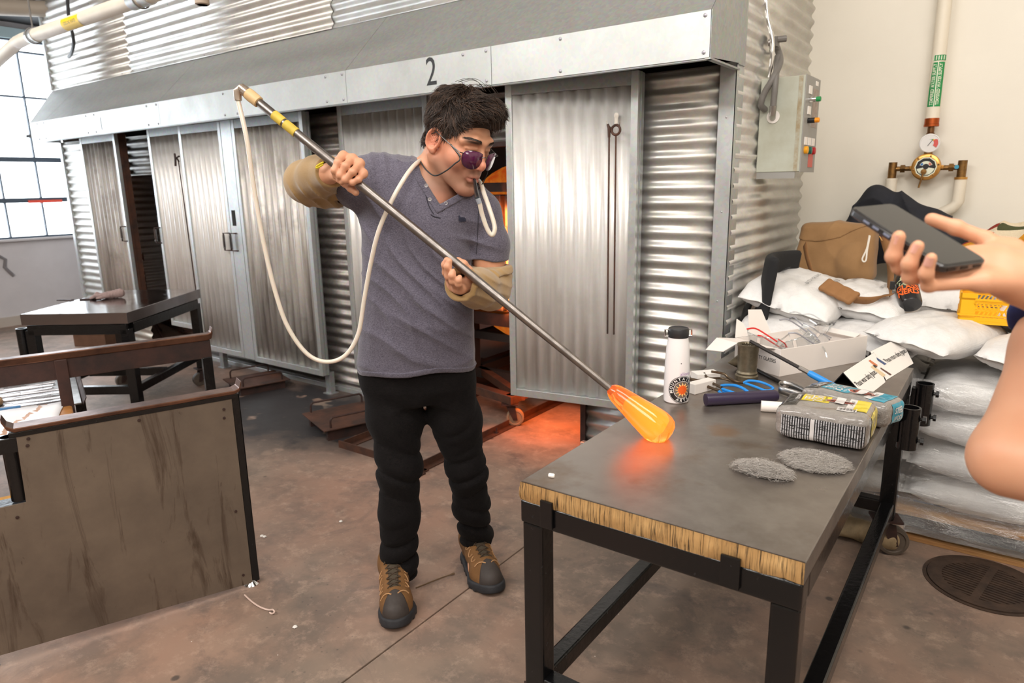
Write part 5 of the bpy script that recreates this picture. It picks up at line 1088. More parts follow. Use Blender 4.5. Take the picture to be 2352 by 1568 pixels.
for nm, lab, px, py, m in (('scrap_strip','two dark flat metal scraps lying near the front edge of the small steel table',150,690,RUSTDARK),):
    q = thing(nm, lab, 'scrap', (-4.965,1.857,.7)); MB().box((0,0,.004),(.10,.03,.006),Matrix.Rotation(.5,3,'Z')).build('strip', RUSTDARK, q, smooth=0); MB().box((.10,.11,.004),(.12,.03,.006),Matrix.Rotation(.9,3,'Z')).build('strip', RUSTDARK, q, smooth=0)
q = sdf_obj('work_glove', fgl, (-.13,-.11,-.01), (.23,.09,.12), .005, mat('dusty_pink_leather', srgb(150,128,124), .85, var=.3, vscale=14)); q.location = (-4.818,2.021,.7); q.rotation_euler = (0,0,.9); q.scale = (.62,.62,.62); tag(q, 'dusty leather glove lying on the small steel table', 'glove')

# ---------------------------------------------------------------- things on the floor
fb = thing('wooden_box', 'brown wooden box on the floor under the small steel table', 'box', (-6.83,2.767,0), .5); MB().bb((-.16,-.1,0),(.16,.1,.11)).build('body', mat('brown_box_wood', srgb(104,72,52), .7, var=.3, vscale=8), fb, smooth=0, bevel=.004); MB().bb((-.165,-.105,.11),(.165,.105,.122)).build('lid', mat('brown_box_wood_2', srgb(120,86,62), .7), fb, smooth=0, bevel=.003)
for k, (p, r_, lab, m) in enumerate((((-7.19,3.237,0),.3,'long rusty angle iron lying on the floor behind the small table',RUST),((-6.301,3.09,0),.9,'short rusty angle iron lying on the floor beside the pale door',RUST),((-6.744,3.149,0),-.2,'dark rusty angle iron lying crosswise behind the small table',RUSTDARK))):
    q = thing('angle_iron', lab, 'scrap iron', p, r_, 'scrap iron on the floor'); q.location.y += .35; q.location.x -= .35; L = (.9,.6,.7)[k]; z = (0,0,.05)[k]
    MB().prism([(0,0),(.05,0),(.05,.005),(.005,.005),(.005,.05),(0,.05)], L, Matrix.Translation((0,0,z))@Matrix.Rotation(PI/2,4,'Y')@Matrix.Rotation(PI/2,4,'Z')).build('bar', m, q, smooth=0)
def step(label, L_, F_, R_, z, rz=None):
    L_, F_, R_ = Vector(L_), Vector(F_), Vector(R_); ax = (R_-F_); ay = (L_-F_); ay = ay-ax.normalized()*ay.dot(ax.normalized()); g = thing('step_platform', label, 'platform', (F_.x,F_.y,0), math.atan2(ax.y,ax.x), 'rusty step platforms')
    Lx, Ly = ax.length, ay.length
    MB().bb((0,0,z-.008),(Lx,Ly,z)).build('plate', RUST, g, smooth=0, bevel=.002)
    for y in (.03,Ly-.06): MB().bb((.03,y,0),(Lx-.03,y+.03,z-.008)).build('runner', RUSTDARK, g, smooth=0)
    for y in (.03,Ly-.02): MB().tube(spline([(.05,y,z),(.05,y,z+.04),(.062,y,z+.055),(.09,y,z+.058),(Lx-.09,y,z+.058),(Lx-.062,y,z+.055),(Lx-.05,y,z+.04),(Lx-.05,y,z)],4), .006, 8).build('handle', RUSTDARK, g)
    return g
step('rusty step platform with two bent handles on the floor below the smoke-streaked door', (-4.466,2.607,.065), (-4.148,2.503,.065), (-4.047,2.859,.065), .065)
step('rusty step platform with two bent handles on the sooty floor behind the man', (-3.288,2.485,.075), (-2.955,2.271,.075), (-2.813,2.668,.075), .075)
rt = thing('floor_track', 'rusty angle iron track frame on the floor behind the man leading under the door', 'track', (-2.25,2.3,0))
AI = [(0,0),(.042,0),(.042,.006),(.006,.006),(.006,.038),(0,.038)]
for x, s in ((-.02,1),(-.58,1)):
    MB().bb((x,0,0),(x+.04,1.5,.006)).bb((x,0,.006),(x+.006,1.5,.04)).build('rail', RUST, rt, smooth=0)
MB().bb((-.60,-.02,0),(.03,.02,.006)).bb((-.60,-.02,.006),(.03,-.014,.04)).build('cross_rail', RUST, rt, smooth=0); MB().bb((-.015,-.055,0),(.045,-.02,.008)).build('end_tab', RUST, rt, smooth=0)
MB().lathe([(.011,.006),(.011,.014),(.005,.015),(.005,.036),(0,.036)], 8, c=(.0,.62,0)).build('bolt', RUSTDARK, rt)
q = thing('thin_wire', 'thin brown curved wire lying on the floor between the boots', 'wire', (-1.516,1.589,0)); MB().tube(spline([loc1(p, q) for p in ((-1.558,1.533,.003),(-1.542,1.583,.003),(-1.522,1.631,.006),(-1.498,1.673,.01))],5), [.0022]*14+[.0034]*2, 6).build('wire', mat('brown_wire', srgb(92,68,40), .6), q)
q = thing('glass_hook', 'small pale glass thread with curled end on the floor by the bench foot', 'glass thread', (-1.927,1.162,0)); MB().tube(spline([loc1(p, q) for p in ((-2.025,1.163,.003),(-1.964,1.153,.004),(-1.915,1.151,.004),(-1.878,1.156,.005),(-1.857,1.159,.012),(-1.841,1.155,.012),(-1.85,1.151,.004),(-1.863,1.151,.004))],5), .0028, 6).build('thread', mat('pale_pink_glass', srgb(222,196,184), .2, coat=.5), q)
rp = random.Random(12); PEB = mat('white_shard', srgb(228,224,218), .4)
for (px_, lab) in (((-2.342,1.45,0),'white glass shard on the floor right of the bench panel'),((-2.327,1.452,0),'smaller white glass shard beside the other right of the bench panel'),((-2.169,1.715,0),'white shard on the floor left of the man'),((-1.731,1.153,0),'tiny white shard on the floor in front of the bench foot')):
    q = thing('glass_shard', lab, 'shard', px_, rp.uniform(0,3), 'white shards on the floor'); MB().lathe([(.002,0),(.009,.002),(.006,.005),(0,.006)], 5).build('chip', PEB, q, smooth=0)

# ---------------------------------------------------------------- overhead pipes at the upper left
YP = 2.2; zp = 2.457; op = thing('overhead_pipe', 'white overhead pipe with yellow label and grey clamps in front of the upper wall', 'pipe', (-4.8,YP,zp))
MB().tube([(-1.05,0,.0),(1.9,0,.004)], .042, 24).build('pipe_jacket', WHITEPVC, op)
MB().tube(spline([(-1.05,0,0),(-1.14,0,-.006),(-1.22,0,-.015),(-1.7,0,-.10)],4), .042, 20).build('pipe_elbow', WHITEPVC, op)
for a, b in ((-.93,-.83),(.52,.60),(.64,.72)): MB().tube([(a,0,0),(b,0,0)], .047, 24).build('clamp', GALV, op)
YL = mat('yellow_label', srgb(244,206,10), .5)
def fop(P): return np.linalg.norm(P[:,1:], axis=1)-.042
vdir = (Vector((0,0,1.38))-Vector((-4.6,YP,zp))).normalized(); vdir.x = 0; vdir.normalize(); vy = Vector((1,0,0)).cross(vdir)*-1
lb = decal('yellow_label', fop, tuple(vdir*.09+Vector((-.22,0,0))), (1,0,0), vdir.cross(Vector((1,0,0))), .24, .072, YL, op, .0008)
dtext('COOLING WATER', fop, tuple(vdir*.09+Vector((-.22,0,0))+vdir.cross(Vector((1,0,0)))*.008), (1,0,0), vdir.cross(Vector((1,0,0))), .026, PB, lb, .0016, sx=.8)
for x in (-.88,.62):
    q = MB().tube([(x,0,.05),(x,0,.14),(x,0,1.7)], .006, 8).tube([(x,.052*math.sin(a),.09+.052*math.cos(a)-.09) for a in [k*PI/8 for k in range(17)]], .004, 6, False); q.build('hanger_rod', GC, op)
q = thing('pipe_stub', 'short dusty pipe stub pointing down from above the upper corrugated wall', 'pipe', (-3.57,2.2,2.33)); MB().lathe([(.030,0),(.036,.004),(.036,.03),(.034,.035),(.034,1.8)], 20).build('stub', mat('dusty_pipe', srgb(178,160,142), .6), q); MB().lathe([(.026,-.001),(0,-.001)], 16).build('bore', DARK, q)
q = thing('ceiling_pipe', 'beige pipe running under the dark beam at the top left', 'pipe', (-7.6,3.0,3.0)); MB().tube([(-.35,-.5,.05),(-.2,-.28,.06)], .05, 16).tube([(-.2,-.28,.06),(.35,.55,.08)], .07, 18).build('tube', mat('beige_pipe', srgb(158,146,132), .6), q)
q = thing('bent_hook', 'black bent rod hook hanging on the upper corrugated wall below the pipe', 'hook', (-6.739,2.9,2.674)); MB().tube(spline([loc1(p, q) for p in ((-6.549,2.85,3.143),(-6.619,2.85,2.822),(-6.62,2.86,2.705),(-6.672,2.88,2.628),(-6.857,2.93,2.58),(-7.154,3.03,2.595))],5), .014, 8).build('rod', mat('black_rod', (.02,.02,.022), .5), q)
# ---------------------------------------------------------------- the glassblower (x right, y away from the room's open side, z up, before his own turn)
def orient(V, F):
    a, b, c = V[F[:,0]], V[F[:,1]], V[F[:,2]]
    return F if np.einsum('ij,ij->i', a, np.cross(b, c)).sum() > 0 else F[:,::-1]
MLOC, MROT = (-1.4929,1.5722,0), yaw
Rz = lambda a: Matrix.Rotation(a, 4, 'Z')
SKIN = bpy.data.materials.new('skin'); t = NT(SKIN); c = t.attr('tone'); n = t.noise(60, 4, .6)
t.set(Base_Color=t.mix(t.math('MULTIPLY', t.ramp(t.noise(14, 4), [(.4,0),(.7,1)]), .25), c, t.mix(1, c, (.93,.74,.68), 'MULTIPLY')), Roughness=.48); t.bs.inputs['Subsurface Weight'].default_value = .12; t.bs.inputs['Subsurface Radius'].default_value = (.012,.005,.003); t.bs.inputs['Subsurface Scale'].default_value = 1; t.bump(n, .10, .002)
HAIR = mat('dark_brown_hair', srgb(52,37,28), .5, var=.4, vscale=30, bump=.5, bscale=260); HAIR2 = mat('brown_hair', srgb(88,64,48), .45, var=.4, vscale=30)
def m_cloth(name, c1, c2, sc, bump=.4, rough=.92):
    m = bpy.data.materials.new(name); t = NT(m); a = t.noise(1, 3, .8, t.map((sc*.5,sc*.5,sc*2.2))); b = t.noise(sc*1.2, 2, .8)
    t.set(Base_Color=t.mix(t.ramp(t.math('MULTIPLY_ADD', a, .6, t.math('MULTIPLY', b, .4)), [(.38,0),(.62,1)]), c1, c2), Roughness=rough); t.bs.inputs['Sheen Weight'].default_value = .25; t.bump(b, bump, .002); return m
SHIRT = m_cloth('heather_jersey', srgb(60,57,71), srgb(112,107,121), 330)
DENIM = m_cloth('black_denim', srgb(12,11,12), srgb(27,24,24), 240, .5); DENIM.node_tree.nodes['Principled BSDF'].inputs['Sheen Weight'].default_value = .02; DENIM.node_tree.nodes['Principled BSDF'].inputs['Specular IOR Level'].default_value = .12
GUARD = mat('tan_knit', srgb(166,134,88), .95, var=.2, vscale=8, bump=.35, bscale=320, sheen=.3)
# --- head, in its own frame (face towards -y), then turned and bowed
HS, HC = 1.05, Vector((.125,-.05,1.506))
HM = Matrix.Translation(HC) @ Rz(math.radians(47)) @ Matrix.Rotation(math.radians(24), 4, 'X') @ Matrix.Rotation(math.radians(3), 4, 'Y') @ Matrix.Scale(HS, 4)
def f_head(P):
    P = P.copy(); A = np.abs(P[:,0]); Q = P.copy(); Q[:,0] = A
    d = s_ell(P, (0,.012,.050), (.075,.090,.084)); d = smin(d, s_ell(P, (0,-.028,.0), (.068,.074,.098)), .03)
    d = smin(d, s_ell(P, (0,-.050,-.064), (.046,.050,.044)), .022); d = smin(d, s_ell(P, (0,-.094,-.101), (.022,.017,.017)), .02)
    d = smin(d, s_cap(Q, (.054,-.004,-.050), (.018,-.082,-.099), .016, .015), .024)                 # jaw line
    d = smin(d, s_ell(Q, (.042,-.066,-.022), (.026,.026,.026)), .024)                               # cheek bones
    d = smin(d, s_chain(Q, [(0,-.097,.036),(.026,-.094,.040),(.052,-.074,.030)], [.012,.012,.010], .01), .012)
    d = smax(d, -(np.linalg.norm(Q-np.array((.032,-.116,.012), np.float32), axis=1)-.020), .016)    # eye sockets
    d = smin(d, np.linalg.norm(Q-np.array((.032,-.082,.012), np.float32), axis=1)-.0125, .003)
    d = smin(d, s_cap(Q, (.018,-.096,.0175), (.046,-.086,.016), .0045, .0035), .004); d = smin(d, s_cap(Q, (.020,-.093,.004), (.044,-.085,.005), .004, .003), .005)
    d = smin(d, s_chain(P, [(0,-.098,.026),(0,-.108,.005),(0,-.121,-.018),(0,-.1205,-.026)], [.0072,.0075,.0092,.0088], .006), .008)   # nose
    d = smin(d, s_ell(Q, (.0118,-.109,-.029), (.0080,.011,.0075)), .005); d = smax(d, -(s_ell(Q, (.0075,-.116,-.0385), (.0042,.008,.005))), .002)
    d = smin(d, s_ell(P, (0,-.094,-.050), (.030,.014,.017)), .012)                                  # muzzle
    d = smin(d, s_chain(Q, [(0,-.108,-.056),(.012,-.1055,-.0565),(.026,-.0965,-.060)], [.0062,.0058,.003], .004), .004)
    d = smin(d, s_chain(Q, [(0,-.107,-.068),(.012,-.104,-.068),(.025,-.096,-.062)], [.0070,.0068,.003], .004), .004)
    d = smax(d, -(s_chain(Q, [(0,-.116,-.0622),(.026,-.100,-.0612)], [.0022,.0012], .002)), .002)
    d = smax(d, -(s_ell(P, (0,-.106,-.082), (.018,.009,.005))), .008)
    e = Q-np.array((.079,.006,.0), np.float32); a = .30; ez = e[:,2]*math.cos(.2)-e[:,1]*math.sin(.2); ey = e[:,1]*math.cos(.2)+e[:,2]*math.sin(.2); ex = e[:,0]-.35*np.maximum(ey,-.01)
    rr_ = np.sqrt((ey/.66)**2+(ez-.002)**2); ear = np.sqrt(np.maximum(rr_-.029,0)**2+ex**2)-.0055; ear = np.maximum(ear, -(np.sqrt((np.maximum(rr_-.017,0))**2+(ex-.0075)**2)-.0098))
    ear = smin(ear, np.sqrt((rr_-.029)**2+ex**2)-.0045, .002); ear = smin(ear, s_ell(np.stack([ex,ey,ez],1), (0,-.010,-.026), (.006,.009,.009)), .004); d = smin(d, ear, .004)
    return d
Nk0, Nk1 = np.array(HM@Vector((0,.040,-.045))), np.array((.056,.03,1.377))
def f_neck(P):
    d = s_chain(P, [tuple(Nk0),tuple(Nk0*.45+Nk1*.55+np.array((.0,-.008,0))),tuple(Nk1+np.array((0,0,-.03)))], [.054*HS,.056,.068], .03)
    d = smin(d, s_cap(P, tuple(np.array(HM@Vector((-.062,.02,-.045)))), tuple(Nk1+np.array((.03,-.075,-.02))), .013, .012), .02)      # neck tendon
    d = smin(d, s_chain(P, [(-.10,.015,1.385),(0,.018,1.39),(.11,.012,1.34)], [.040,.060,.040], .04), .05)
    d = smin(d, s_ell(P, (.0,.0,1.29), (.115,.104,.13)), .05); return d
iHM = np.array(HM.inverted(), np.float32)
def f_headneck(P): return smin(f_head(P@iHM[:3,:3].T+iHM[:3,3])*HS, f_neck(P), .022)
base_skin = np.array(srgb(208,152,120))
def tone(V, kind):
    c = np.tile(base_skin, (len(V),1))
    if kind == 'head':
        H = V@iHM[:3,:3].T+iHM[:3,3]; x, y, z = H.T; q = np.abs(x)
        g = lambda cx, cy, cz, r: np.exp(-(((q-cx)**2+(y-cy)**2+(z-cz)**2)/(r*r)))
        def to(col, w): c[:] = c*(1-w[:,None])+np.array(srgb(*col))*w[:,None]
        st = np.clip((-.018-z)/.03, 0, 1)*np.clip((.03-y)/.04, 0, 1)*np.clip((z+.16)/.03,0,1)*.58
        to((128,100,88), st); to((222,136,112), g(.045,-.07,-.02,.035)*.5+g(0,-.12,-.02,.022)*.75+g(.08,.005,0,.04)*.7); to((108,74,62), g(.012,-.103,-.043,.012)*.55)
        lip = np.exp(-(((z+.0625)/.008)**2+(q/.024)**4))*(y < -.092); to((176,98,86), lip*.85)
        br_ = np.exp(-(((z-.037-.10*(q-.03)*(q < .03)+.12*np.maximum(q-.036,0))/.0062)**2+((q-.034)/.021)**4))*(y < -.06); to((44,30,24), br_)
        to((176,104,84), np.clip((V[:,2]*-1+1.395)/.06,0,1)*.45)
    return c
def hand(fing, wrist, rad=.0101):
    """fing: five chains (index..little, thumb) of joints; palm spans the knuckles and the wrist"""
    def f(P):
        d = None
        for k, ch in enumerate(fing):
            r = rad*(1.0,1.03,.98,.86,1.12)[k]; m = len(ch); e = s_chain(P, ch, [r*(1.10-.24*i/(m-1)) for i in range(m)], .005)
            for p in ch[1:-1]: e = smin(e, np.linalg.norm(P-np.array(p, np.float32), axis=1)-r*.98, .004)
            d = e if d is None else smin(d, e, .0016)
        W = np.array(wrist)
        for k, ch in enumerate(fing[:4]): d = smin(d, s_cap(P, tuple(W+(np.array(ch[0])-W)*.12), ch[0], .019, .0125), .012)
        c4 = (np.array(fing[0][0])+np.array(fing[3][0]))/2; d = smin(d, s_cap(P, tuple(W), tuple(W*.4+c4*.6), .024, .020), .016)
        return smin(d, s_cap(P, tuple(W*.8+np.array(fing[4][0])*.2), fing[4][0], .020, .0135), .012)
    return f
wr, el = (-.24,-.135,1.421), (-.357,.05,1.405)
RH = [[(-.174,-.206,1.468),(-.182,-.24,1.45),(-.192,-.246,1.429),(-.193,-.236,1.414)],[(-.149,-.207,1.46),(-.161,-.246,1.44),(-.177,-.247,1.416),(-.184,-.234,1.403)],[(-.129,-.212,1.447),(-.142,-.25,1.424),(-.164,-.248,1.404),(-.176,-.238,1.398)],[(-.12,-.22,1.42),(-.128,-.247,1.404),(-.145,-.246,1.396),(-.153,-.238,1.395)],[(-.203,-.185,1.415),(-.176,-.203,1.396),(-.158,-.212,1.381),(-.144,-.218,1.369)]]
hr = hand(RH, wr)
def f_rarm(P):
    d = hr(P); return smin(d, s_chain(P, [wr,tuple(np.array(wr)*.5+np.array(el)*.5),el,(-.15,.0,1.395)], [.026,.038,.043,.055], .02), .015)
wl_, ell = (.174,-.225,1.106), (.22,-.02,1.058)
LH = [[(.115,-.275,1.118),(.104,-.3,1.153),(.103,-.312,1.176),(.109,-.316,1.189)],[(.122,-.29,1.113),(.113,-.326,1.147),(.113,-.338,1.174),(.117,-.338,1.188)],[(.132,-.302,1.11),(.125,-.342,1.136),(.124,-.35,1.152),(.126,-.348,1.161)],[(.143,-.308,1.108),(.14,-.346,1.128),(.141,-.352,1.139),(.144,-.35,1.146)],[(.167,-.262,1.128),(.164,-.282,1.157),(.152,-.288,1.174),(.137,-.288,1.184)]]
hl = hand(LH, wl_, .0100)
def f_larm(P):
    d = hl(P); return smin(d, s_chain(P, [wl_,tuple(np.array(wl_)*.5+np.array(ell)*.5),ell,(.211,-.005,1.164),(.20,.01,1.33)], [.027,.040,.044,.047,.06], .02), .015)
HIPR, HIPL = (-.118,.02,.86), (.062,.02,.86); KNR, KNL = (-.104,-.02,.472), (.118,.03,.43); ANR, ANL = (-.129,0,.093), (.134,.15,.099)
def f_core(P):
    d = s_loft(P, [(.80,-.03,.02,.15,.09),(1.0,-.015,.01,.15,.095),(1.25,-.005,.01,.155,.095),(1.40,.0,.01,.13,.075)])
    for h, k, a in ((HIPR,KNR,ANR),(HIPL,KNL,ANL)): d = smin(d, s_chain(P, [h,k,a], [.082,.053,.040], .03), .04); d = smin(d, s_cap(P, a, (a[0],a[1]-.10,.05), .035, .03), .02)
    return smin(d, s_cap(P, (-.15,.0,1.39), el, .05, .04), .04)
VV, FF, CCc = [], [], []; off = 0
for fn, lo, hi, st, kd in ((f_headneck,(-.19,-.24,1.20),(.32,.17,1.72),.0028,'head'),(f_rarm,(-.42,-.29,1.28),(-.08,.12,1.52),.0022,'arm'),(f_larm,(.04,-.39,1.0),(.32,.1,1.24),.0023,'arm'),(f_core,(-.5,-.25,0),(.35,.25,1.5),.013,'core')):
    V_, F_ = sdf_mesh(fn, lo, hi, st, 2 if kd == 'arm' else 1); F_ = orient(V_, F_); CCc.append(tone(V_, kd)); VV.append(V_); FF.append(F_+off); off += len(V_)
man = link('person', np_mesh('person', np.concatenate(VV), np.concatenate(FF), np.concatenate(CCc)), SKIN, smooth=180); man.location = MLOC; man.rotation_euler = (0,0,MROT)
tag(man, 'person with dark wavy hair in grey henley shirt and black jeans blowing into a hose', 'person')
def fnail(ch, d, nm='nail'):
    a, b = Vector(ch[-2]), Vector(ch[-1]); ax = (b-a).normalized(); n = (Vector(d)-ax*Vector(d).dot(ax)).normalized(); s = ax.cross(n); q = MB()
    q.grid(lambda u, v: tuple(b-ax*.002+ax*(v-.5)*.010+s*(u-.5)*.0095*(1-.15*v)+n*(.0076-.0035*(2*u-1)**2)), 6, 4); q.build(nm, NAIL, man, smooth=180)
NAIL = mat('nail', srgb(222,164,146), .3)
for ch in LH[:3]: fnail(ch, (-.15,-1,.1))
fnail(RH[3], (-.2,-1,-.3))

# --- hair: a mass with thousands of wavy locks
def zl(y): return np.interp(y, [-.14,-.09,-.070,-.052,-.040,-.016,-.008,.03,.05,.075,.13], [.083,.078,.062,.03,-.012,-.018,.026,.034,-.02,-.058,-.062])
def f_hair(P):
    d = s_ell(P, (0,.006,.058), (.083,.095,.088)); d = smin(d, s_ell(P, (0,-.068,.108), (.060,.040,.034)), .03); d = smin(d, s_ell(P, (0,.066,-.012), (.056,.038,.052)), .03)
    d = d+.005*snoise(P, 55, 3)+.004*snoise(P, 130, 5); lim = zl(P[:,1])
    d = smax(d, lim-P[:,2], .010); q = P.copy(); q[:,0] = np.abs(q[:,0]); return smax(d, -s_ell(q, (.088,.010,-.004), (.03,.024,.032)), .006)
HAIRM = mat('hair_mass', srgb(40,29,22), .95, var=.4, vscale=60, bump=.8, bscale=180)
hh = sdf_obj('hair', f_hair, (-.12,-.15,-.09), (.12,.15,.19), .0035, HAIRM, man, 1, M=HM)
rg = random.Random(11); q1, q2 = MB(), MB(); cand = []
for _ in range(24000):
    u = Vector((rg.gauss(0,1), rg.gauss(0,1), rg.gauss(.25,1))).normalized(); cand.append(u)
P0 = np.array([(u.x*.15, .014+u.y*.19, .060+u.z*.18) for u in cand]); D0 = -np.array([tuple(u) for u in cand]); P1 = P0.astype(np.float32)
for _ in range(30): P1 = P1+D0.astype(np.float32)*np.clip(f_hair(P1), -.02, .02)[:,None]*.8
ok = np.abs(f_hair(P1)) < .003; e_ = 1e-3
N1 = np.stack([f_hair(P1+np.eye(3, dtype=np.float32)[k]*.004)-f_hair(P1-np.eye(3, dtype=np.float32)[k]*.004) for k in range(3)], 1)
for i in np.nonzero(ok)[0]:
    p = Vector(P1[i].astype(float)); n = Vector(N1[i].astype(float)).normalized(); x, y, z = p; lim = float(zl(np.array([y]))[0])
    if n.z < -.55 or z < lim+.004 or (abs(x) > .058 and -.03 < y < .04 and z < .036): continue
    cro = Vector((.012,.06,.17)); g = p-cro
    if y < .0 and z > .075: g = g.normalized()*.6+Vector((.35,-.8,.1))
    elif y > .03: g = g.normalized()+Vector((0,.1,-.8))
    else: g = g.normalized()+Vector((0,.25*(y > -.04)-.1,-.9))
    wv_ = 9*math.sin(34*x+21*z)+6*math.sin(47*y-18*z+2*x); g = g-n*g.dot(n); g = g.normalized() if g.length > 1e-4 else n.orthogonal().normalized(); s = n.cross(g); g = (g+s*(.045*wv_+rg.gauss(0,.22))+n*rg.uniform(0,.12)).normalized()
    low = z-lim; L = rg.uniform(.026,.048)*(1 if low > .03 else .55); a0 = 2.1*math.sin(60*x)+1.7*math.sin(55*z+40*y)+rg.uniform(-.7,.7); am = rg.uniform(.002,.006); lift = rg.uniform(.001,.008)*(1.3 if z > .11 else .5); pts = []
    for k in range(6):
        f = k/5; pts.append(p-n*.003+g*L*f+n*(math.sin(f*PI*.8)*lift+.0015*f)+s*am*(math.sin(a0+f*4.6)-math.sin(a0)))
    r0 = rg.uniform(.0005,.0010); (q1 if rg.random() < .68 else q2).tube([HM@v for v in pts], [r0*.8,r0,r0,r0*.85,r0*.6,r0*.2], 3, False)
for q, m in ((q1,HAIR),(q2,HAIR2)): o = q.build('locks', m, hh, smooth=180); o['kind'] = 'stuff'
q = MB()
for k in range(9):
    a = rg.uniform(-.05,.05); q.tube([HM@Vector((a+.01*f*k, .02-.05*f, .158+.020*math.sin(f*PI)*(.4+.09*k))) for f in [i/7 for i in range(8)]], .0006, 3, False)
q.build('flyaway_hairs', HAIR, hh)['kind'] = 'stuff'
q = MB()
for s in (-1,1):
    for k in range(150):
        f = rg.random(); x = s*(.013+.040*f); z = .0385+.006*math.sin(min(1,f*1.4)*PI*.55)-.009*max(0,f-.6)+rg.uniform(-.0036,.0036)*(1-.6*f)
        a_, b_ = drape([(x,-.16,z),(x+s*.006,-.16,z+.0035*(1-1.7*f))], f_head, (0,1,0), .0006); q.tube([HM@Vector(a_),HM@((Vector(a_)+Vector(b_))/2+Vector((0,-.0006,0))),HM@Vector(b_)], [.0003,.0005,.0002], 3, False)
q.build('eyebrows', HAIR, man)['kind'] = 'stuff'

# --- henley shirt
RINGS = [(.795,-.034,.0,.180,.118),(.825,-.031,.0,.190,.124),(.90,-.026,-.004,.186,.130),(.975,-.018,-.008,.180,.133),(1.05,-.014,-.008,.175,.130),(1.12,-.012,-.004,.172,.127),(1.20,-.010,.0,.172,.126),(1.28,-.008,.003,.172,.122),(1.34,-.004,.008,.160,.110),(1.40,.0,.012,.130,.092),(1.45,.0,.016,.07,.07)]
slr = [(-.05,.018,1.412),(-.125,.008,1.412),(-.185,.012,1.395),(-.227,.03,1.392)]; sll = [(.05,.01,1.385),(.135,.002,1.345),(.186,.002,1.300),(.218,-.002,1.204),(.213,-.004,1.133)]
nR = np.array(slr[3])-np.array(slr[2]); nR /= np.linalg.norm(nR); nL_ = np.array(sll[4])-np.array(sll[3]); nL_ /= np.linalg.norm(nL_)
cR, cL = np.array((-.228,.03,1.392)), np.array((.214,-.004,1.154))
A3, B3, C3 = np.array((.022,-.1,1.415))[[0,2]], np.array((.053,-.12,1.32))[[0,2]], np.array((.148,-.1,1.37))[[0,2]]
def tri(P):
    d = None; T3 = (A3,B3,C3,np.array((.12,1.50)),np.array((-.03,1.50)))
    for i in range(5):
        e = T3[(i+1)%5]-T3[i]; n = np.array((e[1],-e[0])); n /= np.linalg.norm(n); v = (P[:,[0,2]]-T3[i])@n.astype(np.float32); d = v if d is None else np.maximum(d, v)
    return d
def f_open(P): return np.minimum(np.maximum(tri(P), P[:,1]-.02), s_cap(P, tuple(Nk1+np.array((.004,.004,.0))), tuple(Nk1+np.array((.012,-.002,.12))), .073, .066))
def f_shirt0(P):
    d = s_loft(P, RINGS, 2.25); d = smin(d, s_chain(P, slr[:3], [.062,.068,.072], .03), .05); d = smin(d, s_chain(P, sll[:3], [.062,.066,.066], .03), .05)
    d = smin(d, s_cap(P, slr[2], slr[3], .070, .062), .03); d = smin(d, s_chain(P, sll[2:], [.064,.058,.061], .02), .02)
    x, y, z = P.T; fr = np.clip(-y/.06, 0, 1)
    w1 = np.sin(36*(.62*x+.78*z)+3*np.sin(11*x)+1.5*np.sin(17*z)); d = d-.013*(1-np.abs(w1))**2.2*np.exp(-((x+.02)**2/.020+(z-1.10)**2/.022))*fr
    w2 = np.sin(40*(.5*x+.87*z)+2.2*np.sin(9*x+5*z)); d = d-.012*(1-np.abs(w2))**2.2*np.exp(-((x-.06)**2/.018+(z-.99)**2/.013))
    d = d-.010*(1-np.abs(np.sin(26*(z-.35*np.abs(x+.03))+1.6*np.sin(11*x))))**2*np.exp(-((z-.90)**2/.005))*np.clip(1-(x+.16)*0,0,1)
    d = d-.009*(1-np.abs(np.sin(80*(x+.25*z))))**1.6*np.exp(-((x+.10)**2/.0045+(z-1.445)**2/.0028)); d = d-.012*(1-np.abs(np.sin(45*(x*.8+z*.6))))**2*np.exp(-((x+.14)**2/.004+(z-1.30)**2/.005))
    d = d-.009*(1-np.abs(np.sin(52*(z+.3*x))))**2*np.exp(-((x-.175)**2/.0035+(z-1.20)**2/.006)); return d+.0028*snoise(P, 26, 21)+.0010*snoise(P, 75, 22)
def f_shirt(P):
    d0 = f_shirt0(P); d = np.maximum(d0, -d0-.013); d = smax(d, -f_open(P), .003)
    x, y, z = P.T; hem = .803+.012*np.cos(9*(x+.03))+.004*np.sin(31*x)+.006*np.sin(13*x); d = np.maximum(d, np.where(np.abs(x+.03) < .25, hem-z, -1))
    eR = (P-cR.astype(np.float32))@nR.astype(np.float32); d = np.where(x < -.16, np.maximum(d, eR), d); eL = (P-cL.astype(np.float32))@nL_.astype(np.float32); return np.where(x > .16, np.maximum(d, eL-.003*np.sin(x*60)), d)
sh = sdf_obj('shirt', f_shirt, (-.33,-.20,.78), (.31,.20,1.50), .0042, SHIRT, man, 1)
def f_band(P): o = f_open(P); return smax(np.abs(f_shirt0(P)+.001)-.0045, np.abs(o-.011)-.010, .002)
sdf_obj('neckband', f_band, (-.13,-.19,1.27), (.16,.12,1.50), .003, SHIRT, sh, 1)
def f_hem(P):
    x, y, z = P.T; hem = .803+.012*np.cos(9*(x+.03))+.004*np.sin(31*x)+.006*np.sin(13*x); return smax(np.abs(f_shirt0(P)+.001)-.0042, np.abs(z-hem-.010)-.0095, .002)
sdf_obj('hem', f_hem, (-.26,-.18,.775), (.2,.17,.86), .0035, SHIRT, sh, 1)
BTN = mat('grey_button', srgb(150,146,148), .3)
def on_shirt(px, off=.002): return Vector(drape([px], f_shirt0, (0,1,0), off)[0])
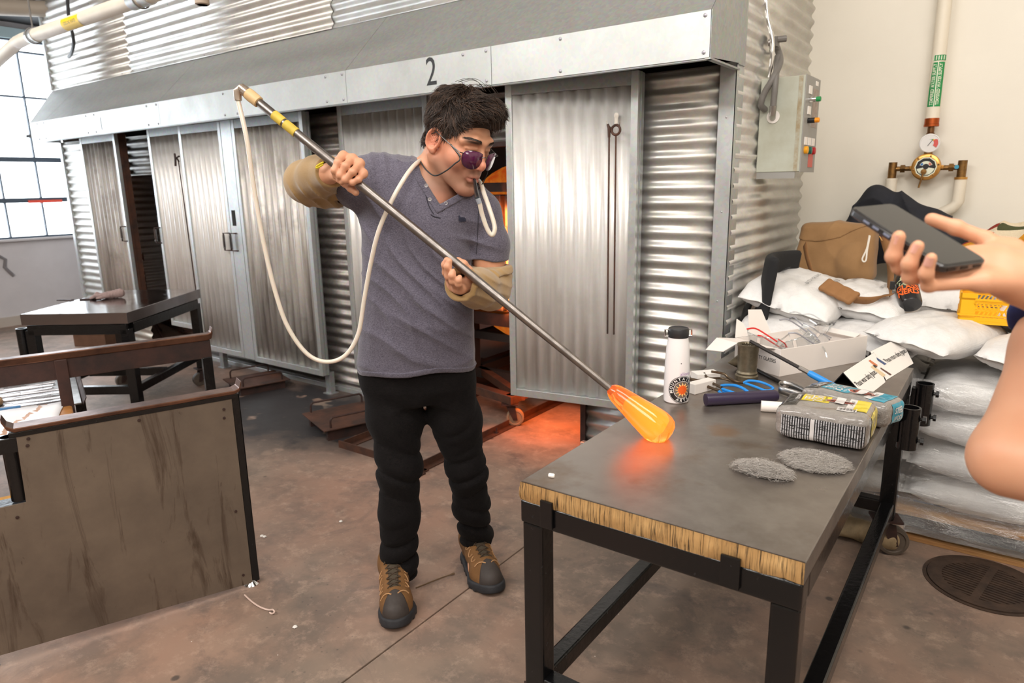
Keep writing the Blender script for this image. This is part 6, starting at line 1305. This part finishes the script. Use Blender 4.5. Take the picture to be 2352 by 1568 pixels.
for p in ((.036,-.25,1.385),(.046,-.25,1.345),(.092,-.25,1.333)):
    c_ = on_shirt(p, .0035); MB().lathe([(.0022,.0),(.0030,.0012),(.0056,.0016),(.0058,.0),(.0058,-.0015)], 16, c_, c_+Vector((0,-1,.1))).build('button', BTN, sh)
pl = [(.068,-.25,1.324),(.077,-.25,1.307),(.05,-.25,1.304),(.045,-.25,1.334),(.035,-.25,1.38)]
q = MB(); q.tube([on_shirt(p, .001) for p in spline([(.048,-.25,1.302),(.057,-.25,1.296),(.076,-.25,1.291)],5)], .0018, 5, False); q.tube([on_shirt(p, .001) for p in spline([(.029,-.25,1.386),(.034,-.25,1.357),(.044,-.25,1.324),(.056,-.25,1.303)],5)], .0014, 5, False); q.tube([on_shirt(p, .001) for p in spline([(.08,-.25,1.31),(.101,-.25,1.328),(.126,-.25,1.346),(.15,-.25,1.357)],5)], .0016, 5, False)
q.build('placket_seam', mat('dark_seam', srgb(52,50,60), .9), sh)
q = MB(); q.tube([on_shirt(p, .0006) for p in spline([(.189,-.25,1.331),(.184,-.25,1.273),(.179,-.25,1.213),(.175,-.25,1.177)],5)], .0013, 5, False); q.build('armhole_seam', mat('dark_seam_2', srgb(58,56,66), .9), sh)
em = [(0,0),(.3,.5),(.1,1.5),(-.2,2.1),(.3,1.9),(.5,2.2),(.8,1.7),(1.1,1.1),(2,1.2),(2.9,1),(3.4,.4),(3.6,-.9),(3.2,-.4),(2.9,-1),(2.8,-.1),(1.8,.1),(1.2,.0),(1.1,-1),(.8,-.2),(.6,-.9),(.5,.0)]
E0 = Vector((.127,-.25,1.284)); V_ = [tuple(E0+Vector((a*.0062,0,b*.0062))) for a, b in em]; bm = bmesh.new(); vs_ = [bm.verts.new(v) for v in drape(V_, f_shirt0, (0,1,0), .0030)]; bm.faces.new(vs_); bmesh.ops.triangulate(bm, faces=bm.faces); me = bpy.data.meshes.new('emblem'); bm.to_mesh(me); bm.free()
link('emblem', me, mat('dark_thread', srgb(40,42,60), .9), sh, smooth=0)

# --- tan arm guards
gr = [(-.235,-.128,1.429),(-.294,-.04,1.418),(-.355,.045,1.403),(-.307,.06,1.386),(-.242,.04,1.377)]; gR = [.046,.056,.060,.058,.055]
def f_gr(P):
    d0 = s_chain(P, gr, gR, .03); x, y, z = P.T; d0 = d0-.010*(1-np.abs(np.sin(70*x+40*z)))**2*np.exp(-((z-1.35)**2/.0015))+.003*snoise(P, 40, 5)
    d = np.maximum(d0, -d0-.012); a = (np.array(gr[0])-np.array(gr[1])); a /= np.linalg.norm(a); b = np.array(gr[4])-np.array(gr[3]); b /= np.linalg.norm(b)
    e0 = (P-np.array(gr[0], np.float32))@a.astype(np.float32)-.012; e1_ = (P-np.array(gr[4], np.float32))@b.astype(np.float32)-.0
    return np.maximum(d, np.where(y < .0, e0, e1_))
g1_ = sdf_obj('arm_guard', f_gr, (-.46,-.23,1.27), (-.16,.16,1.52), .0036, GUARD, man, 1)
gl_ = [(.144,-.285,1.119),(.18,-.17,1.09),(.213,-.045,1.068),(.216,-.01,1.096),(.214,-.006,1.128)]; gL = [.044,.054,.060,.058,.056]
def f_gl(P):
    d0 = s_chain(P, gl_, gL, .03); x, y, z = P.T; d0 = d0-.0065*(1-np.abs(np.sin(125*(z*.75+x*.62))))**1.2*np.exp(-((x-.22)**2/.006+(z-1.10)**2/.004))+.0025*snoise(P, 40, 6)
    d = np.maximum(d0, -d0-.012); a = np.array(gl_[0])-np.array(gl_[1]); a /= np.linalg.norm(a); e0 = (P-np.array(gl_[0], np.float32))@a.astype(np.float32)-.008; d = np.maximum(d, np.where(y < -.12, e0, z-1.138))
    r1 = smax(np.abs(d0-.002)-.006, np.abs(z-1.126)-.012, .006); r1 = np.where(y > -.12, r1, 1); r2 = np.where(y < -.12, smax(np.abs(d0-.001)-.0045, np.abs(e0+.006)-.007, .004), 1)
    return smin(smin(d, r1, .003), r2, .003)
g2_ = sdf_obj('arm_guard', f_gl, (.02,-.37,.98), (.34,.1,1.19), .0034, GUARD, man, 1)
YT = mat('yellow_thread', srgb(226,204,30), .6)
MB().tube(spline([(-.234,-.19,1.453),(-.245,-.185,1.449),(-.258,-.178,1.442),(-.257,-.178,1.438),(-.243,-.187,1.443),(-.236,-.19,1.447)],4), .0024, 6).build('yellow_loop', YT, g1_)
MB().tube([(.181,-.215,1.135),(.186,-.2,1.125)], .0028, 6).build('yellow_tag', YT, g2_); MB().tube(spline([(-.233,-.035,1.385),(-.232,-.03,1.365),(-.235,-.01,1.348)],4), .003, 6).build('yellow_edge', YT, g1_)

# --- black jeans
def wrk(P, j, amp, fr, wd, s): 
    q = P-np.array(j, np.float32); return amp*((1-np.abs(np.sin(.5*fr*q[:,2]+s*q[:,0]*11+s*q[:,1]*8+1.6*snoise(P, 15, int(fr)))))**1.7-.35)*np.exp(-(q[:,2]**2/wd))
def f_jeans(P):
    x, y, z = P.T; d = s_loft(P, [(.70,-.03,.008,.130,.095),(.75,-.03,.006,.172,.110),(.80,-.032,.004,.174,.112),(.86,-.03,.002,.162,.100)], 2.4)
    d = np.maximum(d, -1); kR = tuple(np.array(KNR)*.55+np.array(ANR)*.45); kL = tuple(np.array(KNL)*.55+np.array(ANL)*.45)
    R = s_chain(P, [(-.118,.008,.80),tuple(np.array((-.118,.008,.80))*.5+np.array(KNR)*.5),KNR,kR,ANR,(ANR[0],ANR[1]+.012,.075)], [.098,.086,.069,.066,.057,.060], .03)
    Lg = s_chain(P, [(.060,.008,.80),tuple(np.array((.060,.008,.80))*.5+np.array(KNL)*.5),KNL,kL,ANL,(ANL[0]+.004,ANL[1]+.01,.115)], [.088,.080,.062,.060,.053,.057], .03)
    R = R+wrk(P, KNR, .014, 75, .008, 1)+wrk(P, (KNR[0],0,.14), .020, 80, .010, -1)+wrk(P, (-.1,0,.62), .007, 45, .02, 2); Lg = Lg+wrk(P, KNL, .014, 80, .008, -1)+wrk(P, (KNL[0],0,.20), .018, 85, .008, 1)+wrk(P, (.06,0,.62), .007, 50, .02, -2)
    R = np.maximum(R, .058-z+.006*np.sin(22*x)); Lg = np.maximum(Lg, .104-z+.25*(x-ANL[0])*0+.006*np.sin(25*x)); d = smin(d, R, .035); d = smin(d, Lg, .035)
    d = d+.0035*np.sin(60*(z-.8*np.abs(x+.028)))*np.exp(-((z-.69)**2/.004+(x+.028)**2/.012))*(y < .03); return d+.0022*snoise(P, 32, 31)+.0012*snoise(P, 80, 32)
jn = sdf_obj('jeans', f_jeans, (-.28,-.22,.03), (.28,.28,.88), .005, DENIM, man, 1)
def on_j(p, o=.001): return Vector(drape([p], f_jeans, (0,1,0), o)[0])
q = MB(); q.tube([on_j(p) for p in spline([(-.009,-.3,.878),(-.007,-.3,.836),(-.004,-.3,.817)],6)], .0016, 5, False); q.build('fly_seam', mat('worn_seam', srgb(88,80,74), .9), jn)
q = MB(); q.tube([on_j(p) for p in spline([(-.141,-.3,.893),(-.126,-.3,.88),(-.11,-.3,.883),(-.099,-.3,.893)],5)], .0018, 5, False); q.build('pocket_seam', mat('worn_seam_2', srgb(70,64,60), .9), jn)

# --- brown hiking boots
LEA = mat('brown_suede', srgb(122,84,44), .85, var=.3, vscale=22, bump=.35, bscale=180); TOE = mat('dark_toe_rubber', srgb(56,48,44), .7, var=.2, vscale=20, bump=.2); SOLE = mat('boot_sole', srgb(40,40,44), .7, var=.3, vscale=30, bump=.3); MESH = mat('boot_mesh', srgb(74,64,50), .9, bump=.8, bscale=500); LACE = mat('brown_lace', srgb(62,46,30), .8); TRIM = mat('tan_trim', srgb(176,134,92), .7)
def boot(nm, heel, toe, mirror, zl_):
    ax = Vector((toe[0]-heel[0], toe[1]-heel[1], 0)).normalized(); M = frame((heel[0],heel[1],0), ax, Vector((-ax.y,ax.x,0))) @ Matrix.Scale(1.0,4)
    def foot2(P): return s_chain(np.stack([P[:,0],P[:,1]*mirror,P[:,0]*0],1), [(.042,0,0),(.12,.004,0),(.205,.006,0),(.250,-.002,0)], [.041,.038,.052,.045], .03)
    def f_s(P): z = P[:,2]; d = foot2(P)-.004+.25*np.maximum(z-.024,0); d = d+.003*(np.sin(P[:,0]*230) > 0)*(z < .012); top = .030+.012*np.clip((P[:,0]-.2)/.08,0,1)+.006*np.clip((.06-P[:,0])/.05,0,1); return smax(smax(d, z-top, .006), .0015-z+np.maximum(P[:,0]-.235,0)*.22, .003)
    def f_u(P):
        Q = P.copy(); Q[:,1] *= mirror; d = s_chain(Q, [(.045,0,.05),(.052,0,.105),(.060,0,zl_)], [.038,.040,.045], .03); d = smin(d, s_chain(Q, [(.058,0,.10),(.125,.002,.078),(.195,.004,.052),(.245,-.002,.042)], [.042,.043,.046,.038], .03), .03); d = smin(d, s_ell(Q, (.20,.004,.03), (.075,.050,.040)), .02); return smax(d, .02-P[:,2], .004)
    lo, hi = (-.03,-.09,-.005), (.32,.09,.2)
    u = sdf_obj(nm, f_u, lo, hi, .0034, LEA, man, 1, M=M); sdf_obj('sole', f_s, lo, hi, .0030, SOLE, u, 1, M=M)
    sdf_obj('toe_cap', lambda P: smax(f_u(P)-.0028, .212+.35*P[:,1]**2*60-.0-P[:,0], .003), lo, hi, .0034, TOE, u, 1, M=M)
    sdf_obj('tongue', lambda P: smax(f_u(P)-.0035, np.maximum(np.abs(P[:,1])-.019+.04*np.maximum(P[:,0]-.1,0), np.maximum(.085-P[:,0], P[:,0]-.202)), .004), lo, hi, .0034, MESH, u, 1, M=M)
    def on(x, y, o): return M@Vector(drape([(x,y,.25)], f_u, (0,0,-1), o)[0])
    for k in range(5):
        x = .105+.020*k; w_ = .026-.001*k
        for s in (-1,1): MB().tube([on(x+.020*f, s*w_*(1-2*f), .0060) for f in (0,.15,.3,.5,.7,.85,1)], .0018, 5).build('lace', LACE, u)
    for x in (.125,.155,.185):
        for s in (-1,1): MB().tube([on(x+.010*math.cos(a), s*(.037+.011*math.sin(a)), .0025) for a in [k*PI/6 for k in range(7)]], .0016, 5).build('eyelet_loop', TRIM, u)
    for s in (-1,1): MB().tube([on(.214+.016*f*f, s*(.046-.036*f), .0035) for f in (0,.25,.5,.75,1)], .0022, 5).build('toe_stitch', TRIM, u)
    for k, (dx, dy) in enumerate(((.035,.03),(.03,-.028))): MB().tube([on(.098,.0,.008), on(.098-.2*dx,.5*dy,.016), on(.100+.4*dx,dy*1.05,.010), on(.1+.25*dx,dy*.5,.011), on(.100,.0,.008)], .0018, 5).build('bow', LACE, u)
boot('boot', (-.162,.055), (-.104,-.232), 1, .135); boot('boot', (.098,.222), (.204,-.044), -1, .155)

# ---------------------------------------------------------------- sunglasses with cord
sg = thing('sunglasses', 'purple-lensed sunglasses with black cord worn by the man with the hose', 'glasses', MLOC, MROT)
LENS = mat('purple_lens', (.085,.010,.050), .06, coat=.3); WIRE = mat('gunmetal_wire', (.10,.095,.09), .3, .9)
def gp(p): return HM@Vector(p)
for s in (-1,1):
    sh_ = [(-.020,.017),(-.006,.0205),(.014,.019),(.0235,.012),(.0245,.0),(.020,-.012),(.010,-.019),(-.006,-.0195),(-.018,-.012),(-.0225,.0)]
    def lp(a, b, o=0): x = .0345+a*1.16; return gp((s*x, -.121+.010*((x)/.06)**2*2+o-.018*b, -.0075+b*1.22))
    C_ = lp(0,0); q = MB(); n = len(sh_); out = spline([Vector((a,b,0)) for a, b in sh_]+[Vector((*sh_[0],0))], 4)[:-1]
    ring = [lp(v.x, v.y) for v in out]; m = len(ring); q.add([C_]+ring, [(0,1+k,1+(k+1)%m) for k in range(m)]); q.build('lens', LENS, sg, smooth=180, solid=.002)
    MB().tube(ring+[ring[0]], .0011, 6, False).build('rim', WIRE, sg)
    MB().tube([lp(.024,.010),gp((s*.074,-.098,.006)),gp((s*.0795,-.05,.014)),gp((s*.083,.0,.024)),gp((s*.082,.018,.012))], .0014, 6).build('temple', WIRE, sg)
MB().tube(spline([gp((-.0125,-.1195,.003)),gp((-.004,-.1245,.006)),gp((.004,-.1245,.006)),gp((.0125,-.1195,.003))],5), .0013, 6).build('bridge', WIRE, sg)
CORD = mat('black_cord', (.015,.015,.016), .6)
MB().tube(spline([gp((-.0785,-.060,.013)),(.143,-.165,1.459),(.126,-.163,1.442),(.099,-.155,1.423),(.067,-.13,1.412),(.041,-.1,1.427),(.022,-.062,1.448),(.011,-.02,1.465),(.009,.03,1.474),(.029,.08,1.479)],6), .0021, 8).build('cord', CORD, sg)
MB().tube(spline([gp((.0795,-.06,.013)),(.22,-.08,1.439),(.212,-.07,1.408),(.188,-.06,1.372),(.161,-.02,1.365)],6), .0016, 6).build('cord', CORD, sg)
MB().tube([gp((-.0785,-.060,.013)),(.145,-.166,1.463)], .0024, 8).build('cord_end', WIRE, sg)

# ---------------------------------------------------------------- blowpipe with molten glass, swivel, hose and mouthpiece
T0, G0 = Vector((-.416,-.15,1.622)), Vector((.6352,-.4361,.772)); dv = (G0-T0).normalized(); at = lambda s: T0+dv*s
bp = thing('blowpipe', 'long steel blowpipe held across the body of the man, hose at its top', 'blowpipe', MLOC, MROT)
MB().lathe([(.0095,-.005),(.0122,.0),(.0124,.30),(.0118,.75),(.0104,1.10),(.0102,1.268),(.006,1.268)], 24, at(0), at(1)).build('pipe', mat('steel_pipe', (.30,.27,.25), .40, 1, var=.35, vscale=24), bp)
TAPE = mat('yellow_tape', srgb(206,178,70), .6, var=.12, vscale=30, bump=.2)
for a, b in ((.062,.098),(.104,.146)): MB().lathe([(.0128,a),(.0138,a+.001),(.0138,b-.001),(.0128,b)], 24, at(0), at(1)).build('grip_tape', TAPE, bp)
MB().lathe([(.0125,-.036),(.0165,-.034),(.0172,-.020),(.0160,.006),(.0125,.008)], 20, at(0), at(1)).build('rubber_sleeve', mat('amber_rubber', srgb(206,174,128), .45), bp)
MB().lathe([(.006,-.062),(.0135,-.06),(.0135,-.05),(.0150,-.048),(.0150,-.036),(.01,-.034)], 14, at(0), at(1)).build('swivel', mat('nickel', srgb(206,190,176), .25, .9), bp)
e0 = at(-.058); MB().tube([at(-.05),e0,e0+Vector((-.012,0,-.008)),e0+Vector((-.013,0,-.032))], [.011,.012,.0115,.0105], 14).build('elbow', mat('nickel_2', srgb(206,190,176), .3, .85), bp)
HOSE = mat('milky_hose', srgb(216,208,194), .35, coat=.4); HOSE.node_tree.nodes['Principled BSDF'].inputs['Subsurface Weight'].default_value = .3; HOSE.node_tree.nodes['Principled BSDF'].inputs['Subsurface Scale'].default_value = .02
hp = [e0+Vector((-.013,0,-.030)),(-.455,-.15,1.52),(-.449,-.15,1.389),(-.436,-.15,1.228),(-.416,-.15,1.087),(-.388,-.15,.979),(-.339,-.148,.897),(-.283,-.145,.87),(-.226,-.142,.888),(-.183,-.14,.952),(-.158,-.142,1.055),(-.131,-.15,1.159),(-.101,-.158,1.254),(-.061,-.16,1.336),(-.021,-.135,1.405),(.001,-.085,1.441),(.015,-.03,1.458),(.032,.05,1.47),(.095,.09,1.446),(.158,.06,1.417),(.191,-.03,1.392),(.206,-.105,1.358),(.224,-.15,1.309),(.236,-.165,1.264),(.229,-.168,1.243),(.216,-.168,1.257),(.202,-.17,1.298),(.195,-.178,1.334)]
MB().tube(spline(hp, 7), .0066, 12, False).build('hose', HOSE, bp)
mth = gp((-.004,-.112,-.062)); MB().tube([mth,mth*.5+Vector((.189,-.18,1.347))*.5,Vector((.19,-.18,1.346))], [.0048,.0062,.0075], 12).build('mouthpiece', mat('black_mouthpiece', (.014,.014,.015), .2, coat=.6), bp)
MB().tube([Vector((.19,-.18,1.347)),Vector((.195,-.178,1.333))], .0072, 12).build('clear_joint', mat('grey_joint', srgb(150,156,164), .2, coat=.5), bp)
# molten gather: clear glowing shell round a brighter core
HG = bpy.data.materials.new('molten_glass'); t = NT(HG); x, y, z = t.xyz(); 
s_ = t.math('ADD', t.math('ADD', t.math('MULTIPLY', x, float(dv.x)), t.math('MULTIPLY', y, float(dv.y))), t.math('MULTIPLY', z, float(dv.z))); s0 = 1.258+float(T0.dot(dv)); f = t.math('MULTIPLY', t.math('SUBTRACT', s_, s0), 1/.195)
col = t.ramp(f, [(0,(.55,.03,.01)),(.16,(.95,.075,.008)),(.45,(1,.135,.008)),(.8,(1,.17,.010)),(1,(1,.22,.016))]); t.set(Base_Color=(1,.46,.12), Roughness=.03, Transmission_Weight=.88, IOR=1.5, Emission_Color=col, Emission_Strength=t.math('MULTIPLY_ADD', f, .20, .48))
CO = bpy.data.materials.new('molten_core'); t = NT(CO); x, y, z = t.xyz(); s_ = t.math('ADD', t.math('ADD', t.math('MULTIPLY', x, float(dv.x)), t.math('MULTIPLY', y, float(dv.y))), t.math('MULTIPLY', z, float(dv.z))); f = t.math('MULTIPLY', t.math('SUBTRACT', s_, s0), 1/.195)
t.set(Base_Color=(1,.5,.15), Roughness=.3, Emission_Color=t.ramp(f, [(.2,(1,.15,.008)),(.5,(1,.27,.022)),(.8,(1,.34,.035))]), Emission_Strength=.95)
gs = MB().lathe([(.010,1.252),(.0135,1.256),(.0185,1.262),(.0230,1.272),(.0265,1.288),(.0325,1.325),(.0385,1.360),(.0435,1.392),(.0452,1.410),(.0440,1.426),(.0395,1.439),(.0305,1.448),(.0160,1.453),(0,1.4545)], 48, at(0), at(1)).build('molten_glass', HG, bp, smooth=180)
gs['label'] = 'glowing orange molten glass gather'
MB().lathe([(0,1.305),(.014,1.312),(.0225,1.33),(.0275,1.36),(.0300,1.39),(.0290,1.412),(.022,1.424),(0,1.428)], 40, at(0), at(1)).build('bright_core', CO, gs, smooth=180)
# ---------------------------------------------------------------- bystander at the right edge holding a phone
pA, pB, pC, pD = (Vector(p) for p in ((-.181,1.041,1.345),(-.142,1.105,1.347),(-.016,1.021,1.282),(-.064,.961,1.276)))
px_, py_ = (pD-pA+pC-pB)/2, (pB-pA+pC-pD)/2; pc = (pA+pB+pC+pD)/4; PM = frame(tuple(pc), px_, py_)
if (PM.to_3x3()@Vector((0,0,1))).z < 0: PM = PM@Matrix.Rotation(PI, 4, 'X')
ph = thing('phone', 'black phone in a clear-edged case held in a hand at the upper right', 'phone', tuple(pc)); ph.rotation_euler = PM.to_euler()
Lp_, Wp_ = px_.length, py_.length
def rrect(a, b, r, n=6): return [(sx*(a-r)+r*math.cos(t0+k*PI/2/n), sy*(b-r)+r*math.sin(t0+k*PI/2/n)) for sx, sy, t0 in ((1,1,0),(-1,1,PI/2),(-1,-1,PI),(1,-1,3*PI/2)) for k in range(n+1)]
MB().prism(rrect(Lp_/2,Wp_/2,.010), .0105, Matrix.Translation((0,0,-.0115))).build('case', mat('smoky_case', (.02,.018,.018), .18, coat=.7), ph, smooth=40, bevel=.0022)
MB().prism(rrect(Lp_/2-.003,Wp_/2-.003,.008), .0006, Matrix.Translation((0,0,-.0009))).build('screen', mat('dark_screen', (.014,.015,.016), .07, coat=.3), ph, smooth=0)
s_end = 1 if (PM@Vector((Lp_/2,0,0))-pC).length < (PM@Vector((-Lp_/2,0,0))-pC).length else -1
s_side = 1 if (PM@Vector((0,Wp_/2,0))-(pA+pD)/2).length < (PM@Vector((0,-Wp_/2,0))-(pA+pD)/2).length else -1
PT = mat('port_black', (.004,.004,.004), .5); SB = mat('case_button', srgb(118,122,140), .3)
MB().box((s_end*(Lp_/2+.0003),0,-.0065),(.001,.011,.004)).build('port', PT, ph, smooth=0)
for y in (-.021,.021): MB().box((s_end*(Lp_/2+.0003),y,-.0065),(.001,.012,.003)).build('speaker_slot', PT, ph, smooth=0)
for x in (-.045,-.028,-.008): MB().box((s_end*x,s_side*(Wp_/2+.0005),-.006),(.011,.0018,.003)).build('side_button', SB, ph, smooth=0, bevel=.0006)
F4 = [[(-.04,1.085,1.278),(-.092,1.054,1.281),(-.112,1.043,1.295)],[(-.049,1.05,1.266),(-.11,.996,1.27),(-.118,.986,1.284),(-.114,.983,1.309)],[(-.036,1.025,1.259),(-.096,.978,1.26),(-.098,.968,1.277),(-.091,.968,1.299)],[(-.022,1.015,1.254),(-.075,.969,1.252),(-.078,.955,1.268),(-.074,.951,1.287)],[(.001,1.116,1.281),(-.028,1.118,1.299),(-.062,1.11,1.314),(-.091,1.105,1.325)]]
WR = (.039,1.089,1.247); hb_ = hand([F4[0],F4[1],F4[2],F4[3],F4[4]], WR, .0092)
def f_bh(P):
    d = hb_(P); d = smin(d, s_cap(P, (-.01,1.072,1.269), (.014,1.079,1.253), .024, .029), .02); d = smin(d, s_cap(P, F4[1][0], F4[4][0], .014, .018), .016)
    return smin(d, s_chain(P, [WR,(.089,1.082,1.206),(.157,1.098,1.132)], [.031,.040,.046], .02), .02)
def f_el(P): return s_chain(P, [(.097,1.29,1.201),(.078,1.233,1.138),(.036,1.124,.998),(.09,1.102,1.002),(.142,1.083,1.026)], [.058,.056,.047,.046,.042], .03)
TC = Vector((.308,1.491,1.142)); tx, ty = TC.x, TC.y
def f_body(P):
    q = P-np.array((tx,ty,0), np.float32); c, s = math.cos(.9), math.sin(.9); q = np.stack([q[:,0]*c+q[:,1]*s, -q[:,0]*s+q[:,1]*c, q[:,2]], 1)
    d = s_loft(q, [(.72,0,0,.16,.10),(.95,0,0,.14,.10),(1.15,0,0,.16,.11),(1.30,0,0,.13,.08)]); d = smin(d, s_cap(q, (0,0,1.28), (0,-.01,1.42), .055, .05), .05)
    d = smin(d, s_ell(q, (0,-.01,1.50), (.075,.095,.115)), .02); d = smin(d, s_ell(q, (0,-.105,1.485), (.013,.018,.02)), .01)
    for s2 in (-1,1): d = smin(d, s_ell(q, (s2*.077,.0,1.495), (.010,.018,.03)), .005); d = smin(d, s_chain(q, [(s2*.08,0,.76),(s2*.085,-.01,.42),(s2*.09,.03,.08),(s2*.09,-.10,.05)], [.08,.055,.04,.035], .03), .03)
    d = smin(d, s_cap(P, (.097,1.29,1.201), (tx-.02,ty+.08,1.27), .055, .06), .05); return smin(d, s_cap(P, (.157,1.098,1.132), (tx+.02,ty-.12,1.25), .045, .055), .05)
VV, FF, CCc = [], [], []; off = 0
for fn, c_, h, st in ((f_bh,Vector((.01,1.076,1.253)),(.22,.22,.16),.0026),(f_el,Vector((.071,1.139,1.096)),(.20,.20,.30),.004),(f_body,Vector((tx,ty,.85)),(.34,.34,.87),.012)):
    V_, F_ = sdf_mesh(fn, Vector(c_)-Vector(h), Vector(c_)+Vector(h), st, 1); F_ = orient(V_, F_); VV.append(V_); FF.append(F_+off); off += len(V_)
    c3 = np.tile(np.array(srgb(216,160,126)), (len(V_),1)); CCc.append(c3)
by = link('person', np_mesh('person', np.concatenate(VV), np.concatenate(FF), np.concatenate(CCc)), SKIN, smooth=180)
tag(by, 'person in dark blue t-shirt at the right edge, one hand holding up a black phone', 'person')
def bnail(ch):
    a, b = Vector(ch[-2]), Vector(ch[-1]); ax = (b-a).normalized(); n = (Vector((0,0,1.38))-b+Vector((-.25,0,.1))).normalized(); n = (n-ax*n.dot(ax)).normalized(); s = ax.cross(n); q = MB()
    q.grid(lambda u, v: tuple(b-ax*.003+ax*(v-.5)*.011+s*(u-.5)*.010+n*(.0084-.0035*(2*u-1)**2)), 6, 4); q.build('nail', NAIL, by, smooth=180)
for ch in F4[1:4]: bnail(ch)
NAVY = mat('navy_jersey', srgb(34,42,92), .9, var=.2, vscale=30, bump=.2, bscale=200)
def f_tee(P):
    d = np.minimum(f_body(P)-.012, 9); d = smin(d, s_cap(P, (.09,1.288,1.212), (.073,1.244,1.169), .070, .068), .02); z = P[:,2]
    cut = (P-np.array((.07,1.239,1.157), np.float32))@np.array((Vector((.07,1.239,1.157))-Vector((.09,1.288,1.212))).normalized(), np.float32); near = np.linalg.norm(P-np.array((.074,1.246,1.174), np.float32), axis=1) < .12
    d = np.where(near, np.maximum(d, cut), d); return np.maximum(np.maximum(d, .74-z), z-1.335)
sdf_obj('t_shirt', f_tee, (tx-.36,ty-.34,.7), (tx+.34,ty+.36,1.37), .008, NAVY, by, 1)
sdf_obj('trousers', lambda P: np.maximum(np.maximum(f_body(P)-.016, P[:,2]-.80), .07-P[:,2]), (tx-.32,ty-.32,.03), (tx+.32,ty+.32,.84), .010, DENIM, by, 1)
c, s = math.cos(.9), math.sin(.9); hc = Vector((tx-.0, ty, 0))
def f_bhair(P):
    q = P-np.array((tx,ty,0), np.float32); q = np.stack([q[:,0]*c+q[:,1]*s, -q[:,0]*s+q[:,1]*c, q[:,2]], 1)
    d = smin(s_ell(q, (0,.015,1.525), (.092,.105,.105)), s_ell(q, (0,.07,1.42), (.075,.04,.14)), .04)+.004*snoise(P, 90, 2); return smax(d, -s_ell(q, (0,-.13,1.47), (.075,.10,.10)), .01)
sdf_obj('hair', f_bhair, (tx-.16,ty-.16,1.25), (tx+.16,ty+.16,1.66), .007, HAIR, by, 1)
